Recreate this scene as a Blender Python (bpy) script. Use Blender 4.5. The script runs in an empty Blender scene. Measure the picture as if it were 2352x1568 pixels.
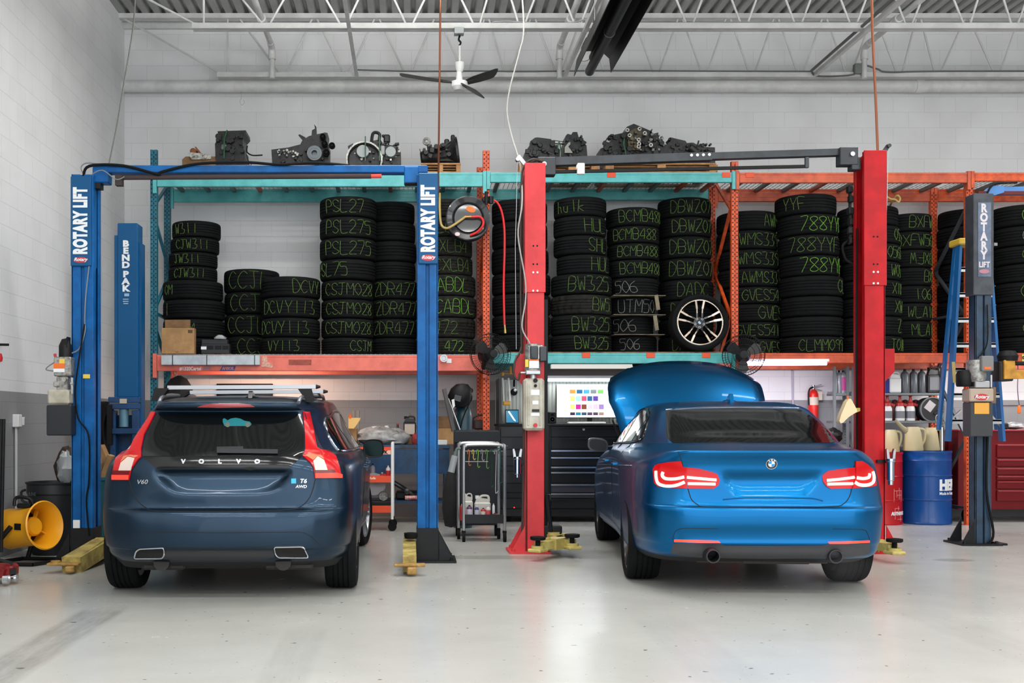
import bpy,bmesh,math,random
from mathutils import Vector,Matrix
from mathutils.bvhtree import BVHTree
random.seed(7)
S=bpy.context.scene
COL=S.collection
PI=math.pi

# ------------------------------------------------------------------ camera
CAM_H,FPX,VX,VY=1.24,2500.0,945.0,968.0 # eye height, focal length and vanishing point in a 2352 px wide frame
cd=bpy.data.cameras.new('camera')
cam=bpy.data.objects.new('camera',cd)
COL.objects.link(cam)
cam.location=(0,0,CAM_H)
cam.rotation_euler=(PI/2,0,0)
cd.sensor_width=36.0
cd.lens=36.0*FPX/2352
cd.shift_x=(1176-VX)/2352
cd.shift_y=(VY-784)/2352
cd.clip_start=0.05
cd.clip_end=100
S.camera=cam

# ------------------------------------------------------------------ light
S.view_settings.view_transform='Standard'
S.view_settings.look='None'
S.view_settings.exposure=0.38
S.view_settings.gamma=1.0
S.view_settings.use_curve_mapping=False
w=bpy.data.worlds.new('world')
S.world=w
w.use_nodes=True
w.node_tree.nodes['Background'].inputs['Color'].default_value=(0.80,0.90,1.0,1)
w.node_tree.nodes['Background'].inputs['Strength'].default_value=0.9

def area(name,loc,rot,sx,sy,power,col=(1,1,1),spread=PI):
 ld=bpy.data.lights.new(name,'AREA')
 ld.shape='RECTANGLE'
 ld.size,ld.size_y=sx,sy
 ld.energy=power
 ld.color=col
 ld.spread=spread
 o=bpy.data.objects.new(name,ld)
 COL.objects.link(o)
 o.location=loc
 o.rotation_euler=rot
 return o
# rows of long high bay lamps hung under the deck, each with an added uplight to brighten it
for ly,xs,pw,up in ((-2.0,(-2.1,0.9,3.9,6.9,9.7),66,.2),(0.8,(-2.1,0.9,3.9,6.9,9.7),70,.2),(3.6,(-2.1,0.9,3.9,6.9,9.7),58,.3),(7.0,(0.9,2.9,5.9,9.4),14,2.0),(8.9,(0.3,0.9,5.2,8.8),18,2.5),(10.5,(-0.9,0.7,5.3,8.6),30,2.6)):
 for lx in xs:
  area('high_bay_light',(lx,ly,5.55),(0,0,0),2.2,0.16,pw,(1.0,0.99,0.975))
  area('added_deck_uplight',(lx,ly,5.62),(PI,0,0),2.2,0.16,pw*up*(0.55 if lx>5 else 1.1),(1.0,0.99,0.975))
# added broad frontal fill, as overcast daylight from the unseen front behind the camera
area('front_fill_daylight',(3.85,-4.8,2.85),(PI/2,0,0),14.4,5.4,330,(0.95,0.975,1.0))

# ------------------------------------------------------------------ helpers
def W(px,py,Y):
 """A point at depth Y seen at (px, py) of the photograph."""
 return Vector(((px-VX)*Y/FPX,Y,CAM_H-(py-VY)*Y/FPX))
def WX(px,Y): return (px-VX)*Y/FPX
def WZ(py,Y): return CAM_H-(py-VY)*Y/FPX
def srgb(r,g,b):
 f=lambda c: (c/255/12.92) if c/255<=0.04045 else ((c/255+0.055)/1.055)**2.4
 return (f(r),f(g),f(b))

MATS={}
def mat(name,col,rough=0.5,metal=0.0,coat=0.0,emit=None,estr=0.0,noise=0.0,nscale=8.0,bump=0.0,bscale=60.0,ior=1.5,trans=0.0,alpha=1.0,dark=None,spec=0.5):
 """col is sRGB 0-255; noise mixes towards `dark` (worn or dirty patches of the surface)."""
 if name in MATS: return MATS[name]
 m=bpy.data.materials.new(name)
 m.use_nodes=True
 nt=m.node_tree
 b=nt.nodes['Principled BSDF']
 c=srgb(*col)
 b.inputs['Base Color'].default_value=(*c,1)
 b.inputs['Roughness'].default_value=rough
 b.inputs['Metallic'].default_value=metal
 b.inputs['Specular IOR Level'].default_value=spec
 b.inputs['IOR'].default_value=ior
 b.inputs['Coat Weight'].default_value=coat
 b.inputs['Coat Roughness'].default_value=0.04
 b.inputs['Transmission Weight'].default_value=trans
 b.inputs['Alpha'].default_value=alpha
 if emit:
  b.inputs['Emission Color'].default_value=(*srgb(*emit),1)
  b.inputs['Emission Strength'].default_value=estr
 tc=nt.nodes.new('ShaderNodeTexCoord')
 if noise>0:
  n=nt.nodes.new('ShaderNodeTexNoise')
  n.inputs['Scale'].default_value=nscale
  n.inputs['Detail'].default_value=6
  n.inputs['Roughness'].default_value=0.65
  nt.links.new(tc.outputs['Object'],n.inputs['Vector'])
  r=nt.nodes.new('ShaderNodeValToRGB')
  d=srgb(*dark) if dark else tuple(x*0.35 for x in c)
  r.color_ramp.elements[0].position=0.5-noise*0.35
  r.color_ramp.elements[0].color=(*d,1)
  r.color_ramp.elements[1].position=0.5+0.15-noise*0.1
  r.color_ramp.elements[1].color=(*c,1)
  nt.links.new(n.outputs['Fac'],r.inputs['Fac'])
  nt.links.new(r.outputs['Color'],b.inputs['Base Color'])
 if bump>0:
  n2=nt.nodes.new('ShaderNodeTexNoise')
  n2.inputs['Scale'].default_value=bscale
  n2.inputs['Detail'].default_value=4
  nt.links.new(tc.outputs['Object'],n2.inputs['Vector'])
  bp=nt.nodes.new('ShaderNodeBump')
  bp.inputs['Strength'].default_value=bump
  bp.inputs['Distance'].default_value=0.01
  nt.links.new(n2.outputs['Fac'],bp.inputs['Height'])
  nt.links.new(bp.outputs['Normal'],b.inputs['Normal'])
 MATS[name]=m
 return m

WM={}
def tag(o,label=None,cat=None,group=None,kind=None):
 if label: o['label']=label
 if cat: o['category']=cat
 if group: o['group']=group
 if kind: o['kind']=kind
 return o
def thing(name,label,cat,loc=(0,0,0),rotz=0.0,group=None):
 o=bpy.data.objects.new(name,None)
 COL.objects.link(o)
 o.empty_display_size=0.1
 o.location=loc
 o.rotation_euler=(0,0,rotz)
 WM[o.name]=Matrix.Translation(Vector(loc)) @ Matrix.Rotation(rotz,4,'Z')
 return tag(o,label,cat,group)
def dup(root,loc=None,rotz=None,label=None,group=None):
 r=root.copy()
 COL.objects.link(r)
 if loc is not None: r.location=loc
 if rotz is not None: r.rotation_euler=(0,0,rotz)
 if label: r['label']=label
 if group: r['group']=group
 for ch in root.children:
  c=ch.copy(); COL.objects.link(c); c.parent=r
  for g in ch.children:
   d=g.copy(); COL.objects.link(d); d.parent=c
 return r

class MB:
 """Collects shapes; build() links them as ONE mesh object."""
 def __init__(s): s.v=[]; s.f=[]
 def add(s,vs,fs):
  k=len(s.v)
  s.v.extend([tuple(p) for p in vs])
  s.f.extend([tuple(i+k for i in q) for q in fs])
  return s
 def box(s,c,size,rot=None,bev=0.0):
  hx,hy,hz=size[0]/2,size[1]/2,size[2]/2
  c=Vector(c)
  R=rot if isinstance(rot,Matrix) else (Matrix.Rotation(rot,3,'Z') if rot else None)
  T=(lambda p: c+R @ Vector(p)) if R is not None else (lambda p: c+Vector(p))
  if bev<=0:
   vs=[T((x*hx,y*hy,z*hz)) for x in (-1,1) for y in (-1,1) for z in (-1,1)]
   fs=[(0,1,3,2),(4,6,7,5),(0,4,5,1),(2,3,7,6),(0,2,6,4),(1,5,7,3)]
   return s.add(vs,fs)
  b=min(bev,hx*.9,hy*.9,hz*.9)
  idx={}; vs=[]
  for x in (-1,1):
   for y in (-1,1):
    for z in (-1,1):
     for a in range(3):
      p=[x*(hx-b),y*(hy-b),z*(hz-b)]
      p[a]+=(x,y,z)[a]*b
      idx[(x,y,z,a)]=len(vs); vs.append(T(p))
  fs=[]
  for a in range(3):
   o1,o2=[i for i in range(3) if i!=a]
   for sg in (-1,1):
    q=[]
    for (p,r) in ((-1,-1),(1,-1),(1,1),(-1,1)):
     k=[0,0,0]; k[a]=sg; k[o1]=p; k[o2]=r
     q.append(idx[(*k,a)])
    fs.append(q if (sg>0)==(a!=1) else q[::-1])
   for p in (-1,1):
    for r in (-1,1):
     e=[]
     for sg in (-1,1):
      k=[0,0,0]; k[a]=sg; k[o1]=p; k[o2]=r
      e.append((idx[(*k,o1)],idx[(*k,o2)]))
     fs.append((e[0][0],e[0][1],e[1][1],e[1][0]))
  for x in (-1,1):
   for y in (-1,1):
    for z in (-1,1):
     fs.append([idx[(x,y,z,a)] for a in range(3)])
  return s.add(vs,fs)
 def cyl(s,p0,p1,r,r2=None,n=16,caps=True):
  p0,p1=Vector(p0),Vector(p1)
  r2=r if r2 is None else r2
  d=(p1-p0).normalized()
  u=d.orthogonal().normalized(); w_=d.cross(u)
  vs=[]
  for k in range(n):
   a=2*PI*k/n
   e=u*math.cos(a)+w_*math.sin(a)
   vs.append(p0+e*r); vs.append(p1+e*r2)
  fs=[(2*k,(2*k+2) % (2*n),(2*k+3) % (2*n),2*k+1) for k in range(n)]
  if caps:
   fs.append([2*k for k in range(n)][::-1]); fs.append([2*k+1 for k in range(n)])
  return s.add(vs,fs)
 def tube(s,pts,r,n=8,closed=False,sm=0):
  pts=[Vector(p) for p in pts]
  if sm: pts=smooth(pts,sm,closed)
  m=len(pts)
  vs=[]; prev=None
  for i,p in enumerate(pts):
   a=pts[i-1] if (i>0 or closed) else p
   b=pts[(i+1) % m] if (i<m-1 or closed) else p
   d=(b-a).normalized() if (b-a).length>1e-9 else Vector((0,0,1))
   if prev is None: u=d.orthogonal().normalized()
   else:
    u=prev-d*prev.dot(d)
    u=u.normalized() if u.length>1e-6 else d.orthogonal().normalized()
   prev=u
   w_=d.cross(u)
   rr=r[i] if isinstance(r,(list,tuple)) else r
   for k in range(n):
    t=2*PI*k/n
    vs.append(p+(u*math.cos(t)+w_*math.sin(t))*rr)
  fs=[]
  for i in range(m if closed else m-1):
   j=(i+1) % m
   for k in range(n):
    k2=(k+1) % n
    fs.append((i*n+k,i*n+k2,j*n+k2,j*n+k))
  if not closed:
   fs.append(list(range(n))[::-1]); fs.append([(m-1)*n+k for k in range(n)])
  return s.add(vs,fs)
 def lathe(s,prof,c=(0,0,0),axis='z',n=32,closed=False,rot=None):
  c=Vector(c); vs=[]; m=len(prof)
  for (r,h) in prof:
   for k in range(n):
    a=2*PI*k/n
    x,y=r*math.cos(a),r*math.sin(a)
    p=Vector((x,y,h)) if axis=='z' else (Vector((x,h,y)) if axis=='y' else Vector((h,x,y)))
    if rot is not None: p=rot @ p
    vs.append(c+p)
  fs=[]
  for i in range(m if closed else m-1):
   j=(i+1) % m
   for k in range(n):
    k2=(k+1) % n
    fs.append((i*n+k,i*n+k2,j*n+k2,j*n+k))
  if not closed:
   if prof[0][0]>1e-6: fs.append(list(range(n))[::-1])
   if prof[-1][0]>1e-6: fs.append([(m-1)*n+k for k in range(n)])
  return s.add(vs,fs)
 def prism(s,poly,plane,d0,d1,rot=None,c=None):
  """poly in the named plane, extruded from d0 to d1 along the third axis."""
  def T(a,b,d):
   p=Vector((a,b,d)) if plane=='xy' else (Vector((a,d,b)) if plane=='xz' else Vector((d,a,b)))
   if rot is not None: p=rot @ p
   return p+Vector(c) if c is not None else p
  n=len(poly)
  vs=[T(a,b,d0) for a,b in poly]+[T(a,b,d1) for a,b in poly]
  fs=[(k,(k+1) % n,n+(k+1) % n,n+k) for k in range(n)]
  fs+=[list(range(n))[::-1],list(range(n,2*n))]
  return s.add(vs,fs)
 def bar(s,p0,p1,a,b,up=(0,0,1)):
  """rectangular bar a (sideways) x b (along up)"""
  p0,p1=Vector(p0),Vector(p1)
  d=(p1-p0).normalized(); up=Vector(up)
  u=d.cross(up)
  u=u.normalized() if u.length>1e-6 else d.orthogonal().normalized()
  w_=u.cross(d)
  vs=[q+u*(i*a/2)+w_*(j*b/2) for q in (p0,p1) for (i,j) in ((-1,-1),(1,-1),(1,1),(-1,1))]
  return s.add(vs,[(0,1,5,4),(1,2,6,5),(2,3,7,6),(3,0,4,7),(3,2,1,0),(4,5,6,7)])
 def text(s,st,size,origin,u,v,depth=0.002,align='CENTER',bold=0.0,squeeze=1.0,shear=0.0,space=1.0,vpos='CENTER'):
  vs,fs=text_geo(st,size,depth,align,bold,shear,space,vpos)
  u,v,origin=Vector(u).normalized(),Vector(v).normalized(),Vector(origin)
  n=u.cross(v)
  return s.add([origin+u*(p[0]*squeeze)+v*p[1]+n*p[2] for p in vs],fs)
 def build(s,name,m,parent=None,smooth_ang=0.6,local=False,fix=True):
  me=bpy.data.meshes.new(name)
  vs=s.v
  off=None
  if parent is not None and not local:
   inv=WM[parent.name].inverted()
   vs=[inv @ Vector(p) for p in vs]
  elif parent is None and not local:
   xs=[p[0] for p in vs]; ys=[p[1] for p in vs]; zs=[p[2] for p in vs]
   off=Vector(((min(xs)+max(xs))/2,(min(ys)+max(ys))/2,min(zs)))
   vs=[Vector(p)-off for p in vs]
  me.from_pydata([tuple(p) for p in vs],[],s.f)
  if fix:
   bm=bmesh.new(); bm.from_mesh(me)
   bmesh.ops.recalc_face_normals(bm,faces=bm.faces)
   bm.to_mesh(me); bm.free()
  if smooth_ang:
   me.shade_smooth()
   me.set_sharp_from_angle(angle=smooth_ang)
  me.materials.append(m)
  o=bpy.data.objects.new(name,me)
  COL.objects.link(o)
  if parent is not None:
   o.parent=parent
   WM[o.name]=WM.get(parent.name,Matrix())
  else:
   if off is not None: o.location=off
   WM[o.name]=Matrix.Translation(off) if off is not None else Matrix()
  return o

def smooth(pts,k,closed=False):
 """Catmull-Rom through pts, k pieces per span."""
 out=[]; m=len(pts)
 for i in range(m if closed else m-1):
  p0=pts[i-1] if (i>0 or closed) else pts[i]
  p1,p2=pts[i],pts[(i+1) % m]
  p3=pts[(i+2) % m] if (i+2<m or closed) else p2
  for j in range(k):
   t=j/k
   out.append(0.5*((2*p1)+(p2-p0)*t+(2*p0-5*p1+4*p2-p3)*t*t+(3*p1-p0-3*p2+p3)*t**3))
 if not closed: out.append(pts[-1])
 return out

_TX={}
def text_geo(st,size,depth,align,bold,shear,space,vpos):
 key=(st,size,depth,align,bold,shear,space,vpos)
 if key in _TX: return _TX[key]
 cu=bpy.data.curves.new('lettering','FONT')
 cu.body=st; cu.size=size; cu.extrude=depth/2
 cu.align_x=align; cu.align_y=vpos
 cu.offset=bold; cu.shear=shear; cu.space_character=space
 cu.resolution_u=4
 o=bpy.data.objects.new('lettering',cu)
 COL.objects.link(o)
 dg=bpy.context.evaluated_depsgraph_get()
 ev=o.evaluated_get(dg)
 me=ev.to_mesh()
 vs=[tuple(v.co) for v in me.vertices]; fs=[tuple(p.vertices) for p in me.polygons]
 ev.to_mesh_clear()
 bpy.data.objects.remove(o); bpy.data.curves.remove(cu)
 _TX[key]=(vs,fs)
 return vs,fs
def struct(o):
 o['kind']='structure'
 return o

# ------------------------------------------------------------------ the room
XL,XR,YB,YF,ZC=-3.75,11.5,14.23,-4.9,6.47

def wall_mat(name,along):
 m=bpy.data.materials.new(name); m.use_nodes=True
 nt=m.node_tree; N=nt.nodes; L=nt.links
 b=N['Principled BSDF']
 g=N.new('ShaderNodeNewGeometry')
 sp=N.new('ShaderNodeSeparateXYZ'); L.new(g.outputs['Position'],sp.inputs[0])
 cb=N.new('ShaderNodeCombineXYZ')
 L.new(sp.outputs['X' if along=='x' else 'Y'],cb.inputs[0]); L.new(sp.outputs['Z'],cb.inputs[1])
 br=N.new('ShaderNodeTexBrick')
 br.inputs['Scale'].default_value=1.0
 br.inputs['Brick Width'].default_value=0.4064
 br.inputs['Row Height'].default_value=0.2032
 br.inputs['Mortar Size'].default_value=0.004
 br.inputs['Mortar Smooth'].default_value=0.6
 br.inputs['Color1'].default_value=(1,1,1,1); br.inputs['Color2'].default_value=(0.97,0.97,0.97,1)
 br.inputs['Mortar'].default_value=(0.86,0.86,0.86,1) if along=='x' else (0.84,0.84,0.84,1)
 L.new(cb.outputs[0],br.inputs['Vector'])
 no=N.new('ShaderNodeTexNoise'); no.inputs['Scale'].default_value=1.3; no.inputs['Detail'].default_value=8
 L.new(g.outputs['Position'],no.inputs['Vector'])
 rp=N.new('ShaderNodeValToRGB')
 rp.color_ramp.elements[0].position=0.28; rp.color_ramp.elements[0].color=(0.90,0.90,0.89,1)
 rp.color_ramp.elements[1].position=0.55; rp.color_ramp.elements[1].color=(1,1,1,1)
 L.new(no.outputs['Fac'],rp.inputs['Fac'])
 # grey dado paint up to 1.52 m
 gt=N.new('ShaderNodeMath'); gt.operation='GREATER_THAN'; gt.inputs[1].default_value=1.522
 L.new(sp.outputs['Z'],gt.inputs[0])
 pc=N.new('ShaderNodeMix'); pc.data_type='RGBA'
 pc.inputs['A'].default_value=(*srgb(142,143,145),1); pc.inputs['B'].default_value=(*srgb(226,226,227),1)
 L.new(gt.outputs[0],pc.inputs['Factor'])
 m1=N.new('ShaderNodeMix'); m1.data_type='RGBA'; m1.blend_type='MULTIPLY'; m1.inputs['Factor'].default_value=1
 L.new(pc.outputs['Result'],m1.inputs['A']); L.new(br.outputs['Color'],m1.inputs['B'])
 m2=N.new('ShaderNodeMix'); m2.data_type='RGBA'; m2.blend_type='MULTIPLY'; m2.inputs['Factor'].default_value=1
 L.new(m1.outputs['Result'],m2.inputs['A']); L.new(rp.outputs['Color'],m2.inputs['B'])
 L.new(m2.outputs['Result'],b.inputs['Base Color'])
 b.inputs['Roughness'].default_value=0.62
 n2=N.new('ShaderNodeTexNoise'); n2.inputs['Scale'].default_value=90; n2.inputs['Detail'].default_value=3
 L.new(g.outputs['Position'],n2.inputs['Vector'])
 ad=N.new('ShaderNodeMath'); ad.operation='MULTIPLY_ADD'; ad.inputs[1].default_value=-0.9
 L.new(br.outputs['Fac'],ad.inputs[0])
 ml=N.new('ShaderNodeMath'); ml.operation='MULTIPLY'; ml.inputs[1].default_value=0.25
 L.new(n2.outputs['Fac'],ml.inputs[0]); L.new(ml.outputs[0],ad.inputs[2])
 bp=N.new('ShaderNodeBump'); bp.inputs['Strength'].default_value=0.35; bp.inputs['Distance'].default_value=0.006
 L.new(ad.outputs[0],bp.inputs['Height']); L.new(bp.outputs['Normal'],b.inputs['Normal'])
 return m
m_wx,m_wy=wall_mat('painted_block_back','x'),wall_mat('painted_block_side','y')

struct(MB().box(((XL+XR)/2,YB+0.1,ZC/2+.1),(XR-XL+0.4,0.2,ZC+.2)).build('wall_back',m_wx,smooth_ang=0))
struct(MB().box((XL-0.1,(YB+YF)/2,ZC/2+.1),(0.2,YB-YF,ZC+.2)).build('wall_left',m_wy,smooth_ang=0))
struct(MB().box((XR+0.1,(YB+YF)/2,ZC/2+.1),(0.2,YB-YF,ZC+.2)).build('wall_right',m_wy,smooth_ang=0))
fw=MB() # unseen front wall behind the camera, its bay opened wide for soft frontal light
for x0,x1,z0,z1 in ((XL,-3.4,0,ZC),(11.1,XR,0,ZC),(-3.4,11.1,5.65,ZC)):
 fw.box(((x0+x1)/2,YF-0.1,(z0+z1)/2),(x1-x0,0.2,z1-z0))
struct(fw.build('wall_front',m_wx,smooth_ang=0))

# floor: sealed concrete with tyre tracks, specks and stains
m=bpy.data.materials.new('sealed_concrete'); m.use_nodes=True
nt=m.node_tree; N=nt.nodes; L=nt.links; b=N['Principled BSDF']
g=N.new('ShaderNodeNewGeometry')
def noise(scale,detail=6,rough=0.6,vec=None):
 n=N.new('ShaderNodeTexNoise'); n.inputs['Scale'].default_value=scale; n.inputs['Detail'].default_value=detail
 n.inputs['Roughness'].default_value=rough
 L.new(vec or g.outputs['Position'],n.inputs['Vector']); return n.outputs['Fac']
def ramp(fac,p0,c0,p1,c1):
 r=N.new('ShaderNodeValToRGB'); e=r.color_ramp.elements
 e[0].position,e[1].position=p0,p1; e[0].color=(*c0,1); e[1].color=(*c1,1)
 L.new(fac,r.inputs['Fac']); return r.outputs['Color']
def mixc(a,b_,f=1.0,mode='MULTIPLY'):
 x=N.new('ShaderNodeMix'); x.data_type='RGBA'; x.blend_type=mode
 for s_,v in (('Factor',f),('A',a),('B',b_)):
  if isinstance(v,(int,float)): x.inputs[s_].default_value=v
  elif isinstance(v,tuple): x.inputs[s_].default_value=(*v,1)
  else: L.new(v,x.inputs[s_])
 return x.outputs['Result']
def mth(op,a,b_=None,c_=None):
 x=N.new('ShaderNodeMath'); x.operation=op
 for i,v in enumerate((a,b_,c_)):
  if v is None: continue
  if isinstance(v,(int,float)): x.inputs[i].default_value=v
  else: L.new(v,x.inputs[i])
 return x.outputs[0]
col=ramp(noise(0.7),0.3,srgb(176,176,171),0.7,srgb(186,186,181))
col=mixc(col,ramp(noise(2.6,10),0.28,(0.955,0.955,0.95),0.56,(1,1,1)))
sp=N.new('ShaderNodeSeparateXYZ'); L.new(g.outputs['Position'],sp.inputs[0])
# specks and chips
col=mixc(col,ramp(noise(16,2,0.4),0.24,(0.35,0.33,0.31),0.275,(1,1,1)))
col=mixc(col,ramp(noise(47,1,0.4),0.205,(0.5,0.48,0.45),0.24,(1,1,1)))
def band(x0,wd,y0,y1,amt):
 """a rubbed tyre track along Y around x0"""
 a=mth('SUBTRACT',1.0,mth('DIVIDE',mth('ABSOLUTE',mth('SUBTRACT',sp.outputs['X'],x0)),wd))
 a=mth('MINIMUM',mth('MULTIPLY',mth('MAXIMUM',a,0.0),3.5),1.0)
 e=mth('MINIMUM',mth('MULTIPLY',mth('MAXIMUM',mth('MINIMUM',mth('SUBTRACT',sp.outputs['Y'],y0),mth('SUBTRACT',y1,sp.outputs['Y'])),0.0),4.0),1.0)
 mp=N.new('ShaderNodeMapping'); mp.inputs['Scale'].default_value=(9,1.2,1); L.new(g.outputs['Position'],mp.inputs['Vector'])
 nn=mth('MULTIPLY_ADD',noise(1.6,8,0.7,mp.outputs['Vector']),1.6,-0.25)
 return mth('MULTIPLY',mth('MULTIPLY',mth('MULTIPLY',a,e),nn),amt)
for (x0,wd,y0,y1,amt,dk) in ((-2.03,0.17,3.0,7.3,0.62,srgb(92,90,86)),(-0.62,0.14,3.0,6.6,0.20,srgb(105,104,100)),(1.55,0.2,4,7.0,0.13,srgb(105,100,95)),(3.3,0.2,4,7.4,0.12,srgb(105,100,95))):
 col=mixc(col,dk,band(x0,wd,y0,y1,amt),'MIX')
# oily patch under and around the cars' wheels and between the lifts
def blot(x0,y0,rx,ry,amt,dk):
 global col
 dx=mth('DIVIDE',mth('SUBTRACT',sp.outputs['X'],x0),rx); dy=mth('DIVIDE',mth('SUBTRACT',sp.outputs['Y'],y0),ry)
 d=mth('SQRT',mth('ADD',mth('MULTIPLY',dx,dx),mth('MULTIPLY',dy,dy)))
 k=mth('MAXIMUM',mth('MINIMUM',mth('MULTIPLY',mth('SUBTRACT',mth('ADD',0.75,mth('MULTIPLY',noise(5,6),0.5)),d),4.0),1.0),0.0)
 col=mixc(col,dk,mth('MULTIPLY',k,amt),'MIX')
blot(0.75,9.95,0.75,0.16,0.5,srgb(120,128,112))
blot(4.86,9.75,0.2,0.12,0.6,srgb(120,128,126))
blot(-0.45,9.2,0.3,1.2,0.25,srgb(110,108,104))
blot(-0.55,8.0,0.35,0.35,0.22,srgb(100,98,94))
L.new(col,b.inputs['Base Color'])
L.new(ramp(noise(1.8,8),0.3,(0.22,)*3,0.7,(0.28,)*3),b.inputs['Roughness'])
b.inputs['Specular IOR Level'].default_value=0.45
bp=N.new('ShaderNodeBump'); bp.inputs['Strength'].default_value=0.025; bp.inputs['Distance'].default_value=0.01
L.new(noise(25,4),bp.inputs['Height']); L.new(bp.outputs['Normal'],b.inputs['Normal'])
struct(MB().box(((XL+XR)/2,(YB+YF)/2-1,-0.1),(XR-XL+.4,YB-YF+2.4,0.2)).build('floor',m,smooth_ang=0))

# ceiling: ribbed steel roof deck running away from the camera
m_deck=mat('galvanised_deck',(166,167,163),0.5,0.0,noise=0.3,nscale=1.5,dark=(150,151,147))
p=0.1524; poly=[]
x=XL
while x<XR:
 poly+=[(x,0),(x+0.075,0),(x+0.10,0.05),(x+p-0.022,0.05)]
 x+=p
dk=MB()
vs=[(a,y,ZC+h) for y in (YF,YB) for a,h in poly]
n=len(poly)
dk.add(vs,[(i,i+1,n+i+1,n+i) for i in range(n-1)])
vs2=[(a,y,ZC+0.12) for y in (YF,YB) for a in (XL,XR)]
dk.add(vs2,[(0,1,3,2)])
struct(dk.build('ceiling',m_deck,smooth_ang=0))
m_stl=mat('white_painted_steel',(214,214,213),0.45,noise=0.25,nscale=3,dark=(196,196,194))
struct(MB().box(((XL+XR)/2,YB-0.03,ZC-0.06),(XR-XL,0.06,0.1)).box(((XL+XR)/2,YB-0.06,ZC-0.015),(XR-XL,0.12,0.03)).build('trim_1',m_stl,smooth_ang=0))

def joist(Y,zb,zt,nodes,xstart,first):
 t=thing('roof_joist','white open-web steel roof joist '+('nearer the camera, carrying the ceiling fan' if Y<13 else 'hard against the back wall, above the white pipe'),'roof joist',(XL,Y,zb))
 MB().box(((xstart+XR)/2,Y-0.035,zb+0.03),(XR-xstart,0.05,0.06)).box(((xstart+XR)/2,Y+0.035,zb+0.03),(XR-xstart,0.05,0.06)).build('bottom_chord',m_stl,t,0)
 MB().box(((XL+XR)/2,Y-0.035,zt-0.03),(XR-XL,0.05,0.06)).box(((XL+XR)/2,Y+0.035,zt-0.03),(XR-XL,0.05,0.06)).build('top_chord',m_stl,t,0)
 xs=[WX(a,Y) for a in nodes]
 while xs[-1]<XR-0.8: xs.append(xs[-1]+0.62)
 d=0.03
 def rod(p0,p1): MB().cyl(p0,p1,0.0125,n=8,caps=False).build('web_bar',m_stl,t)
 rod((XL+0.05,Y,zt-0.05),(xstart+0.06,Y,zb+0.05))
 rod((WX(first,Y),Y,zb+0.05),(WX(first,Y),Y,zt-0.05))
 for i,xx in enumerate(xs):
  lt=(xs[i-1]+xx)/2 if i else WX(first+22,Y)
  rod((lt+d,Y,zt-0.05),(xx-d,Y,zb+0.05))
  nx=(xs[i+1]+xx)/2 if i+1<len(xs) else xx+0.3
  rod((xx+d,Y,zb+0.05),(nx-d,Y,zt-0.05))
 return t
joist(14.0,5.655,ZC,(650,795,936,1070,1165,1283,1395,1507,1618,1727,1838,1949,2066,2153,2290),-2.49,523)
joist(12.4,5.70,ZC,(612,789,940,1095,1198,1327,1450,1584,1709,1833,1960,2087,2221,2330),-2.49,468)

m_pipe=mat('white_painted_pipe',(222,222,220),0.4,noise=0.2,nscale=4,dark=(205,205,203))
t=thing('drain_pipe','thick white horizontal pipe along the back wall below the roof joists','pipe',(XL,14.12,5.6))
zp=WZ(197,14.1)
MB().cyl((XL,14.12,zp),(XR,14.12,zp),0.077,n=24).build('pipe_run',m_pipe,t)
for px in (907,2112):
 MB().cyl((WX(px,14.1)-.05,14.12,zp),(WX(px,14.1)+.05,14.12,zp),0.086,n=24).build('coupling',m_pipe,t)
for px in (625,1285,1985): # branch lines coming down from the deck
 x=WX(px,13.9); zt=WZ(108,13.9)
 t=thing('sprinkler_branch_pipe',{625: 'white branch pipe bending down at the back wall, above the left rack',1285: 'white branch pipe bending down left of the black heater tube',1985: 'white branch pipe bending down near the right copper pipe'}[px],'pipe',(x,13.9,5.4))
 MB().tube([(x,2,zt),(x,13.75,zt)],0.036,12).build('pipe_run',m_pipe,t)
 MB().tube([(x,13.72,zt),(x,13.86,zt-.02),(x,13.9,zt-0.1)],0.044,12,sm=4).build('elbow',m_pipe,t)
 MB().tube([(x,13.9,zt-.1),(x,13.9,WZ(180,13.9))],0.034,12).cyl((x,13.9,zt-.09),(x,13.9,zt-.16),0.047,n=12).build('drop_pipe',m_pipe,t)
 MB().cyl((x,12.9,zt),(x,13.05,zt),0.055,n=12).build('clamp',m_pipe,t)
for px,lb in ((820,'white steel bridging angle crossing the joists left of the ceiling fan'),(1297,'white steel bridging angle crossing the joists beside the black heater tube'),(1868,'white steel bridging angle crossing the joists, carrying grey conduit')):
 x=WX(px,14); z=5.66
 tag(MB().box((x,8.2,z),(0.045,11.6,0.006)).box((x-.02,8.2,z+.022),(0.006,11.6,0.045)).build('bridging_angle',m_stl,smooth_ang=0),lb,'steel angle')
m_cond=mat('grey_cable',(96,94,92),0.5)
tag(MB().tube([(WX(2085,11.2)-.02,9,5.70),(WX(1868,14)-.06,12.4,5.72),(WX(1868,14)-.06,13.9,5.72)],0.018,8).build('conduit',m_cond),'grey conduit following the right bridging angle to the back wall','conduit')
x0=WX(1868,14)-.06
tag(MB().tube([(x0,13.9,5.72),(x0+.1,13.93,5.66),(x0+.55,13.93,5.68),(WX(1975,14),13.93,5.80),(WX(2010,14),13.93,5.75),(WX(2040,14),13.93,5.71),(WX(2200,14),13.94,5.725),(XR,13.94,5.725)],0.011,6,sm=6).build('power_cable',m_cond),'dark cable looping through the grey junction box over the back joist','cable')
tag(MB().tube([(WX(818,14),13.93,5.74),(WX(950,14),13.93,5.722),(WX(1100,14),13.93,5.725),(WX(1200,14),13.93,5.72),(WX(1400,14),13.93,5.73),(WX(1600,14),13.93,5.725),(x0,13.93,5.72)],0.009,6,sm=6).build('power_cable',m_cond),'thin dark cable lying along the lower chord of the back joist','cable')
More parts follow.
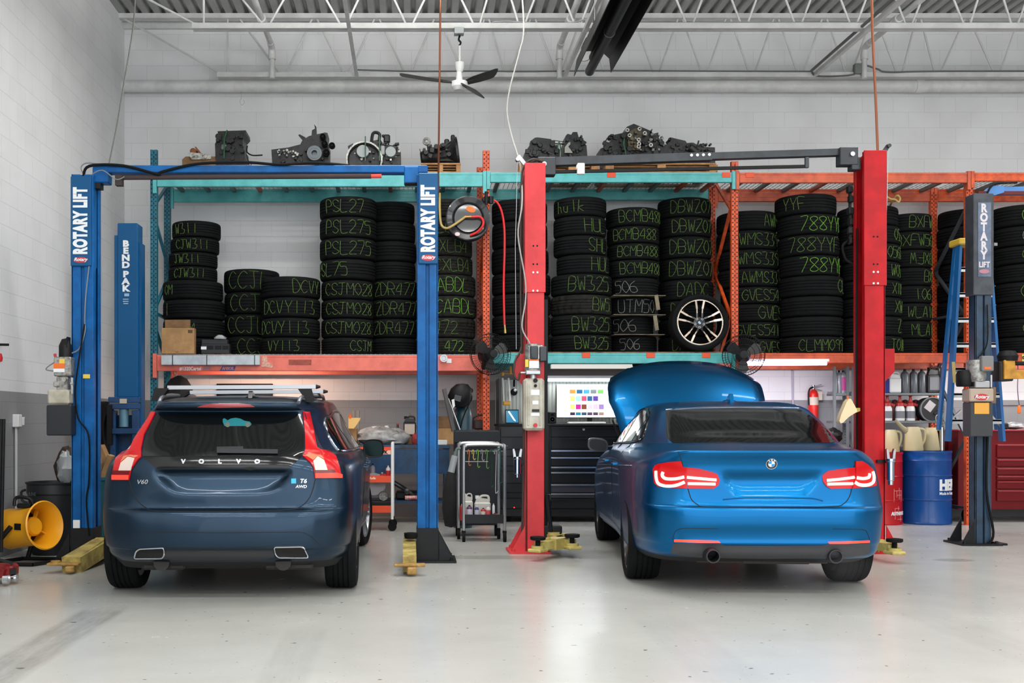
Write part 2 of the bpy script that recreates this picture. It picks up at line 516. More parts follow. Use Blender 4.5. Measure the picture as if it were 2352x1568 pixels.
jb=MB().box((WX(1976,13.9),13.93,WZ(157,13.9)),(0.14,0.08,0.13),bev=.006).build('junction_box',mat('grey_steel_box',(112,116,112),0.5))
tag(jb,'grey square junction box on the back joist near the right copper pipe','junction box')
tag(MB().tube([(WX(1130,12.4),12.36,5.775),(WX(1165,12.4),12.36,5.785),(WX(1230,12.4),12.36,5.765),(WX(1305,12.4),12.36,5.765),(WX(1360,12.4),12.36,5.82),(WX(1390,12.4),12.37,5.77),(WX(1580,12.4),12.36,5.768),(WX(1700,12.4),12.36,5.775),(WX(1900,12.4),12.36,5.768),(WX(1960,12.4),12.36,5.77),(WX(1995,12.4),12.36,5.8)],0.008,6,sm=5).build('power_cable',mat('silver_cable',(150,150,150),0.4)),'thin grey cable strapped along the nearer roof joist','cable')

# ------------------------------------------------------------------ pallet racking
RF,RB=13.05,13.97 # front and rear faces of the rack
m_or=mat('orange_rack_paint',(232,92,34),0.42,noise=0.35,nscale=14,dark=(188,70,30))
m_or2=mat('orange_beam_paint',(214,92,52),0.45,noise=0.4,nscale=7,dark=(176,72,44))
m_red=mat('red_orange_beam_paint',(236,118,100),0.42,noise=0.4,nscale=6,dark=(216,104,88))
m_te=mat('teal_rack_paint',(92,184,186),0.42,noise=0.35,nscale=6,dark=(74,166,166))
m_tb=mat('blue_green_frame_paint',(30,118,140),0.42,noise=0.35,nscale=14,dark=(22,92,112))
m_hole=mat('punched_hole',(12,12,12),0.9)
m_wire=mat('galvanised_wire',(150,160,158),0.45,0.6)
m_wireT=mat('galvanised_channel',(120,126,124),0.5,0.5)

def upright(px,zt,m,label,rpx=None,mbr=None):
 mbr=mbr or m
 x=xf=WX(px,RF)
 xr=xf if rpx is None else WX(rpx,RB)
 t=thing('rack_upright',label,'rack upright',(x,RF,0))
 wdt=0.078
 for y,nm in ((RF+0.03,'front_post'),(RB-0.03,'rear_post')):
  x=xf if nm=='front_post' else xr
  c=MB()
  # C-channel: two face strips with a sunken middle, two webs
  c.box((x-0.0245,y-0.028,zt/2),(0.029,0.004,zt)).box((x+0.0245,y-0.028,zt/2),(0.029,0.004,zt))
  c.box((x,y-0.018,zt/2),(0.022,0.004,zt)).box((x-0.011,y-0.023,zt/2),(0.003,0.012,zt)).box((x+0.011,y-0.023,zt/2),(0.003,0.012,zt))
  c.box((x-wdt/2,y,zt/2),(0.004,0.06,zt)).box((x+wdt/2,y,zt/2),(0.004,0.06,zt))
  c.box((x,y,0.004),(0.12,0.1,0.008))
  post=c.build(nm,m,t,0)
  h=MB()
  z=0.12
  while z<zt-0.04:
   for s in (-1,1):
    h.box((x+s*0.0245,y-0.0302,z),(0.012,0.002,0.016))
   h.box((x,y-0.0202,z+0.028),(0.007,0.002,0.022))
   z+=0.0508
  h.build('punched_slots',m_hole,post,0)
 levels=[0.25,1.05,1.85,2.5,3.15,3.8,4.3]
 levels=[z for z in levels if z<zt]
 for i in range(len(levels)-1):
  a,b_=(RF+.05,RB-.05) if i % 2 else (RB-.05,RF+.05)
  MB().bar((xf if i % 2==0 else xr,a,levels[i]),(xr if i % 2==0 else xf,b_,levels[i+1]),0.035,0.03).build('brace',mbr,t,0)
 for z in (0.2,2.55):
  MB().bar((xf,RF+.05,z),(xr,RB-.05,z),0.035,0.03).build('brace',mbr,t,0)
 return xf
xA=upright(353,4.50,m_tb,'blue-green rack upright at the left end of the racking',386)
xB=upright(1117,4.49,m_or,'orange rack upright behind the hose reel',1102)
xC=upright(1688,4.36,m_or,'orange rack upright right of the leaning alloy wheel',1633)
xD=upright(2227,4.20,m_or,'orange rack upright behind the blue step ladder',2140,mat('grey_brace',(70,74,80),.45,.3))
xE=9.6
upright(VX+xE*FPX/RF,4.2,m_or,'orange rack upright at the far right end of the racking')

m_clip=mat('orange_clip',(222,80,40),0.5)
def beam(x0,x1,zt,h,front,m,label,clips=()):
 y=RF-0.012 if front else RB-0.02
 t=thing('rack_beam',label,'rack beam',((x0+x1)/2,y,zt-h)); t['kind']='thing'
 L_=x1-x0
 MB().box(((x0+x1)/2,y,zt-h/2-.012),(L_-0.09,0.05,h-.024),bev=0.006).box(((x0+x1)/2,y-.01,zt-.014),(L_-0.09,0.03,0.028),bev=.004).build('rail',m,t)
 for s,xx in ((1,x0+.02),(-1,x1-.02)):
  k=MB().box((xx,y-0.022,zt-h/2-0.03),(0.045,0.006,h+0.10)).box((xx+s*.02,y,zt-h/2-.03),(0.005,0.045,h+0.1))
  k.build('end_connector',m,t,0)
 for px in clips:
  MB().box((WX(px,RF),y-0.028,zt-0.028),(0.10,0.006,0.06),bev=.002).build('clip',m_clip,t,0)
Z1,Z2=2.03,4.215 # shelf level and top level
H1,H2=0.19,0.165
beam(xA,xB,Z1+.005,H1,True,m_red,'red-orange lower beam behind the dark station wagon roof')
beam(xB,xC,Z1+.03,0.125,True,m_te,'teal lower beam below the chalked tyres and leaning alloy wheel',(1345,1493,1620))
beam(xC,xD,Z1+.03,0.12,True,m_or2,'orange lower beam above the lit purple-white lamp tube')
beam(xD,xE,Z1+.03,0.12,True,m_or2,'orange lower beam at the far right, above the red cabinet')
beam(xA,xB,Z2,H2,True,m_te,'long teal top beam above the left tyre bay')
beam(xB,xC,Z2,0.115,True,m_te,'teal top beam between the orange uprights, behind the red column',(1403,1666))
beam(xC,xD,Z2,0.12,True,m_or2,'faded orange top beam left and right of the tall red column',(1720,))
beam(xD,xE,Z2,0.10,True,m_or,'bright orange top beam at the right edge')
beam(xA,xB,Z1,H1,False,m_red,'red-orange rear lower beam of the left bay')
beam(xB,xC,Z1,0.125,False,m_te,'teal rear lower beam of the middle bay')
beam(xC,xD,Z1,0.12,False,m_or2,'orange rear lower beam of the third bay')
beam(xD,xE,Z1,0.12,False,m_or2,'orange rear lower beam of the far right bay')
beam(xA,xB,Z2,0.165,False,m_te,'teal rear top beam of the left bay')
beam(xB,xC,Z2,0.14,False,m_te,'teal rear top beam of the middle bay')
beam(xC,xD,Z2,0.16,False,m_or2,'orange rear top beam of the third bay')
beam(xD,xE,Z2,0.16,False,m_or,'orange rear top beam of the far right bay')

def deck(x0,x1,z,label,nchan,red=()):
 t=thing('wire_deck',label,'wire deck',((x0+x1)/2,(RF+RB)/2,z))
 g_=MB()
 y0,y1=RF-0.03,RB+0.01
 k=int((x1-x0-.1)/0.055)
 for i in range(k+1):
  x=x0+.05+(x1-x0-.1)*i/k
  g_.box((x,(y0+y1)/2,z+0.006),(0.0055,y1-y0,0.005))
  g_.box((x,y0,z-0.012),(0.0055,0.005,0.03))
 for j in range(10):
  y=y0+(y1-y0)*j/9
  g_.box(((x0+x1)/2,y,z+0.002),(x1-x0-.1,0.0055,0.005))
 g_.build('mesh_panel',m_wire,t,0)
 for i in range(nchan):
  x=x0+(x1-x0)*(i+.5)/nchan
  mm=m_or2 if i in red else m_wireT
  MB().box((x,(y0+y1)/2,z-0.025),(0.045,y1-y0-.06,0.04)).build('support_channel',mm,t,0)
deck(xA,xB,Z2,'wire mesh deck under the engines on the left bay top',12,(3,8))
deck(xB,xC,Z2,'wire mesh deck under the gearboxes on the middle bay top',9,(4,7,8))
deck(xC,xD,Z2,'wire mesh deck on the empty third bay top',8,(3,))
deck(xD,xE,Z2,'wire mesh deck on the far right bay top',8)
for a,b_,lb in ((xA,xB,'wire mesh shelf deck carrying the left bay tyres'),(xC,xD,'wire mesh shelf deck carrying the third bay tyres'),(xD,xE,'wire mesh shelf deck carrying the far right tyres')):
 deck(a,b_,Z1+.01,lb,8)
tag(MB().box(((xB+xC)/2,(RF+RB)/2,Z1+0.038),(xC-xB-.1,RB-RF+.02,0.016)).build('shelf_board',mat('shelf_plywood',(150,112,84),0.7,noise=.4,nscale=9),smooth_ang=0),'plywood shelf board under the middle bay tyres','shelf board')
SHELF={'L': Z1+.022,'M': Z1+0.048,'R': Z1+.022}

# ------------------------------------------------------------------ the stacked tyres
m_rub=mat('tyre_rubber',(22,23,24),0.8,spec=.12,noise=0.3,nscale=7,dark=(17,18,19),bump=0.15,bscale=120)
m_rub2=mat('dusty_tyre_rubber',(40,39,36),0.85,spec=.15,noise=0.5,nscale=9,dark=(20,20,19),bump=0.2,bscale=90)
m_chalk=mat('green_tyre_crayon',(92,126,48),0.8,noise=0.4,nscale=60,dark=(44,60,28))
m_chalk2=mat('bright_green_tyre_crayon',(108,172,44),0.75,noise=0.35,nscale=60,dark=(60,100,30))
m_chalkw=mat('white_tyre_crayon',(128,130,124),0.8,noise=0.35,nscale=60,dark=(92,94,90))
GLY={'A': '00 26 40;12 32','B': '00 06 36 44 33 03;33 42 30 00','C': '45 26 04 02 20 41','D': '00 06 26 44 42 20 00','E': '46 06 00 40;03 33','F': '00 06 46;03 33',
       'G': '45 26 04 02 20 41 43 23','H': '00 06;40 46;03 43','I': '20 26','J': '06 46;26 21 10 01','L': '06 00 40','M': '00 06 23 46 40','N': '00 06 40 46','O': '20 02 04 26 44 42 20',
       'P': '00 06 36 44 33 03','R': '00 06 36 44 33 03;23 40','S': '45 26 05 13 32 41 20 01','T': '06 46;26 20','U': '06 01 20 41 46','V': '06 20 46','W': '06 10 24 30 46','X': '00 46;06 40',
       'Y': '06 23 46;23 20','Z': '06 46 00 40','0': '20 02 04 26 44 42 20','1': '20 26','2': '05 26 45 33 00 40','3': '06 36 23 42 30 00','4': '30 36 02 42','5': '46 06 04 34 42 30 00',
       '6': '36 04 01 20 41 33 03','7': '06 46 10','8': '23 05 26 45 23 01 20 41 23','9': '43 14 05 26 45 40','h': '06 00;03 23 30','u': '03 01 20 31;33 30','l': '26 20','k': '06 00;33 02 30',' ': ''}
_TY={}
def tyre_mesh(R,wd,kind):
 R,wd=round(R,2),round(wd*100)/100
 key=(R,wd,kind)
 if key in _TY: return _TY[key],R,wd
 h=wd/2; g=0.010
 prof=[(R*.60,h*.62),(R*.63,h*.80),(R*.74,h*.97),(R*.84,h*1.0),(R*.93,h*.95),(R*.975,h*.86),(R-.003,h*.74)]
 ng=4 if kind!='smooth' else 3
 tread=[]
 for i in range(ng):
  z=h*.74*(1-2*(i+1)/(ng+1))
  tread+=[(R,z+.006),(R-g,z+.0045),(R-g,z-.0045),(R,z-.006)]
 prof+=tread+[(r,-z) for r,z in prof[::-1]]
 n=72
 mb=MB()
 if kind=='block': # all-terrain: lugs cut across the shoulders
  vs=[]; m_=len(prof)
  for i,(r,z) in enumerate(prof):
   for k in range(n):
    rr=r
    if R*.95<r and abs(z)>h*.30 and k % 3==0: rr=r-0.014
    elif R*.98<r and abs(z)<=h*.30 and (k+1) % 3==0: rr=r-0.008
    a=2*PI*(k+(0.6 if z>0 else 0))/n
    vs.append((rr*math.cos(a),rr*math.sin(a),z+h))
  mb.add(vs,[(i*n+k,i*n+(k+1) % n,((i+1) % m_)*n+(k+1) % n,((i+1) % m_)*n+k) for i in range(m_) for k in range(n)])
 else:
  mb.lathe([(r,z+h) for r,z in prof],n=n,closed=True)
 o=mb.build('tyre',m_rub2 if kind=='block' else m_rub,local=True)
 me=o.data
 bpy.data.objects.remove(o)
 _TY[key]=me
 return me,R,wd

def chalk(tyre,R,wd,st,ang,colr,hgt=0.6,flip=False,rnd=random):
 """hand-chalked letters wrapped round the tread, reading from the camera side"""
 ch=wd*hgt; cw=ch*0.52
 mb=MB()
 n=len(st)
 total=n*cw*1.28
 for i,c in enumerate(st):
  for stroke in GLY.get(c,'').split(';'):
   if not stroke: continue
   pts=[]
   sl=rnd.uniform(-.10,.10)
   for q in stroke.split():
    u=(int(q[0])/4)*cw*rnd.uniform(.94,1.06); v=(int(q[1])/6-.5)*ch*rnd.uniform(.95,1.04)
    s=-total/2+i*cw*1.28+u+sl*v+cw*.2
    if flip: s,v=-s,-v
    pts.append(Vector((s,v,0)))
   if len(pts)>2: pts=smooth(pts,4)
   else: pts=[pts[0].lerp(pts[1],k/3) for k in range(4)]
   P=[]
   for p_ in pts:
    a=-PI/2+ang+p_.x/R
    rr=R-max(0,abs(p_.y)-wd*.36)*.35
    P.append(Vector(((rr+.001)*math.cos(a),(rr+.001)*math.sin(a),wd/2+p_.y)))
   mb.tube(P,0.0042,5)
 if mb.v:
  o=mb.build('chalk_writing',colr,local=True)
  o.parent=tyre

ORD=['topmost','second from top','third from top','fourth from top','fifth from top','sixth from top','seventh from top','bottom','ninth']
def stack(desc,base_px,Yc,shelf,rows,kind='road',col=None,group=None):
 """rows from the top: (xl, xr, y_top, text, text_shift -1..1[, options])"""
 zs=[]
 n=len(rows)
 for r in rows:
  Rp=(r[1]-r[0])/2*Yc/FPX
  zs.append(WZ(r[2],Yc-Rp*.92))
 base=SHELF[shelf]
 # keep the measured proportions but rest on the shelf
 for i in range(n):
  xl,xr,yt,st,sh=rows[i][:5]
  opt=rows[i][5] if len(rows[i])>5 else {}
  R=(xr-xl)/2*Yc/FPX
  zt=zs[i]; zb=zs[i+1] if i+1<n else base
  me,R,wd=tyre_mesh(R,zt-zb,opt.get('kind',kind))
  real=zt-zb
  ty=bpy.data.objects.new('tyre',me)
  COL.objects.link(ty)
  ty.location=(WX((xl+xr)/2,Yc) ,Yc,zb)
  ty.scale=(1,1,real/wd*0.992)
  o_=opt.get('ord',ORD[i] if i<n-1 else 'bottom')
  wr=('black tyre chalked '+st+', ') if st else 'unmarked black tyre, '
  tag(ty,wr+o_+' of stack '+desc,'tyre',group or ('tyres stacked '+desc))
  ty.rotation_euler=(0,0,0)
  if st:
   chalk(ty,R,wd,st,sh,opt.get('col',col or m_chalk),opt.get('h',.62),opt.get('flip',False))

stack('at left rack end',446,13.60,'L',[
 (396,507,505,'W311',-.30),(393,503,543,'CJW311',0.05),(388,500,577,'JW311',-.10),(389,498,610,'CJW311',0.02),
 (375,512,641,'0M',-.75,{'h': .5}),(377,515,686,'I',-.85),(377,515,731,'0M',0.0,{'h': .5}),(377,515,775,'',0)])
stack('behind the DCVY113 stack',578,13.82,'L',[
 (516,641,616,'CCJL',.0,{'h': .75}),(516,640,669,'CCJ',-.15,{'h': .75}),(516,640,720,'CCJL',-.1,{'h': .75}),(518,640,771,'CCJ',.1,{'h': .75})])
stack('right of the CCJL stack',669,13.36,'L',[
 (601,736,633,'DCVY',.70),(602,735,681,'DCVY113',.0),(600,735,728,'DCVY113',-.20),(598,735,774,'VY113',-.15)])
stack('tallest left of blue column',800,13.40,'L',[
 (735,865,449,'PSL27',-.1),(735,865,496,'PSL275',.05),(735,865,544,'PSL275',.05),(735,863,593,'PSL75',-.70),
 (738,858,641,'CSJM028',.15),(738,858,686,'CSJM028',.15),(738,858,730,'CSJM028',.10),(738,858,774,'CSJM',.65)])
stack('partly behind right blue column',893,13.80,'L',[
 (844,952,461,'',0),(846,953,507,'',0),(848,956,552,'',0),(846,954,599,'',0),
 (850,960,641,'ZDR477',.05),(850,960,686,'ZDR477',.15),(850,960,731,'ZDR477',.0),(850,960,775,'',0)])
stack('behind the hose reel',1026,13.42,'L',[
 (962,1080,455,'',0),(962,1082,497,'XLB',-.2),(962,1084,542,'XLB4',.3),(962,1086,586,'CXLB4',.25),(962,1092,629,'ABDL',.2,{'col': m_chalk2}),
 (964,1094,678,'CABDL',.25,{'col': m_chalk2}),(962,1092,728,'472',-.1),(962,1093,775,'472',.2,{'col': m_chalk2})],kind='block')
stack('behind the hanging red hose',1196,13.42,'M',[
 (1130,1256,455,'',0),(1130,1257,506,'',0),(1130,1259,566,'',0),(1130,1264,624,'',0),(1130,1265,673,'',0),(1130,1264,721,'B',.0),(1130,1265,767,'',0)])
stack('between pale red column and BCMB488 stack',1334,13.38,'M',[
 (1273,1391,450,'hulk',-.55),(1272,1391,494,'HUL',.5,{'h': .7}),(1272,1391,539,'SHL',.65,{'h': .7}),(1279,1398,583,'HUL',.65,{'h': .7}),
 (1266,1404,627,'BW325',.15,{'h': .68}),(1265,1404,675,'BW5',.6,{'kind': 'block'}),(1265,1404,721,'BW325',.25,{'h': .68}),(1265,1405,767,'BW325',.25,{'h': .68})])
stack('with white card between tyres',1455,13.55,'M',[
 (1393,1513,474,'BCMB488',.25),(1394,1513,517,'BCMB488',-.1),(1395,1513,557,'BCMB488',.05),(1394,1513,595,'BCMB488',.25),
 (1396,1511,636,'506',-.5,{'col': m_chalkw}),(1396,1504,681,'UTM50',.1,{'col': m_chalkw,'h': .7}),(1396,1500,724,'506',-.5,{'col': m_chalkw}),(1396,1508,770,'506',-.3,{'col': m_chalkw})])
stack('behind the leaning alloy wheel',1572,13.75,'M',[
 (1511,1632,451,'DBWZ07',.1),(1512,1632,496,'DBWZ07',.15),(1513,1632,541,'DBWZ07',.15),(1514,1634,591,'DBWZ07',.1),
 (1514,1636,641,'DADC',.05),(1514,1636,689,'DA',-.55),(1514,1636,731,'',0),(1514,1636,772,'DA',-.5)])
stack('right of middle orange upright',1717,13.72,'R',[
 (1648,1782,482,'AWM',.65),(1648,1782,527,'AWMS339',.1),(1652,1786,571,'AWMS339',.0),(1650,1785,615,'AWMS33',.2),
 (1658,1792,657,'GVES541',.2),(1658,1792,697,'GVES',.45,{'h': .7}),(1658,1792,738,'GVES541',.0),(1658,1792,777,'GVES',.4)])
stack('left of tall red column',1857,13.42,'R',[
 (1783,1916,443,'YYF',-.75),(1788,1922,489,'788YYF',.3,{'col': m_chalk2,'h': .68}),(1790,1923,537,'788YYF',-.1,{'h': .7}),(1792,1924,584,'788YYF',.3,{'col': m_chalk2,'h': .7}),
 (1791,1932,631,'CL',.85),(1793,1932,678,'',0),(1793,1932,725,'',0),(1793,1932,771,'CLMM099',.1)])
stack('half hidden by tall red column',1998,13.35,'R',[
 (1927,2057,470,'CO',-.6),(1929,2060,515,'05',.8),(1931,2061,557,'0565',.7),(1933,2062,598,'W05',.75),
 (1935,2064,641,'XIX',.75),(1936,2066,681,'XW',.7),(1936,2067,725,'Z',.7),(1936,2068,770,'TOXW',.75)])
stack('right of tall red column',2076,13.60,'R',[
 (2036,2136,488,'BXFW',.25),(2036,2136,530,'BXFW565',.15),(2036,2136,572,'BXFW',.3,{'flip': True}),(2036,2136,613,'BX',.6),
 (2036,2136,655,'106',.3),(2036,2136,695,'WLA10',.35),(2036,2136,736,'MLA1',.35),(2036,2136,777,'',0)])
stack('behind blue step ladder',2214,13.80,'R',[
 (2159,2276,477,'',0),(2158,2276,516,'O',-.2),(2159,2278,560,'',0),(2161,2278,602,'',0),(2157,2278,645,'',0),(2157,2278,689,'O',-.1),(2159,2278,732,'',0),(2159,2278,775,'',0)])
stack('at the right edge',2350,13.33,'R',[
 (2282,2412,467,'CCO',.0,{'col': m_chalk2,'h': .75}),(2284,2412,516,'CCO',.0,{'col': m_chalkw,'h': .75}),(2286,2414,562,'CCT',-.1,{'h': .75}),(2290,2418,603,'',0),
 (2290,2418,645,'GOOD',-.1),(2292,2420,690,'R0T',-.1),(2294,2420,730,'GOOD',-.1),(2294,2420,772,'',0)])

# ------------------------------------------------------------------ the two-post lifts
m_blue=mat('lift_blue_paint',(0,96,166),0.4,spec=.25,noise=0.3,nscale=5,dark=(0,78,138))
m_blueD=mat('lift_cover_blue',(10,80,128),0.42,spec=.25)
m_blueB=mat('dark_blue_lift_paint',(36,66,92),0.4,noise=0.45,nscale=6,dark=(26,40,54))
m_greyC=mat('worn_grey_cover',(62,68,76),0.45,noise=0.4,nscale=9,dark=(44,48,54))
m_redL=mat('lift_red_paint',(216,62,66),0.45,spec=.3,noise=0.4,nscale=4,dark=(196,54,58))
m_redR=mat('lift_bright_red_paint',(192,18,28),0.4,spec=.25,noise=0.25,nscale=5,dark=(170,14,22))
m_blk=mat('black_plastic',(17,17,18),0.5,spec=.25)
m_blkM=mat('black_painted_steel',(26,27,29),0.45,spec=.25,noise=0.3,nscale=10,dark=(20,20,21))
m_gun=mat('gunmetal_paint',(48,54,60),0.38,noise=0.25,nscale=7,dark=(36,40,45))
m_white=mat('white_lettering',(232,234,236),0.45)
m_whtP=mat('white_plastic',(226,226,224),0.4)
m_yel=mat('yellow_arm_paint',(196,178,98),0.45,noise=0.4,nscale=9,dark=(150,134,72))
m_steel=mat('bare_steel',(170,170,172),0.32,0.9)
m_alum=mat('cast_aluminium',(176,174,168),0.42,0.6,noise=.4,nscale=25,dark=(110,108,104))
m_rubb=mat('black_rubber',(15,15,15),0.75,spec=.2)
m_clear=mat('milky_tank_plastic',(196,192,176),0.35,noise=0.4,nscale=5,dark=(164,156,138))
m_rlogo=mat('red_logo',(196,36,44),0.4)
m_ylab=mat('yellow_label',(226,196,70),0.5)
m_olab=mat('orange_label',(232,110,30),0.5)
m_blab=mat('black_print',(20,20,22),0.5)
m_copper=mat('copper_tube',(150,92,68),0.35,0.8)

def foot(mb,x,y,w_,d,gus):
 """base plate with the gussets on the outer side (gus = -1 / +1)"""
 mb.box((x+gus*.05,y,0.010),(w_+.2,d,0.02))
 mb.prism([(x+gus*w_/2,0.02),(x+gus*(w_/2+.13),0.02),(x+gus*w_/2,0.26)],'xz',y-d*.36,y-d*.36+.012)
 mb.prism([(x+gus*w_/2,0.02),(x+gus*(w_/2+.13),0.02),(x+gus*w_/2,0.26)],'xz',y+d*.3,y+d*.3+.012)
 for a in (-1,1):
  for b_ in (-1,1):
   mb.cyl((x+gus*.05+a*(w_/2+.06),y+b_*d*.4,.02),(x+gus*.05+a*(w_/2+.06),y+b_*d*.4,.045),.014,n=6)

def pad_arm(t,p0,p1,m_,padc,h=0.11,w_=0.12,double=False,z=0.13):
 """swing arm from its pin p0 to its pad p1"""
 p0,p1=Vector((*p0,z)),Vector((*p1,z))
 d=(p1-p0).normalized(); L_=(p1-p0).length
 a=MB()
 a.bar(p0,p0+d*L_*.62,w_,h).bar(p0+d*L_*.5,p1-d*.02,w_*.72,h*.72)
 a.box(p0+d*L_*.62,(.015,.015,h*1.2),rot=math.atan2(d.y,d.x))
 a.cyl(p0-Vector((0,0,h*.7)),p0+Vector((0,0,h*.7)),0.06,n=14)
 arm=a.build('swing_arm',m_,t)
 k=MB().cyl(p1-Vector((0,0,.05)),p1+Vector((0,0,.005)),0.06,n=16)
 k.box(p1+Vector((0,0,-.035)),(.15,.13,.03),rot=math.atan2(d.y,d.x),bev=.008)
 k.build('pad_socket',m_,arm)
 q=MB().cyl(p1+Vector((0,0,.0)),p1+Vector((0,0,.06)),0.022,n=12).lathe([(0.0,.055),(.058,.055),(.07,.062),(.07,.085),(.05,.088),(.0,.082)],p1,n=20)
 q.build('lift_pad',padc,arm)

# ---- blue lift over the station wagon
YB1=9.62
t=thing('two_post_lift','blue two-post lift lettered in white, straddling the dark station wagon','car lift',(WX(585,YB1),YB1,0))
def blue_col(px0,px1,ztop,inner,cov_top,cov_bot,px_c0,px_c1):
 x0,x1=WX(px0,YB1),WX(px1,YB1)
 y0,y1=YB1,YB1+0.24
 w_=x1-x0
 c=MB()
 # folded sheet: two shallow faces, a recessed groove, and the open channel on the inner side
 xm=x0+w_*(.46 if inner>0 else .54)
 c.box((x0+w_*.215,y0+.012,ztop/2),(w_*.43,0.024,ztop),bev=.006)
 c.box((x0+w_*.785,y0+.012,ztop/2),(w_*.43,0.024,ztop),bev=.006)
 c.box((xm,y0+.03,ztop/2),(w_*.2,0.01,ztop))
 c.box((x0+.006 if inner>0 else x1-.006,(y0+y1)/2,ztop/2),(.012,y1-y0,ztop))
 c.box(((x0+x1)/2,y1-.006,ztop/2),(w_,.012,ztop))
 xi=x1 if inner>0 else x0
 c.box((xi-inner*.006,y0+.05,ztop/2),(.012,.07,ztop),bev=.003)
 c.box((xi-inner*.006,y1-.04,ztop/2),(.012,.07,ztop),bev=.003)
 col_=c.build('column',m_blue,t,0.5)
 f=MB(); foot(f,(x0+x1)/2,YB1+.12,w_+.02,0.42,-inner)
 f.box(((x0+x1)/2,y0-.004,.15),(w_+.008,.01,.30)).box(((x0+x1)/2,(y0+y1)/2,.15),(w_+.01,y1-y0+.01,.30))
 f.build('base_plate',m_blkM,t,0.5)
 xa,xb=WX(px_c0,YB1-.02),WX(px_c1,YB1-.02)
 cv=MB().box(((xa+xb)/2,YB1+.1,(cov_top+cov_bot)/2),(xb-xa,0.25,cov_top-cov_bot),bev=.008).build('column_cover',m_blueD,t)
 xc=(xa+xb)/2
 zt=cov_top-0.03
 MB().text('ROTARY LIFT',0.16,(xc+.003,YB1-.0275,cov_bot+.105),(0,0,1),(-1,0,0),0.002,'LEFT',bold=0.0095,squeeze=0.565,space=1.1).build('lettering',m_white,cv,0)
 lg=MB()
 lg.prism([(xc+.062*math.cos(a)*1.0,cov_bot+.055+.026*math.sin(a)) for a in [2*PI*k/24 for k in range(24)]],'xz',YB1-.0275,YB1-.02).build('logo',m_rlogo,cv,0)
 MB().text('Rotary',0.042,(xc,YB1-.030,cov_bot+.058),(1,0,0),(0,0,1),0.002,bold=0.001,shear=.3).build('logo_lettering',m_white,cv,0)
 return x0,x1
ZT1=WZ(400,YB1)
lx0,lx1=blue_col(164,214,ZT1,1,WZ(405,YB1),WZ(612,YB1),162,209)
rx0,rx1=blue_col(958,1006,ZT1,-1,WZ(398,YB1),WZ(607,YB1),961,1006)
# overhead beam
zt,zb=WZ(376,YB1),WZ(393,YB1)
MB().box(((lx0+rx1)/2+.05,YB1+.11,(zt+zb)/2),(rx1-lx0-.28,.12,zt-zb),bev=.006).box((lx1+.05,YB1+.11,zb-.02),(.14,.14,.14),bev=.008).box((rx0-.05,YB1+.11,zb-.02),(.13,.14,.15),bev=.008).build('overhead_beam',m_blue,t)
MB().box((lx1+.02,YB1+.1,zb-.09),(.06,.1,.1)).box((rx0-.05,YB1+.09,zb-.09),(.12,.09,.03),bev=.01).build('beam_bracket',m_blkM,t)
# padded shut-off bar hanging under the beam
zz=WZ(404,YB1)
MB().cyl((WX(272,YB1),YB1+.06,zz),(WX(852,YB1),YB1+.06,zz+.012),0.022,n=12).box((WX(270,YB1),YB1+.06,zz-.03),(.06,.07,.09)).build('height_sensor_bar',mat('brown_foam',(64,52,52),0.8),t)
MB().cyl((WX(852,YB1),YB1+.06,zz+.012),(WX(876,YB1),YB1+.06,zz+.013),0.019,n=12).build('bar_end',mat('red_tape',(226,70,60),0.5),t)
MB().tube([(lx0+.1,YB1+.02,ZT1-.02),(lx0+.16,YB1+.0,zt-.02),(lx0+.45,YB1+.03,zt-.01),(lx0+.75,YB1+.03,zb-.02),(WX(370,YB1),YB1+.03,zb),(WX(450,YB1),YB1+.03,zt+.005),(WX(560,YB1),YB1+.03,zt+.02),(WX(640,YB1),YB1+.03,zt+.0),(WX(720,YB1),YB1+.05,zt+.02),(WX(800,YB1),YB1+.09,zt+.005)],0.013,8,sm=6).build('hydraulic_hose',m_rubb,t)
MB().tube([(lx0+.1,YB1+.05,ZT1),(lx0+.07,YB1+.05,ZT1+.07),(lx0+.12,YB1+.05,ZT1+.11),(lx0+.25,YB1+.06,ZT1+.1)],0.006,6,sm=5).tube([(lx0+.18,YB1-.02,ZT1-.01),(lx0+.28,YB1-.02,ZT1+.03),(lx0+.4,YB1-.02,ZT1-.05),(lx0+.46,YB1+.03,zz)],0.005,6,sm=5).build('cable',mat('grey_insulation',(120,124,128),0.5),t)
MB().tube([(WX(206,YB1),YB1-.02,WZ(612,YB1)),(WX(199,YB1),YB1-.025,WZ(680,YB1)),(WX(196,YB1),YB1-.02,WZ(735,YB1)),(WX(197,YB1),YB1-.02,WZ(760,YB1)),(WX(185,YB1),YB1-.03,WZ(800,YB1)),(WX(168,YB1),YB1-.05,WZ(812,YB1))],0.006,6,sm=6).build('cable',mat('grey_insulation',(120,124,128),0.5),t)
MB().tube([(WX(196,YB1),YB1-.02,WZ(745,YB1)),(WX(184,YB1),YB1-.04,WZ(830,YB1)),(WX(176,YB1),YB1-.04,WZ(900,YB1)),(WX(182,YB1),YB1-.03,WZ(960,YB1)),(WX(205,YB1),YB1-.02,WZ(1000,YB1)),(WX(206,YB1),YB1-.02,WZ(1100,YB1)),(WX(200,YB1),YB1-.02,WZ(1150,YB1)),(WX(206,YB1),YB1-.02,WZ(1230,YB1))],0.008,6,sm=6).build('hydraulic_hose',m_rubb,t)
MB().box((WX(199,YB1),YB1-.003,WZ(864,YB1)),(.06,.006,.036)).build('warning_label',m_ylab,t,0)
MB().box((WX(176,YB1),YB1-.003,WZ(1208,YB1)),(.06,.006,.11)).build('sticker',m_white,t,0)
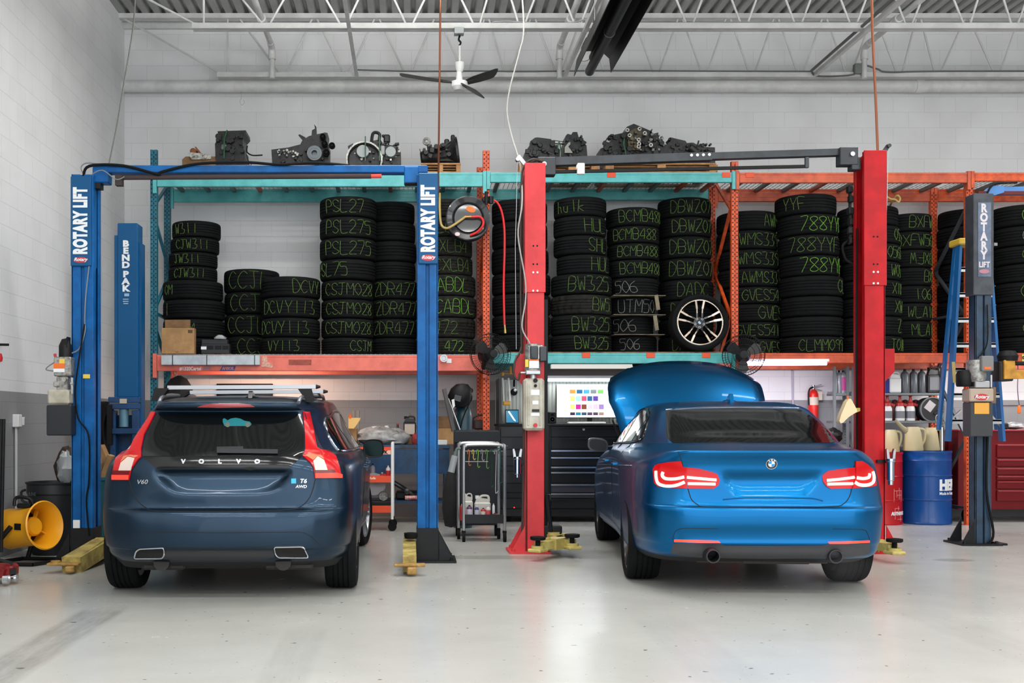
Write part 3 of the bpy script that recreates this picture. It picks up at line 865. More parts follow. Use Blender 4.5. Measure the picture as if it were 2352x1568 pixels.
# power unit on the left column: motor, valve block with labels, tank, drip box
xm=WX(150,YB1-.1); ym=YB1-0.06
pu=MB().lathe([(0,WZ(778,YB1)),(.03,WZ(780,YB1)),(.055,WZ(795,YB1)),(.055,WZ(822,YB1)),(0,WZ(822,YB1))],(WX(155,YB1),ym,0),n=18)
pu=pu.prism([(WX(145,YB1),WZ(800,YB1)),(WX(163,YB1),WZ(775,YB1)),(WX(163,YB1),WZ(800,YB1))],'xz',ym-.05,ym+.05).build('motor',m_blk,t)
MB().box((WX(153,YB1),ym,WZ(843,YB1)),(.15,.13,.17),bev=.01).box((WX(152,YB1),ym,WZ(881,YB1)),(.10,.11,.12),bev=.008).cyl((WX(158,YB1),ym-.08,WZ(873,YB1)),(WX(158,YB1),ym,WZ(873,YB1)),.02,n=10).cyl((WX(172,YB1),ym-.06,WZ(882,YB1)),(WX(178,YB1),ym-.06,WZ(882,YB1)),.016,n=10).cyl((WX(175,YB1),ym-.06,WZ(868,YB1)),(WX(175,YB1),ym-.06,WZ(905,YB1)),.012,n=10).box((WX(140,YB1),ym-.05,WZ(883,YB1)),(.05,.05,.05),bev=.008).build('pump_block',m_alum,t)
for (z0,z1,mm,x0_,x1_) in ((826,836,m_ylab,147,159),(836,848,m_olab,134,159),(848,856,m_white,134,159)):
 MB().box((WX((x0_+x1_)/2,YB1),ym-.068,WZ((z0+z1)/2,YB1)),((x1_-x0_)*YB1/FPX,.006,(z1-z0)*YB1/FPX)).build('warning_label',mm,t,0)
MB().cyl((WX(136,YB1),ym-.03,WZ(822,YB1)),(WX(134,YB1),ym-.03,WZ(818,YB1)),.012,n=10).lathe([(0,-.012),(.012,-.008),(.014,0),(.012,.008),(0,.012)],(WX(134,YB1),ym-.03,WZ(816,YB1)),n=12).build('red_knob',m_rlogo,t)
MB().tube([(WX(130,YB1),ym,WZ(833,YB1)),(WX(115,YB1),ym,WZ(843,YB1)),(WX(112,YB1),ym,WZ(850,YB1)),(WX(132,YB1),ym,WZ(853,YB1))],.005,6,sm=5).build('cable',mat('grey_insulation',(120,124,128),0.5),t)
MB().box((WX(145,YB1),ym-.01,WZ(912,YB1)),(.19,.14,.13),bev=.015).build('fluid_tank',m_clear,t)
MB().box((WX(147,YB1),ym-.01,WZ(965,YB1)),(.215,.15,.265),bev=.008).build('drip_box',mat('black_panel',(28,31,36),0.5),t)
# arms with the yellow pads
def carriage(x,y,m_):
 MB().box((x,y,.12),(.16,.2,.16),bev=.01).build('carriage',m_,t)
carriage(lx1+.05,YB1+.1,m_blkM); carriage(rx0-.04,YB1+.1,m_blueB)
m_yelw=mat('worn_yellow_arm',(196,176,96),0.5,noise=.35,nscale=9,dark=(140,120,64))
a=MB()
p0,p1=Vector((WX(236,YB1),YB1-.02,.14)),Vector((WX(168,9.0),8.95,.06))
a.bar(p0,p1,.16,.13); a.bar(p0+Vector((.0,0,.06)),p1+Vector((.02,.1,.06)),.1,.04)
arm=a.build('swing_arm',m_yelw,t)
MB().box((WX(150,8.95),8.93,.075),(.26,.12,.02),bev=.005).box((WX(165,8.9),8.85,.04),(.07,.06,.05),bev=.01).cyl((WX(130,8.95),8.93,.08),(WX(130,8.95),8.93,.1),.04,n=12).build('pad_holder',mat('rusty_yellow',(176,138,70),.6,noise=.6,nscale=12,dark=(96,62,36)),arm)
a=MB()
p0,p1=Vector((WX(940,YB1),YB1-.02,.15)),Vector((WX(941,8.9),8.82,.08))
a.bar(p0,p1,.11,.12)
arm=a.build('swing_arm',m_yelw,t)
MB().box((WX(941,8.75),8.78,.085),(.25,.1,.02),bev=.005).box((WX(946,8.75),8.72,.045),(.08,.05,.06),bev=.01).build('pad_holder',mat('rusty_yellow',(176,138,70)),arm)
MB().lathe([(0,0),(.05,0),(.06,.02),(.06,.05),(.035,.05),(.03,.03),(0,.03)],(WX(944,9.6),9.5,.22),n=16).build('lift_pad',m_rubb,arm)

# ---- red lift over the blue saloon
YR=10.25
t=thing('two_post_lift','red two-post lift with dark overhead beam, straddling the bright blue saloon','car lift',(WX(1620,YR),YR,0))
def red_col(px0,px1,zt,zstep,m_,inner,side_px=None):
 x0,x1=WX(px0,YR),WX(px1,YR); w_=x1-x0
 y1=YR+.26
 c=MB().box(((x0+x1)/2,YR+.01,zt/2),(w_,.02,zt),bev=.004).box(((x0+x1)/2-inner*(w_/2-.006),(YR+y1)/2,zt/2),(.012,y1-YR,zt))
 c.box(((x0+x1)/2,y1-.01,zt/2),(w_,.02,zt))
 xi=(x0+x1)/2+inner*(w_/2-.006)
 c.box((xi,YR+.035,zt/2),(.012,.05,zt),bev=.003).box((xi,y1-.035,zt/2),(.012,.05,zt),bev=.003).box((xi-inner*.06,y1-.09,zt/2),(.012,.1,zt))
 c.build('column',m_,t,0.5)
 # upper sleeve
 MB().box(((x0+x1)/2,YR-.008,(zt+zstep)/2+.002),(w_+.022,.014,zt-zstep),bev=.003).box(((x0+x1)/2-inner*(w_/2+.006),YR+.1,(zt+zstep)/2),(.008,.2,zt-zstep)).build('column_extension',m_,t,0.5)
 xc=(x0+x1)/2+.0
 h=MB()
 for py in (565,607) if inner>0 else (544,607):
  for s in (-1,1): h.cyl((xc+s*.018,YR-.017,WZ(py,YR)),(xc+s*.018,YR-.012,WZ(py,YR)),.0085,n=10)
 h.build('bolt_holes',m_hole,t)
 for py in (626,668) if inner>0 else (625,651):
  b_=MB()
  for s in (-1,1): b_.cyl((xc+s*.02,YR-.022,WZ(py,YR)),(xc+s*.02,YR-.012,WZ(py,YR)),.010,n=8)
  b_.build('bolts',m_whtP,t)
 f=MB(); foot(f,(x0+x1)/2,YR+.14,w_+.02,0.42,-inner)
 f.build('base_plate',m_,t,0.5)
 return x0,x1
ax0,ax1=red_col(1208,1250,WZ(375,YR),WZ(672,YR),m_redL,1)
bx0,bx1=red_col(1986,2033,WZ(346,YR),WZ(656,YR),m_redR,-1)
# triangular wing plates on the columns
MB().prism([(WX(2029,YR),WZ(800,YR)),(WX(2058,YR),WZ(800,YR)),(WX(2058,YR),WZ(853,YR)),(WX(2030,YR),WZ(882,YR))],'xz',YR+.03,YR+.042).build('side_bracket',m_redR,t,0)
MB().prism([(ax0+.01,WZ(810,YR)),(WX(1185,YR),WZ(815,YR)),(WX(1180,YR),WZ(862,YR)),(ax0+.01,WZ(893,YR))],'xz',YR+.03,YR+.042).build('side_bracket',m_redL,t,0)
# overhead beam, slightly out of level as in the photo
bl,brr=Vector((WX(1262,YR),YR+.12,WZ(366,YR))),Vector((WX(1950,YR),YR+.12,WZ(343,YR)))
k=0.55; mid=bl.lerp(brr,k)
ob=MB().bar(bl,mid,.1,.075).bar(mid-Vector((.1,0,0)),brr,.085,.062).build('overhead_beam',m_gun,t,0)
for p,s in ((bl,-1),(brr,1)):
 MB().box(p+Vector((s*.02,-.02,-.05)),(.17,.12,.17),bev=.006).box(p+Vector((s*.09,-.02,-.12)),(.09,.11,.12),bev=.006).build('beam_bracket',m_gun,t)
 MB().cyl(p+Vector((s*.045,-.085,-.035)),p+Vector((s*.045,-.1,-.035)),.022,n=14).build('pin',m_steel,t)
MB().cyl(bl.lerp(brr,.44)+Vector((0,-.055,0)),bl.lerp(brr,.44)+Vector((0,-.06,0)),.014,n=10)
b_=MB()
for q in (.48,.50,.52,.54): b_.cyl(bl.lerp(brr,q)+Vector((0,-.045,.01)),bl.lerp(brr,q)+Vector((0,-.062,.01)),.014,n=10)
b_.build('bolts',m_whtP,t)
q0,q1=Vector((WX(1268,YR),YR+.09,WZ(390,YR))),Vector((WX(1856,YR),YR+.09,WZ(377,YR)))
MB().bar(q0,q1,.03,.028).build('shut_off_bar',m_blk,t,0)
MB().box((WX(1860,YR),YR+.08,WZ(369,YR)),(.036,.03,.1),bev=.004).build('bar_hanger',m_gun,t)
MB().box((WX(1334,YR),YR+.0,WZ(388,YR)),(.068,.05,.105),bev=.006).cyl((WX(1324,YR),YR+.0,WZ(384,YR)),(WX(1330,YR),YR,WZ(384,YR)),.02,n=12).build('limit_switch',m_whtP,t)
# pulley arm sticking up past the bright red column
MB().bar((WX(2030,YR),YR+.1,WZ(357,YR)),(WX(2051,YR),YR+.1,WZ(328,YR)),.03,.036).cyl((WX(2050,YR),YR+.06,WZ(330,YR)),(WX(2050,YR),YR+.12,WZ(330,YR)),.018,n=12).build('pulley_arm',m_gun,t)
MB().bar((WX(1192,YR),YR+.1,WZ(352,YR)),(WX(1215,YR),YR+.1,WZ(380,YR)),.03,.036).cyl((WX(1191,YR),YR+.06,WZ(361,YR)),(WX(1191,YR),YR+.12,WZ(361,YR)),.02,n=12).build('pulley_arm',m_steel,t)
MB().tube([(WX(2050,YR),YR+.09,WZ(330,YR)),(WX(2045,YR),YR+.1,WZ(560,YR)),(WX(2038,YR),YR+.1,WZ(800,YR))],.003,5).build('release_wire',m_steel,t)
MB().tube([(WX(1191,YR),YR+.09,WZ(362,YR)),(WX(1186,YR),YR+.1,WZ(560,YR)),(WX(1188,YR),YR+.1,WZ(800,YR))],.003,5).build('release_wire',m_steel,t)
# black latch hardware inside the tall column
lt=MB()
for py,w_ in ((430,.05),(452,.04),(480,.055),(505,.035),(525,.05),(548,.03)):
 lt.box((WX(1962,YR)+random.uniform(-.01,.01),YR+.1,WZ(py,YR)),(w_,.06,.07),rot=random.uniform(-.3,.3),bev=.01)
lt.box((WX(1964,YR),YR+.12,WZ(480,YR)),(.02,.03,.5)).build('latch_linkage',m_blk,t)
MB().tube([(bx0-.03,YR+.1,WZ(520,YR)),(bx0-.035,YR+.1,WZ(800,YR)),(bx0-.03,YR+.1,WZ(1050,YR))],.012,8).build('lift_chain',m_rubb,t)
MB().tube([(WX(1965,YR),YR+.13,WZ(545,YR)),(WX(1948,YR),YR+.13,WZ(560,YR)),(WX(1955,YR),YR+.13,WZ(590,YR)),(WX(1970,YR),YR+.13,WZ(600,YR))],.012,8,sm=5).build('hydraulic_hose',m_rubb,t)
# hoses down the pale red column
hs=mat('dark_hose',(58,48,44),.6)
MB().tube([(WX(1255,YR),YR+.05,WZ(372,YR)),(WX(1225,YR),YR-.01,WZ(366,YR)),(WX(1205,YR),YR+.05,WZ(380,YR)),(WX(1199,YR),YR+.06,WZ(420,YR)),(WX(1198,YR),YR+.08,WZ(600,YR)),(WX(1199,YR),YR+.08,WZ(760,YR)),(WX(1203,YR),YR+.04,WZ(900,YR)),(WX(1203,YR),YR+.05,WZ(1100,YR)),(WX(1200,YR),YR+.05,WZ(1235,YR))],.011,8,sm=6).build('hydraulic_hose',hs,t)
MB().tube([(WX(1260,YR),YR+.06,WZ(365,YR)),(WX(1222,YR),YR+.02,WZ(370,YR)),(WX(1209,YR),YR+.06,WZ(392,YR)),(WX(1205,YR),YR+.1,WZ(450,YR)),(WX(1204,YR),YR+.1,WZ(760,YR)),(WX(1182,YR),YR-.03,WZ(830,YR)),(WX(1180,YR),YR-.04,WZ(862,YR)),(WX(1190,YR),YR-.05,WZ(872,YR)),(WX(1193,YR),YR-.05,WZ(858,YR)),(WX(1205,YR),YR-.05,WZ(855,YR))],.010,8,sm=6).build('hydraulic_hose',hs,t)
# power unit on the pale red column
yp=YR-.09
MB().box((WX(1226,YR),yp,WZ(812,YR)),(.15,.13,.14),bev=.012).lathe([(0,WZ(862,YR)),(.075,WZ(862,YR)),(.078,WZ(828,YR)),(.07,WZ(792,YR)),(0,WZ(792,YR))],(WX(1221,YR),yp,0),n=22).build('motor',m_alum,t)
MB().box((WX(1222,YR),yp-.07,WZ(812,YR)),(.072,.05,.125),bev=.008).box((WX(1243,YR),yp-.02,WZ(815,YR)),(.07,.11,.14),bev=.008).cyl((WX(1221,YR),yp-.1,WZ(819,YR)),(WX(1221,YR),yp-.11,WZ(819,YR)),.02,n=14).build('switch_box',m_gun,t)
MB().box((WX(1222,YR),yp-.078,WZ(838,YR)),(.09,.004,.075)).build('label',m_white,t,0)
MB().box((WX(1222,YR),yp-.0795,WZ(828.5,YR)),(.09,.004,.017)).build('warning_label',m_olab,t,0)
MB().box((WX(1206,YR),yp-.068,WZ(836,YR)),(.03,.01,.07)).build('warning_label',m_ylab,t,0)
MB().box((WX(1220,YR),yp-.04,WZ(857,YR)),(.135,.1,.036),bev=.005).cyl((WX(1193,YR),yp-.03,WZ(857,YR)),(WX(1206,YR),yp-.03,WZ(857,YR)),.009,n=10).cyl((WX(1221,YR),yp-.02,WZ(862,YR)),(WX(1221,YR),yp-.02,WZ(874,YR)),.03,n=14).build('pump_block',m_steel,t)
tk=MB()
xa,xb=WX(1199,YR),WX(1246,YR)
tk.box(((xa+xb)/2,yp,(WZ(870,YR)+WZ(988,YR))/2),(xb-xa,.15,WZ(870,YR)-WZ(988,YR)),bev=.022)
for q in (.22,.78): tk.box((xa+(xb-xa)*q,yp-.072,(WZ(878,YR)+WZ(980,YR))/2),(.02,.02,.40),bev=.006)
tk=tk.build('fluid_tank',m_clear,t)
for (x_,y_,w_,h_,mm) in ((1226,902,.09,.05,m_white),(1225,925,.055,.035,m_white),(1226,943,.07,.025,m_blab),(1225,952,.078,.028,m_white)):
 MB().box((WX(x_,YR),yp-.077,WZ(y_,YR)),(w_,.006,h_)).build('label',mm,tk,0)
for py,r_,mm in ((976,.019,m_rlogo),(875,.02,m_blk),(887,.014,m_blk)):
 MB().cyl((WX(1225,YR),yp-.07,WZ(py,YR)),(WX(1225,YR),yp-.095,WZ(py,YR)),r_,n=14).build('cap',mm,tk)
# carriage and arms
MB().box((ax1+.08,YR+.1,.16),(.18,.2,.2),bev=.012).bar((WX(1257,YR),YR+.02,.55),(WX(1266,YR),YR+.0,.2),.03,.03).box((WX(1262,YR),YR+.1,WZ(1143,YR)),(.05,.06,.05)).build('carriage',m_blkM,t)
MB().box((ax1+.025,YR+.12,1.2),(.04,.06,2.4)).build('carriage_slider',m_blk,t,0)
m_yelA=mat('cream_yellow_arm',(206,190,112),.42,noise=.3,nscale=9,dark=(176,158,88))
pad_arm(t,(WX(1300,YR),YR-.12),(WX(1237,YR-.6),YR-.55),m_yelA,m_rubb,h=.10,w_=.14)
pad_arm(t,(WX(1272,YR),YR+.02),(WX(1313,YR-.3),YR-.33),m_yelA,m_rubb,h=.10,w_=.14)
pad_arm(t,(WX(1950,YR),YR-.1),(WX(2058,YR-.75),YR-.72),m_yelA,m_rubb,h=.10,w_=.13)

# ---- third lift at the right edge
YT=10.95
t=thing('two_post_lift','dark blue two-post lift column with worn grey cover, right of the step ladder','car lift',(WX(2256,YT),YT,0))
x0,x1=WX(2240,YT),WX(2274,YT)
zt=WZ(445,YT)
c=MB().box((x0+.04,YT+.012,zt/2),(.08,.024,zt),bev=.005).box((x1-.025,YT+.012,zt/2),(.06,.024,zt),bev=.005).box((x0+.09,YT+.03,zt/2),(.03,.01,zt)).box((x0+.006,YT+.06,zt/2),(.012,.12,zt)).box(((x0+x1)/2,YT+.12,zt/2),(x1-x0,.012,zt)).box((x1+.015,YT+.05,zt/2),(.04,.02,zt))
c.build('column',m_blueB,t,.5)
f=MB(); foot(f,(x0+x1)/2,YT+.1,.2,.4,-1); f.box((x1+.05,YT+.05,.01),(.2,.2,.02)); f.build('base_plate',m_blkM,t,.5)
cv=MB().box(((x0+x1)/2-.002,YT+.06,(zt+WZ(678,YT))/2),(x1-x0+.055,.17,zt-WZ(678,YT)),bev=.006).build('column_cover',m_greyC,t)
yl=YT-.028
MB().box((WX(2258,YT),yl,(WZ(466,YT)+WZ(636,YT))/2),(.13,.004,WZ(466,YT)-WZ(636,YT))).build('sticker',mat('faded_blue_sticker',(104,116,138),.6,noise=.5,nscale=12,dark=(80,92,116)),cv,0)
for i,ch in enumerate('ROTARY'):
 MB().text(ch,.115,(WX(2256,YT),yl-.004,WZ(480+i*21.5,YT)),(1,0,0),(0,0,1),.002,bold=.006,squeeze=.8).build('lettering',mat('faded_white_letter',(206,200,204),.6),cv,0)
MB().text('LIFT',.075,(WX(2257,YT),yl-.004,WZ(609,YT)),(1,0,0),(0,0,1),.002,bold=.003,squeeze=.8).build('lettering',mat('faded_white_letter',(206,200,204)),cv,0)
MB().prism([(WX(2257,YT)+.052*math.cos(2*PI*k/20),WZ(624,YT)+.022*math.sin(2*PI*k/20)) for k in range(20)],'xz',yl-.005,yl).build('logo',mat('faded_red_logo',(176,120,128),.6),cv,0)
MB().box((2.0+WX(2290,YT),YT+.1,WZ(434,YT)),(4.0,.12,.07),bev=.006).prism([(WX(2265,YT),WZ(445,YT)),(WX(2285,YT),WZ(425,YT)),(WX(2310,YT),WZ(425,YT)),(WX(2310,YT),WZ(440,YT)),(WX(2288,YT),WZ(447,YT))],'xz',YT+.03,YT+.16).build('overhead_beam',mat('pale_blue_beam',(72,128,190),.4),t)
MB().box((WX(2320,YT)+.3,YT+.05,WZ(441,YT)),(1.2,.03,.035)).build('height_sensor_bar',mat('dark_red_foam',(96,34,34),.8),t)
MB().tube([(WX(2265,YT),YT,WZ(450,YT)),(WX(2275,YT),YT,WZ(430,YT)),(WX(2295,YT),YT+.03,WZ(420,YT)),(WX(2340,YT),YT+.03,WZ(418,YT))],.01,6,sm=5).tube([(WX(2265,YT),YT-.02,WZ(700,YT)),(WX(2266,YT),YT-.02,WZ(780,YT)),(WX(2255,YT),YT-.02,WZ(810,YT)),(WX(2240,YT),YT-.05,WZ(822,YT))],.006,6,sm=5).tube([(WX(2268,YT),YT-.02,WZ(960,YT)),(WX(2262,YT),YT-.03,WZ(1120,YT)),(WX(2278,YT),YT-.03,WZ(1220,YT)),(WX(2268,YT),YT-.03,WZ(1248,YT))],.012,6,sm=5).build('hydraulic_hose',m_rubb,t)
yp=YT-.08
MB().lathe([(0,WZ(828,YT)),(.09,WZ(828,YT)),(.095,WZ(868,YT)),(.08,WZ(878,YT)),(0,WZ(878,YT))],(WX(2232,YT),yp,0),n=20).build('motor',m_alum,t)
MB().box((WX(2244,YT),yp-.1,WZ(837,YT)),(.12,.06,.15),bev=.008).build('switch_box',mat('grey_switch_box',(122,122,122),.5,0.2),t)
MB().box((WX(2243,YT),yp-.132,WZ(847,YT)),(.07,.004,.025)).build('warning_label',m_olab,t,0)
MB().lathe([(0,0),(.07,0),(.078,.02),(.078,.12),(.06,.16),(0,.17)],(WX(2208,YT),yp+.02,WZ(888,YT)),n=16).build('capacitor_cover',m_blk,t)
MB().box((WX(2238,YT),yp-.03,WZ(884,YT)),(.15,.1,.07),bev=.008).cyl((WX(2262,YT),yp-.04,WZ(862,YT)),(WX(2262,YT),yp-.04,WZ(890,YT)),.012,n=8).box((WX(2232,YT),yp-.06,WZ(873,YT)),(.06,.05,.03),bev=.005).build('pump_block',m_steel,t)
tk=MB().box((WX(2235,YT),yp-.01,WZ(908,YT)),(.24,.16,.13),bev=.01).build('fluid_tank',mat('tan_tank',(176,158,142),.45),t)
MB().prism([(WX(2234,YT)+.07*math.cos(2*PI*k/24),WZ(912,YT)+.03*math.sin(2*PI*k/24)) for k in range(24)],'xz',yp-.097,yp-.09).build('logo',m_rlogo,tk,0)
MB().text('Rotary',.05,(WX(2234,YT),yp-.0985,WZ(912,YT)),(1,0,0),(0,0,1),.002,bold=.001,shear=.3).build('logo_lettering',m_white,tk,0)
tk=MB().box((WX(2235,YT),yp-.01,WZ(963,YT)),(.23,.15,.34),bev=.008).build('drip_box',mat('dark_grey_panel',(52,53,56),.45),t)
MB().box((WX(2235,YT),yp-.087,WZ(938,YT)),(.145,.004,.11)).build('label',mat('amber_label',(222,160,60),.5),tk,0)
MB().box((WX(2269,YT),yp,WZ(908,YT)),(.05,.05,.16)).build('bracket',mat('tan_bracket',(120,96,70),.6),t)
# raised yellow arm reaching out of frame
ya=YT+.05
a=MB().box((WX(2300,ya),ya,WZ(853,ya)),(.14,.2,.2),bev=.01).build('carriage',mat('yellow_black',(34,30,26),.5),t)
MB().prism([(WX(2292,ya),WZ(828,ya)),(WX(2316,ya),WZ(830,ya)),(WX(2318,ya),WZ(850,ya)),(WX(2420,ya),WZ(852,ya)),(WX(2420,ya),WZ(868,ya)),(WX(2292,ya),WZ(871,ya))],'xz',ya-.12,ya-.02).build('swing_arm',mat('amber_arm_paint',(206,148,40),.45,noise=.4,nscale=10,dark=(160,108,30)),t)
MB().lathe([(0,-.05),(.09,-.05),(.1,0),(.07,.05),(0,.06)],(WX(2308,ya),ya-.05,WZ(818,ya)),n=18).box((WX(2330,ya),ya-.06,WZ(835,ya)),(.35,.06,.04),rot=0.0,bev=.01).build('arm_lock',m_blk,t)

# ---- parked spare column in the left corner
YP=11.6
t=thing('spare_lift_column','blue lift column lettered downwards in white, parked in the left corner','lift column',(WX(290,YP),YP,0))
x0,x1=WX(263,YP),WX(314,YP)
zt=WZ(512,YP)
MB().box(((x0+x1)/2+.02,YP+.11,(zt+WZ(912,YP))/2),(x1-x0-.02,.22,zt-WZ(912,YP)),bev=.008).box((x0+.02,YP+.11,(WZ(540,YP)+WZ(912,YP))/2),(.05,.2,WZ(540,YP)-WZ(912,YP))).box((x1+.02,YP+.14,(WZ(556,YP)+WZ(1000,YP))/2),(.03,.16,WZ(556,YP)-WZ(1000,YP))).build('cover',m_blueD,t)
for i,ch in enumerate(['B','E','N','D','P','A','K']):
 MB().text(ch,.088,(WX(289,YP),YP-.004,WZ(560+i*16.3+(4 if i>3 else 0)+(i>3)*1,YP)),(1,0,0),(0,0,1),.002,bold=.005,squeeze=1.25).build('lettering',m_white,t,0)
for i,(w_,dz) in enumerate(((.05,0),(.06,10),(.06,15),(.05,20))):
 MB().box((WX(289,YP)+(0.01 if i==0 else 0),YP-.003,WZ(677+dz,YP)),(w_,.004,.03 if i==0 else .01)).build('small_print',mat('pale_print',(150,176,200),.5),t,0)
m_b3=mat('deep_blue_frame',(20,70,118),.4,noise=.3,nscale=6,dark=(14,52,90))
fr=MB()
xa,xb=WX(250,YP),WX(322,YP)
fr.box((xa+.04,YP+.05,.68),(.06,.1,1.36),bev=.005).box((xb-.05,YP+.05,.68),(.07,.14,1.36),bev=.005)
for py in (918,933,990): fr.box(((xa+xb)/2,YP+.0,WZ(py,YP)),(xb-xa,.06,.06),bev=.006)
fr.box(((xa+xb)/2,YP+.16,.66),(xb-xa-.1,.02,1.3)).box(((xa+xb)/2,YP+.02,.08),(xb-xa,.3,.16),bev=.01)
fr.build('frame',m_b3,t)
MB().cyl((WX(283,YP),YP+.03,WZ(980,YP)),(WX(283,YP),YP+.03,WZ(938,YP)),.05,n=16).build('cylinder',mat('grey_blue_cylinder',(90,130,150),.35),t)
MB().box((WX(285,YP),YP-.033,WZ(921,YP)),(.075,.004,.05)).build('label',mat('tan_label',(190,180,160),.5),t,0)
MB().box((xa+.02,YP-.03,WZ(975,YP)),(.05,.06,.42)).build('guide_rail',m_blk,t)

# ------------------------------------------------------------------ car building
def cr(p0,p1,p2,p3,t):
 return 0.5*((2*p1)+(p2-p0)*t+(2*p0-5*p1+4*p2-p3)*t*t+(3*p1-p0-3*p2+p3)*t**3)
def spline_rows(rows,k):
 out=[]; m=len(rows)
 for i in range(m-1):
  a,b_,c,d=rows[max(i-1,0)],rows[i],rows[i+1],rows[min(i+2,m-1)]
  for j in range(k):
   t=j/k
   out.append([cr(a[q],b_[q],c[q],d[q],t) for q in range(len(b_))])
 out.append(rows[-1])
 return out
def in_poly(x,y,P):
 r=False; n=len(P)
 for i in range(n):
  x0,y0=P[i]; x1,y1=P[i-1]
  if (y0>y)!=(y1>y) and x<(x1-x0)*(y-y0)/(y1-y0)+x0: r=not r
 return r
def edge_dist(x,y,P):
 b_=1e9; n=len(P)
 for i in range(n):
  x0,y0=P[i]; x1,y1=P[i-1]
  dx,dy=x1-x0,y1-y0
  t=max(0,min(1,((x-x0)*dx+(y-y0)*dy)/(dx*dx+dy*dy+1e-12)))
  b_=min(b_,math.hypot(x-x0-t*dx,y-y0-t*dy))
 return b_
def round_poly(P,k=4):
 return [(p.x,p.y) for p in smooth([Vector((a,b_,0)) for a,b_ in P],k,True)]
def corner_poly(P,r,k=3):
 """polygon with its corners rounded by r"""
 out=[]; n=len(P)
 for i in range(n):
  p,a,b_=Vector(P[i]),Vector(P[i-1]),Vector(P[(i+1) % n])
  u,v=a-p,b_-p
  rr=min(r,u.length*.45,v.length*.45)
  q0,q1=p+u.normalized()*rr,p+v.normalized()*rr
  for j in range(k+1):
   t=j/k
   out.append(tuple(q0*(1-t)**2+p*2*t*(1-t)+q1*t*t))
 return out

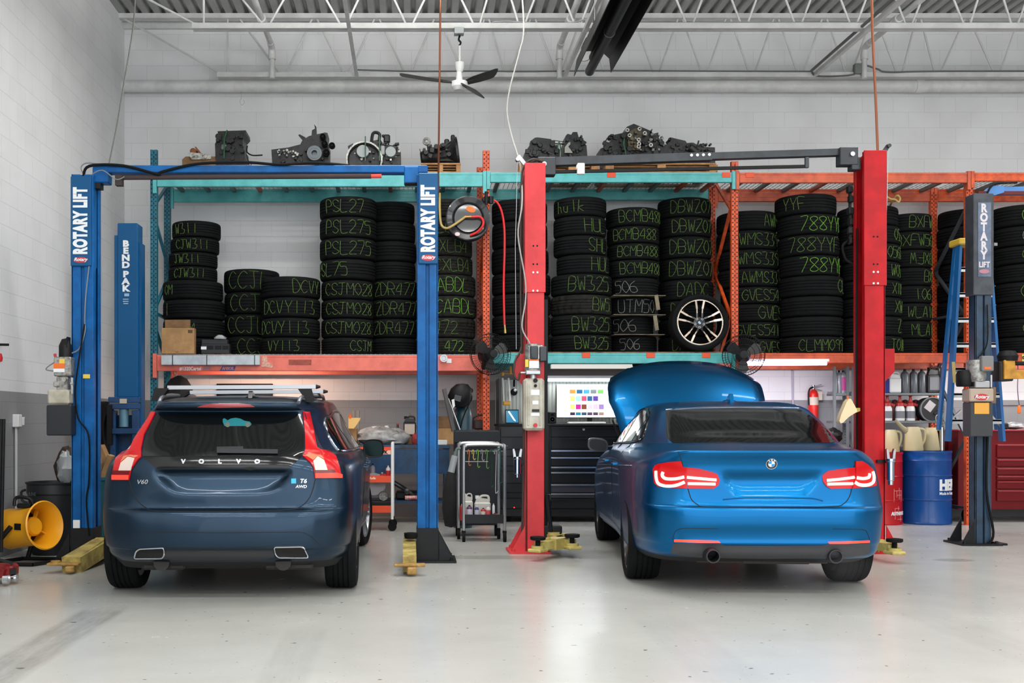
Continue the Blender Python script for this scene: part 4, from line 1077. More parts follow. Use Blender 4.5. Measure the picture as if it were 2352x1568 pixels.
def squircle(p,k=.7):
 """push a round section (x, z) towards a rounded rectangle"""
 r=math.hypot(p[0],p[2])
 if r<1e-6: return p
 c,d=abs(p[0]/r),abs(p[2]/r)
 f=1+k*((c**4+d**4)**-.25-1)
 return (p[0]*f,p[1],p[2]*f)
class Car:
 def __init__(s,name,label,loc,rotz):
  s.t=thing(name,label,'car',loc,rotz)
  s.M=WM[s.t.name]; s.I=s.M.inverted()
  s.eye=s.I @ Vector((0,0,CAM_H))
 def net(s,slices,kr,kz=6):
  """slices: (z_rear, z_mid, z_front, [9 points from rear centre round the right side to front centre])"""
  rows=[]
  for zr,zm,zf,pts in slices:
   n=len(pts)
   row=[]
   for i,(x,y) in enumerate(pts):
    u=y/4.6
    z=zr+(zm-zr)*min(1,u/.5) if u<.5 else zm+(zf-zm)*(u-.5)/.5
    row.append(Vector((x,y,z)))
   row=[Vector((-row[1].x,row[1].y,row[1].z))]+row+[Vector((-row[-2].x,row[-2].y,row[-2].z))]
   full=[]
   for i in range(1,n):
    kq=kr[i-1]
    for j in range(kq): full.append(cr(row[i-1],row[i],row[i+1],row[i+2],j/kq))
   full.append(row[n])
   rows.append(full)
  rows=spline_rows(rows,kz)
  half=len(rows[0])
  ring=2*half-2
  vs=[]
  for r in rows:
   r[0].x=0; r[-1].x=0
   vs+=r+[Vector((-p.x,p.y,p.z)) for p in r[1:-1][::-1]]
  fs=[]
  for i in range(len(rows)-1):
   for k in range(ring):
    k2=(k+1) % ring
    fs.append((i*ring+k,i*ring+k2,(i+1)*ring+k2,(i+1)*ring+k))
  def cap(i,rev):
   # close with a strip across the car
   b0=i*ring
   for k in range(half-1):
    a,b_=b0+k,b0+k+1
    c=b0+(ring-k-1) % ring; d=b0+(ring-k) % ring
    q=[a,b_,c,d]
    q=[x for j,x in enumerate(q) if x not in q[:j]]
    if len(q)>2: fs.append(tuple(q[::-1] if rev else q))
  cap(0,False); cap(len(rows)-1,True)
  s.vs,s.fs,s.ring=vs,fs,ring
 def px(s,p):
  q=s.M @ Vector(p)
  return (VX+FPX*q.x/q.y,VY-FPX*(q.z-CAM_H)/q.y)
 def press(s,poly,depth,soft,ymax=1.5,low=None):
  """press a hollow (or raise a swage, depth < 0) into the rear panel, shallower towards the bottom if low is given"""
  y0,y1=min(p[1] for p in poly),max(p[1] for p in poly)
  near=[]
  for i,v in enumerate(s.vs):
   if v.y<ymax:
    x,y=s.px(v)
    d=edge_dist(x,y,poly); ins=in_poly(x,y,poly)
    if ins:
     t=min(1,d/soft)
     dd=depth if low is None else depth+(low-depth)*(y-y0)/(y1-y0)
     v.y+=dd*t*t*(3-2*t)
    if ins or d<soft: near.append(i)
  n=len(s.vs); R=s.ring
  for _ in range(5):
   new={}
   for i in near:
    k=i % R; b_=i-k
    q=[b_+(k+1) % R,b_+(k-1) % R]+[j for j in (i+R,i-R) if 0<=j<n]
    new[i]=s.vs[i].y*.4+.6*sum(s.vs[j].y for j in q)/len(q)
   for i,y in new.items(): s.vs[i].y=y
 def tree(s):
  s.bvh=BVHTree.FromPolygons(s.vs,s.fs)
 def finish(s,m,m_dark,wells,wr):
  mb=MB(); mb.v=[tuple(v) for v in s.vs]; mb.f=s.fs
  o=mb.build('body',m,s.t,0.9,local=True)
  o.data.materials.append(m_dark)
  cut=MB()
  for y in wells:
   for sd in (-1,1):
    cut.cyl((sd*.60,y,wr[1]),(sd*1.3,y,wr[1]),wr[0],n=48)
  co=cut.build('cutter',m_dark,local=True,smooth_ang=0)
  md=o.modifiers.new('wells','BOOLEAN'); md.object=co; md.operation='DIFFERENCE'; md.solver='EXACT'
  dg=bpy.context.evaluated_depsgraph_get(); dg.update()
  me=bpy.data.meshes.new_from_object(o.evaluated_get(dg))
  o.modifiers.clear(); old=o.data; o.data=me; me.name='body'
  bpy.data.objects.remove(co)
  for p in me.polygons:
   c=p.center
   for y in wells:
    d=math.hypot(c.y-y,c.z-wr[1])
    if abs(d-wr[0])<.012 and .58<abs(c.x) and abs(p.normal.x)<.5 or (abs(abs(c.x)-.6)<.004 and d<wr[0]):
     p.material_index=1
   if c.z<.27: p.material_index=1
  me.shade_smooth(); me.set_sharp_from_angle(angle=0.7)
  s.body=o
  return o
 def hit(s,x,y,back=True):
  d=(s.I.to_3x3() @ Vector(((x-VX)/FPX,1,-(y-VY)/FPX))).normalized()
  r=s.bvh.ray_cast(s.eye,d)
  return r[0],r[1]
 def hits(s,P):
  cx=sum(p[0] for p in P)/len(P); cy=sum(p[1] for p in P)/len(P)
  out=[]
  for x,y in P:
   h=s.hit(x,y)
   k=0
   while h[0] is None and k<30:
    x+=(cx-x)*.06; y+=(cy-y)*.06; k+=1
    h=s.hit(x,y)
   out.append(h)
  return out
 def patch(s,name,P,m,off=0.004,thick=0.012,grid=7.0,parent=None,caster=None):
  """a shell over the body inside outline P of the rear view, standing `off` proud of it"""
  caster=caster or s.hits
  bm=bmesh.new()
  bm.faces.new([bm.verts.new((a,b_,0)) for a,b_ in P])
  x0,x1=min(p[0] for p in P),max(p[0] for p in P); y0,y1=min(p[1] for p in P),max(p[1] for p in P)
  for a0,a1,nrm in ((x0,x1,(1,0,0)),(y0,y1,(0,1,0))):
   n=int((a1-a0)/grid)
   for i in range(1,n+1):
    c=a0+(a1-a0)*i/(n+1)
    bmesh.ops.bisect_plane(bm,geom=bm.verts[:]+bm.edges[:]+bm.faces[:],plane_co=Vector(nrm)*c,plane_no=nrm)
  bmesh.ops.triangulate(bm,faces=[f for f in bm.faces if len(f.verts)>4])
  bm.verts.index_update()
  H=caster([(v.co.x,v.co.y) for v in bm.verts])
  for v,h in zip(bm.verts,H):
   if h[0] is None: continue
   nn=h[1]
   v.co=h[0]+nn*off
  if thick:
   top={v: v.co.copy() for v in bm.verts}
   H2={v: (h[1] if h[1] is not None else Vector((0,-1,0))) for v,h in zip(bm.verts,H)}
   bnd=[e for e in bm.edges if e.is_boundary]
   vmap={}
   for e in bnd:
    for v in e.verts:
     if v not in vmap: vmap[v]=bm.verts.new(top[v]-H2[v]*thick)
   for e in bnd:
    a,b_=e.verts
    bm.faces.new((a,b_,vmap[b_],vmap[a]))
  bmesh.ops.recalc_face_normals(bm,faces=bm.faces)
  me=bpy.data.meshes.new(name); bm.to_mesh(me); bm.free()
  me.shade_smooth(); me.set_sharp_from_angle(angle=0.8)
  me.materials.append(m)
  o=bpy.data.objects.new(name,me); COL.objects.link(o)
  o.parent=parent or s.t; WM[o.name]=s.M
  # face outwards
  return o
 def side(s,sd):
  """caster for outlines given as (y, z) on the side sd"""
  def f(P):
   out=[]
   for y,z in P:
    r=s.bvh.ray_cast(Vector((sd*2,y,z)),Vector((-sd,0,0)))
    out.append((r[0],r[1]))
   return out
  return f
 def line(s,name,P,m,r=0.003,off=0.0,k=4,parent=None,closed=False,caster=None):
  P2=[(p.x,p.y) for p in (smooth([Vector((a,b_,0)) for a,b_ in P],k,closed) if k else [Vector((a,b_,0)) for a,b_ in P])]
  H=(caster or s.hits)(P2)
  pts=[h[0]+h[1]*off for h in H if h[0] is not None]
  return MB().tube(pts,r,6,closed).build(name,m,parent or s.t,local=True)
 def text(s,name,st,size,x,y,m,off=.004,parent=None,**kw):
  h=s.hit(x,y)
  n=h[1]; u=Vector((1,0,0)); u=(u-n*u.dot(n)).normalized(); v=n.cross(u)
  return MB().text(st,size,h[0]+n*off,u,v,0.004,**kw).build(name,m,parent or s.t,0,local=True)
 def wheel(s,x,y,R,wd,rimr,m_rim,spokes,sd,steer=0.0,kind='twin'):
  """wheel as part, with rim and brake disc as sub-parts; sd = +1 right side"""
  rot=Matrix.Rotation(steer,3,'Z')
  h=wd/2
  c=Vector((x,y,R))
  prof=[(rimr,-h*.8),(rimr+.02,-h*.92),(R*.86,-h),(R*.95,-h*.94),(R-.004,-h*.76)]
  for i in range(4):
   z=-h*.76+h*1.52*(i+1)/5
   prof+=[(R,z-.006),(R-.008,z-.004),(R-.008,z+.004),(R,z+.006)]
  prof+=[(R-.004,h*.76),(R*.95,h*.94),(R*.86,h),(rimr+.02,h*.92),(rimr,h*.8)]
  mb=MB(); mb.lathe(prof,(0,0,0),'x',64,True)
  T=lambda q: c+rot @ Vector(q)
  mb.v=[T(q) for q in mb.v]
  w_=mb.build('wheel',m_rub,s.t,local=True)
  r_=MB()
  f=sd*h*.72
  r_.lathe([(rimr+.004,sd*h*.86),(rimr-.02,sd*h*.84),(rimr-.035,sd*h*.5),(rimr-.04,-sd*h*.7),(rimr+.0,-sd*h*.75)],(0,0,0),'x',48,True)
  r_.lathe([(0,f*.95),(.05,f*.95),(.075,f*.8),(.075,f*.3),(0,f*.3)],(0,0,0),'x',24)
  for k in range(spokes):
   a=2*PI*k/spokes
   for da in ((-.13,.13) if kind=='twin' else (0,)):
    p0=Vector((f*.85,.05*math.cos(a+da*1.5),.05*math.sin(a+da*1.5)))
    p1=Vector((f*1.08,(rimr-.02)*math.cos(a+da),(rimr-.02)*math.sin(a+da)))
    r_.bar(p0,p1,.028,.03,up=(1,0,0))
  r_.v=[T(q) for q in r_.v]
  rim=r_.build('rim',m_rim,w_,local=True)
  d=MB().cyl((-sd*.0,0,0),(sd*.02,0,0),.16,n=32); d.v=[T(q) for q in d.v]
  d.build('brake_disc',m_steel,w_,local=True)
  return w_

m_glassD=mat('tinted_glass',(11,14,15),0.05,coat=.2)
m_gap=mat('panel_gap',(6,7,9),0.7)
m_chr=mat('chrome',(214,216,220),0.12,1.0)
m_pblk=mat('gloss_black_trim',(9,10,12),0.12,spec=.35,coat=.1)
m_txblk=mat('textured_black_trim',(38,40,43),0.55)
m_under=mat('underbody',(14,14,15),0.8)
m_rimS=mat('silver_rim',(178,180,184),0.3,0.8)
m_rimG=mat('dark_grey_rim',(70,72,76),0.3,0.7)
def paint(name,col,metal,rough):
 m=mat(name,col,rough,metal,coat=.2)
 m.node_tree.nodes['Principled BSDF'].inputs['Coat Roughness'].default_value=0.03
 return m

# ------------------------------------------------------------------ the dark station wagon
m_wag=paint('slate_blue_paint',(27,48,66),0.75,0.30)
V=Car('station_wagon','dark slate-blue station wagon with silver roof bars, seen from behind on the left',(-1.305,7.42,0),math.radians(0.8))
def sl(z,R,r1,c1,c2,q,m_,fq,fc,F,zm=None,zf=None):
 zm=z if zm is None else zm
 return (z,zm,zm if zf is None else zf,[(0,R),r1,c1,c2,q,m_,fq,fc,(0,F)])
V.net([
 sl(.21,.22,(.36,.225),(.60,.25),(.76,.42),(.84,.95),(.82,2.2),(.84,3.6),(.66,4.32),4.42),
 sl(.27,.10,(.38,.105),(.62,.145),(.80,.36),(.885,.95),(.865,2.2),(.885,3.6),(.72,4.38),4.5),
 sl(.31,.045,(.39,.05),(.64,.10),(.83,.33),(.905,.95),(.88,2.2),(.905,3.6),(.75,4.4),4.53),
 sl(.36,.03,(.40,.035),(.65,.08),(.84,.31),(.915,.95),(.89,2.2),(.915,3.6),(.77,4.42),4.55),
 sl(.375,.005,(.40,.01),(.655,.06),(.85,.29),(.92,.95),(.895,2.2),(.92,3.6),(.78,4.42),4.56),
 sl(.47,-.004,(.41,.001),(.66,.05),(.86,.27),(.928,.95),(.905,2.2),(.928,3.6),(.79,4.43),4.57),
 sl(.545,.0,(.41,.005),(.665,.05),(.865,.27),(.93,.95),(.91,2.2),(.93,3.6),(.79,4.42),4.56),
 sl(.60,.012,(.41,.017),(.67,.06),(.868,.275),(.932,.95),(.915,2.2),(.932,3.6),(.79,4.40),4.53),
 sl(.63,.03,(.41,.035),(.67,.075),(.868,.28),(.932,.95),(.918,2.2),(.932,3.6),(.78,4.38),4.50),
 sl(.655,.062,(.40,.067),(.67,.10),(.868,.285),(.932,.95),(.92,2.2),(.932,3.6),(.78,4.36),4.48),
 sl(.76,.07,(.40,.077),(.665,.125),(.866,.30),(.932,.95),(.925,2.2),(.932,3.6),(.77,4.33),4.45,.76,.72),
 sl(.90,.085,(.39,.093),(.655,.145),(.85,.325),(.928,.97),(.925,2.2),(.925,3.6),(.74,4.28),4.40,.88,.78),
 sl(.965,.10,(.385,.108),(.645,.165),(.82,.34),(.912,.99),(.915,2.2),(.90,3.55),(.70,4.1),4.25,.95,.83),
 sl(1.005,.115,(.38,.125),(.63,.185),(.765,.345),(.885,1.0),(.895,2.2),(.86,3.4),(.66,3.85),3.95,.985,.88),
 sl(1.04,.135,(.37,.148),(.645,.195),(.695,.345),(.84,1.0),(.855,2.2),(.82,3.15),(.62,3.45),3.5,1.02,.97),
 sl(1.15,.21,(.34,.225),(.597,.255),(.632,.40),(.765,1.0),(.785,2.2),(.745,2.8),(.55,3.02),3.1,1.14,1.10),
 sl(1.27,.30,(.31,.315),(.538,.338),(.566,.47),(.69,1.02),(.715,2.15),(.67,2.5),(.48,2.68),2.75,1.28,1.25),
 sl(1.315,.33,(.305,.345),(.52,.366),(.551,.49),(.665,1.02),(.69,2.1),(.645,2.38),(.46,2.52),2.6,1.335,1.31),
 sl(1.328,.26,(.305,.275),(.482,.32),(.535,.45),(.655,1.02),(.68,2.1),(.63,2.33),(.45,2.47),2.54,1.355,1.33),
 sl(1.335,.225,(.305,.24),(.48,.29),(.53,.43),(.65,1.02),(.675,2.1),(.62,2.3),(.44,2.44),2.5,1.365,1.34),
 sl(1.362,.22,(.30,.235),(.47,.285),(.515,.43),(.635,1.02),(.66,2.1),(.60,2.28),(.42,2.4),2.46,1.392,1.37),
 sl(1.378,.26,(.29,.275),(.45,.32),(.49,.46),(.61,1.02),(.635,2.08),(.57,2.24),(.40,2.34),2.4,1.412,1.39),
 sl(1.40,.50,(.24,.51),(.38,.53),(.43,.62),(.53,1.05),(.55,2.0),(.48,2.1),(.32,2.2),2.24,1.437,1.42),
 sl(1.418,.80,(.16,.81),(.28,.83),(.32,.88),(.40,1.1),(.41,1.9),(.35,1.98),(.22,2.04),2.06,1.452,1.44),
 sl(1.43,1.15,(.06,1.16),(.10,1.17),(.12,1.2),(.15,1.3),(.15,1.7),(.12,1.75),(.07,1.78),1.8,1.46,1.46)],[36,30,22,14,10,8,6,6],9)
# number plate hollow in the tailgate
rec=[(350,1079),(672,1079),(668,1090),(645,1118),(618,1132),(590,1137),(505,1139),(425,1137),(400,1131),(380,1115),(356,1090)]
V.press(rec,.066,9,low=.008)
V.tree()
V.finish(m_wag,m_under,(.74,3.50),(.375,.325))
V.patch('rear_window',corner_poly([(360,951),(692,951),(699,1000),(697,1047),(327,1048),(331,1015),(345,978)],5),m_glassD,.004)
m_tlr=mat('red_lamp_glass',(186,10,16),0.2,spec=.4,coat=.1,emit=(255,10,14),estr=.04)
m_tlw=mat('clear_lamp_glass',(214,196,186),0.25)
m_tla=mat('orange_lamp_glass',(206,120,84),0.25)
m_tlb=mat('lit_red_strip',(230,60,45),0.2,emit=(255,70,50),estr=.35)
m_tld=mat('dark_red_glass',(104,6,10),0.2)
L_=[(358,948),(346,972),(332,997),(325,1030),(325,1050),(318,1055),(302,1078),(297,1102),(260,1102),(262,1080),(268,1053),(282,1040),(299,1032),(309,1012),(322,985),(336,964),(350,946)]
R_=[(695,946),(708,946),(713,965),(719,992),(727,1028),(735,1033),(755,1038),(770,1049),(777,1070),(783,1098),(723,1098),(720,1074),(712,1062),(695,1047),(701,1032),(700,994)]
for P,ins,amb,st,dk in ((L_,[(275,1081),(280,1064),(296,1051),(311,1054),(302,1081)],[(279,1062),(286,1050),(308,1043),(320,1048),(312,1053),(296,1049)],[(260,1091),(298,1091),(297,1102),(260,1102)],[(263,1081),(300,1081),(298,1091),(261,1091)]),
       (R_,[(723,1080),(718,1060),(728,1050),(743,1058),(751,1080)],[(700,1047),(708,1039),(733,1042),(743,1056),(728,1049),(718,1058)],[(723,1087),(771,1086),(783,1090),(783,1098),(723,1098)],[(722,1079),(766,1079),(770,1087),(722,1087)])):
 lp=V.patch('tail_lamp',P,m_tlr,.012,.03,6)
 V.patch('reversing_lens',ins,m_tlw,.016,.008,6,lp)
 V.patch('indicator_lens',amb,m_tla,.0155,.008,6,lp)
 V.patch('dark_lens',dk,m_tld,.0155,.008,6,lp)
 V.patch('lit_strip',st,m_tlb,.0165,.008,6,lp)
strip=V.patch('tailgate_trim',corner_poly([(329,1049),(694,1048),(664,1075),(590,1076),(575,1079),(560,1076),(360,1076)],3),m_pblk,.006,.012)
for x,ch in zip((421.5,463,505,548.5,591),'VOLVO'):
 V.text('lettering',ch,.040,x,1060.5,m_chr,.008,strip,bold=.0028,squeeze=1.1)
V.text('badge','V60',.042,327,1107,m_chr,.005,bold=.0006,shear=.2,squeeze=1.2)
V.text('badge','T6',.04,696,1105,m_chr,.005,bold=.0008,shear=.2,squeeze=1.1)
V.text('badge','AWD',.028,691.5,1117.5,m_chr,.005,bold=.0004,shear=.2,squeeze=1.1)
V.patch('badge_square',[(669,1099),(680,1098.5),(680,1110),(669,1110)],mat('light_blue_badge',(36,170,214),.3),.004,.004)
V.line('shut_line',[(297,1103),(302,1122),(314,1147),(334,1165),(362,1173),(500,1175),(660,1170),(690,1163),(708,1147),(718,1125),(724,1100)],m_gap,.0035)
V.line('bumper_swage',[(300,1233),(330,1224),(400,1222),(505,1223),(640,1222),(690,1222),(712,1230),(735,1252)],m_gap,.0022)
V.line('bumper_swage',[(365,1257),(505,1257),(625,1254)],m_gap,.0022)
V.patch('bumper_valance',[(372,1258),(440,1260),(505,1261),(628,1257),(630,1280),(600,1284),(420,1286),(374,1283)],m_txblk,.003,.006)
V.patch('tow_eye_cover',corner_poly([(650,1195),(672,1194),(672,1211),(651,1212)],6),m_wag,.003,.003)
for x,y in ((424,1266),(580,1264)):
 h=V.hit(x,y); MB().cyl(h[0]-h[1]*.004,h[0]+h[1]*.006,.009,n=12).build('parking_sensor',m_txblk,V.t,local=True)
for P in ([(309,1281),(313,1266),(319,1260),(376,1257.5),(378,1274),(372,1281)],[(630,1256),(692,1255),(699,1258),(708,1279),(640,1279),(633,1273)]):
 ti=V.patch('exhaust_tip',P,mat('exhaust_inside',(8,8,8),.7),.004,.02,8)
 V.line('tip_rim',corner_poly(P,4),m_chr,.0055,.006,0,ti,True)
sp=V.patch('high_brake_lamp',[(452,934.5),(470,929),(505,926.5),(545,926),(575,929),(586,934),(505,935.5)],mat('brake_lamp_red',(140,20,26),.15,coat=1.0),.004,.006,5)
# wiper
wp=MB()
a,b_,c=V.hit(508,1030),V.hit(500,1036),V.hit(639,1038)
wp.bar(V.hit(500,1034)[0]+Vector((0,-.03,0)),V.hit(639,1036)[0]+Vector((0,-.022,.0)),.02,.03)
wp.bar(V.hit(500,1029)[0]+Vector((0,-.03,0)),V.hit(560,1028)[0]+Vector((0,-.03,0)),.02,.022).build('rear_wiper',m_txblk,V.t,local=True)
# roof: rails, cross bars, antenna
def roof_z(x,y): return V.bvh.ray_cast(Vector((x,y,2)),Vector((0,0,-1)))[0].z
for sd in (-1,1):
 pts=[Vector((sd*(.50+.06*min(1,(y-.4)/1.0)),y,0)) for y in [.40,.5,.7,1,1.4,1.8,2.1,2.25]]
 for i,p in enumerate(pts): p.z=roof_z(p.x,p.y)+(.004 if i in (0,7) else .030)
 MB().tube(pts,.014,8,sm=3).build('roof_rail',mat('satin_silver',(168,172,178),.3,.8),V.t,local=True)
m_bar=mat('anodised_bar',(176,178,182),.35,.6)
for y,px0,px1,py in ((.62,387,734,889),(1.45,438,751,900)):
 Yw=7.42+y; q0=V.I @ W(px0,py+1,Yw); q1=V.I @ W(px1-8,py-1,Yw)
 bar=MB().bar(q0,q1,.075,.028).build('roof_bar',m_bar,V.t,local=True)
 e=V.I @ W(px1+2,py-1,Yw)
 MB().cyl(q1,e,.018,.008,n=10).cyl(q0,q0-Vector((.03,0,0)),.018,.010,n=10).build('end_cap',m_blk,bar,local=True)
 for sd in (-1,1):
  xr=sd*.52
  zf=roof_z(xr,y); zb_=q0.z+(q1.z-q0.z)*(xr-q0.x)/(q1.x-q0.x)
  MB().prism([(xr-.05,zb_-.005),(xr+.05,zb_-.005),(xr+sd*.05+.03,zf-.0),(xr+sd*.05-.03,zf-.0)],'xz',y-.04,y+.04).build('bar_foot',m_blk,bar,0,local=True)
az=roof_z(.13,.62)
MB().prism([(.56,az-.01),(.76,az-.005),(.70,az+.03),(.60,az+.048),(.58,az+.04)],'yz',.115,.145).lathe([(0,.03),(.05,.015),(.06,0)],(.13,.66,az-.01),n=16).build('antenna_fin',m_pblk,V.t,local=True)
# right-hand side: glass, chrome, mirror, handles, sill
S1=V.side(1)
for P in ([(.62,1.05),(.66,1.16),(.80,1.25),(1.0,1.27),(1.32,1.03),(.72,1.03)],[(1.36,1.03),(1.08,1.275),(1.50,1.31),(2.02,1.31),(2.06,1.02)],[(2.12,1.02),(2.08,1.31),(2.32,1.27),(2.78,1.06),(2.84,1.01)]):
 for sd in (1,-1): V.patch('side_window',P,m_glassD,.003,.006,.06,caster=V.side(sd))
for sd in (1,-1):
 V.line('window_chrome',[(.70,1.02),(.60,1.05),(.64,1.17),(.80,1.265),(1.05,1.29),(1.5,1.325),(2.1,1.325),(2.34,1.285),(2.80,1.06),(2.88,1.005),(2.4,1.00),(1.5,1.01)],m_chr,.006,.003,5,closed=True,caster=V.side(sd))
 V.line('shut_line',[(2.16,.40),(2.12,.9),(2.10,1.0)],m_gap,.004,caster=V.side(sd))
 V.line('shut_line',[(1.12,.62),(1.25,.75),(1.36,.98)],m_gap,.004,caster=V.side(sd))
 for y in (1.45,2.32):
  h=V.side(sd)([(y,.87),(y+.2,.875)])
  MB().tube([h[0][0]+h[0][1]*.002,h[0][0]+h[0][1]*.03,h[1][0]+h[1][1]*.03,h[1][0]+h[1][1]*.002],.011,8).build('door_handle',m_wag,V.t,local=True)
 V.line('sill_chrome',[(1.1,.30),(2.0,.30),(3.1,.30)],m_chr,.009,.002,3,caster=V.side(sd))
 mx,my,mz=sd*.99,2.74,.99
 mo=MB().lathe([(0,.07),(.05,.065),(.085,.035),(.094,0),(.09,-.045),(0,-.045)],(0,0,0),'y',24)
 mo.v=[(mx+p[0]*1.0,my+p[1],mz+p[2]*.90) for p in map(squircle,mo.v)]
 mo.bar((sd*.86,my+.02,.965),(mx-sd*.05,my+.01,.955),.05,.04)
 mr=mo.build('door_mirror',m_wag,V.t,local=True)
 g_=MB().lathe([(0,-.047),(.083,-.047),(.083,-.044),(0,-.044)],(0,0,0),'y',24); g_.v=[(mx+p[0],my+p[1],mz+p[2]*.88) for p in map(squircle,g_.v)]
 g_.build('mirror_glass',mat('mirror_glass',(22,30,30),.1,1.0),mr,local=True)
 k_=MB().lathe([(.083,-.046),(.092,-.05),(.097,-.03),(.09,-.02)],(0,0,0),'y',24); k_.v=[(mx+p[0],my+p[1],mz+p[2]*.9) for p in map(squircle,k_.v)]
 k_.build('mirror_rim',m_blk,mr,local=True)
# wheels, exhaust boxes, underside
for sd in (-1,1):
 V.wheel(sd*.795,.74,.325,.235,.235,m_rimS,5,sd)
 V.wheel(sd*.795,3.50,.325,.235,.235,m_rimS,5,sd,steer=-.16)
MB().cyl((-.42,.42,.26),(-.42,.10,.265),.055,n=14).box((0,.55,.27),(.95,.30,.10),bev=.03).cyl((.42,.42,.26),(.42,.10,.265),.055,n=14).box((-.42,.25,.23),(.30,.16,.05),bev=.015).box((.45,.25,.23),(.34,.16,.05),bev=.015).build('silencer',mat('dirty_exhaust',(44,42,40),.6,.4),V.t,local=True)
# mascot of a small car on the shelf behind the glass, as a sticker on the pane
cs=[(512,970),(512,963),(516,961),(523,966),(530,962),(541,960),(552,962),(562,967),(574,969),(578,975),(574,979),(516,979)]
st=V.patch('window_sticker',cs,mat('turquoise_sticker',(24,116,124),.4),.0055,.002,6)
for x in (523,569):
 V.patch('sticker_wheel',[(x+5.5*math.cos(2*PI*k/14),976+6*math.sin(2*PI*k/14)) for k in range(14)],mat('sticker_grey',(98,104,96),.4),.007,.001,9,st)

# ------------------------------------------------------------------ the bright blue saloon with its bonnet up
m_sal=paint('bright_blue_paint',(0,92,146),0.92,0.33)
B=Car('saloon_car','bright blue saloon with lit tail lamps and its bonnet raised, on the right',(2.515,7.61,0),math.radians(-5.0))
B.net([
 sl(.22,.30,(.34,.30),(.55,.32),(.72,.45),(.83,.98),(.80,2.3),(.83,3.75),(.64,4.35),4.45),
 sl(.265,.13,(.36,.135),(.60,.17),(.78,.36),(.88,.98),(.86,2.3),(.88,3.75),(.72,4.4),4.53),
 sl(.30,.055,(.38,.06),(.635,.11),(.81,.32),(.895,.98),(.87,2.3),(.895,3.75),(.74,4.42),4.56),
 sl(.36,.03,(.39,.036),(.65,.085),(.825,.305),(.90,.98),(.875,2.3),(.90,3.75),(.75,4.43),4.58),
 sl(.40,.012,(.395,.018),(.66,.07),(.835,.295),(.905,.98),(.88,2.3),(.905,3.75),(.76,4.44),4.6),
 sl(.52,.0,(.40,.007),(.67,.06),(.845,.29),(.91,.98),(.89,2.3),(.91,3.75),(.76,4.45),4.61),
 sl(.60,.0,(.40,.008),(.675,.06),(.85,.29),(.912,.98),(.893,2.3),(.912,3.75),(.76,4.44),4.6),
 sl(.632,.008,(.40,.016),(.675,.068),(.85,.295),(.912,.98),(.895,2.3),(.912,3.75),(.76,4.43),4.58),
 sl(.655,.035,(.40,.043),(.675,.09),(.85,.305),(.912,.98),(.897,2.3),(.912,3.75),(.76,4.42),4.57),
 sl(.76,.05,(.40,.059),(.67,.115),(.842,.33),(.91,1.0),(.90,2.3),(.91,3.75),(.75,4.40),4.54,.76,.70),
 sl(.90,.055,(.39,.064),(.655,.125),(.822,.35),(.902,1.02),(.90,2.3),(.90,3.7),(.73,4.34),4.48,.88,.76),
 sl(.96,.045,(.385,.055),(.645,.115),(.80,.35),(.888,1.04),(.893,2.3),(.885,3.65),(.71,4.25),4.4,.935,.80),
 sl(1.005,.02,(.375,.032),(.62,.095),(.755,.345),(.86,1.06),(.878,2.3),(.86,3.6),(.68,4.1),4.25,.97,.83),
 sl(1.03,.012,(.37,.026),(.605,.09),(.72,.345),(.838,1.08),(.862,2.3),(.84,3.5),(.66,3.9),4.05,.99,.86),
 sl(1.042,.03,(.365,.045),(.59,.11),(.69,.36),(.815,1.1),(.845,2.3),(.82,3.3),(.64,3.55),3.65,1.005,.92),
 sl(1.058,.18,(.36,.19),(.575,.24),(.665,.43),(.79,1.12),(.83,2.3),(.80,3.1),(.62,3.3),3.38,1.02,.97),
 sl(1.082,.44,(.355,.45),(.56,.49),(.645,.60),(.768,1.14),(.812,2.3),(.78,2.95),(.60,3.12),3.2,1.05,1.01),
 sl(1.10,.52,(.35,.53),(.555,.56),(.64,.66),(.758,1.15),(.80,2.3),(.765,2.88),(.58,3.05),3.12,1.075,1.04),
 sl(1.20,.76,(.33,.77),(.53,.80),(.61,.87),(.70,1.22),(.735,2.25),(.70,2.6),(.52,2.78),2.85,1.19,1.17),
 sl(1.30,1.02,(.31,1.03),(.50,1.05),(.575,1.10),(.64,1.36),(.67,2.15),(.63,2.35),(.46,2.5),2.57,1.30,1.29),
 sl(1.34,1.13,(.30,1.14),(.48,1.16),(.55,1.20),(.61,1.42),(.638,2.1),(.595,2.25),(.43,2.38),2.44,1.345,1.335),
 sl(1.375,1.28,(.27,1.29),(.44,1.305),(.50,1.34),(.55,1.5),(.575,2.05),(.53,2.15),(.38,2.24),2.3,1.385,1.375),
 sl(1.40,1.46,(.20,1.465),(.33,1.475),(.38,1.5),(.42,1.6),(.44,1.98),(.40,2.05),(.28,2.1),2.14,1.408,1.40),
 sl(1.412,1.68,(.08,1.685),(.13,1.69),(.15,1.7),(.17,1.74),(.17,1.9),(.15,1.92),(.1,1.94),1.95,1.414,1.414)],[36,30,22,14,10,8,6,6],9)
B.press([(1650,1084),(1895,1083),(1880,1110),(1858,1140),(1846,1147),(1700,1148),(1684,1141),(1664,1112)],.05,17,low=.01)
B.press([(1548,1214),(1665,1211),(1890,1211),(1990,1212),(1998,1240),(1985,1248),(1548,1248)],.012,9)
B.tree()
B.finish(m_sal,m_under,(.95,3.76),(.37,.33))
B.patch('rear_window',corner_poly([(1530,943),(1600,938.5),(1700,937),(1835,939),(1866,958),(1900,988),(1922,1012),(1915,1017),(1800,1017.5),(1680,1017.5),(1545,1017),(1531,1005)],4),m_glassD,.004)
B.line('window_trim',[(1530,941),(1600,936.5),(1700,935),(1835,937)],m_chr,.004,.002)
m_blr=mat('lit_red_lamp',(150,5,9),0.15,spec=.3,coat=.1,emit=(255,4,8),estr=.22)
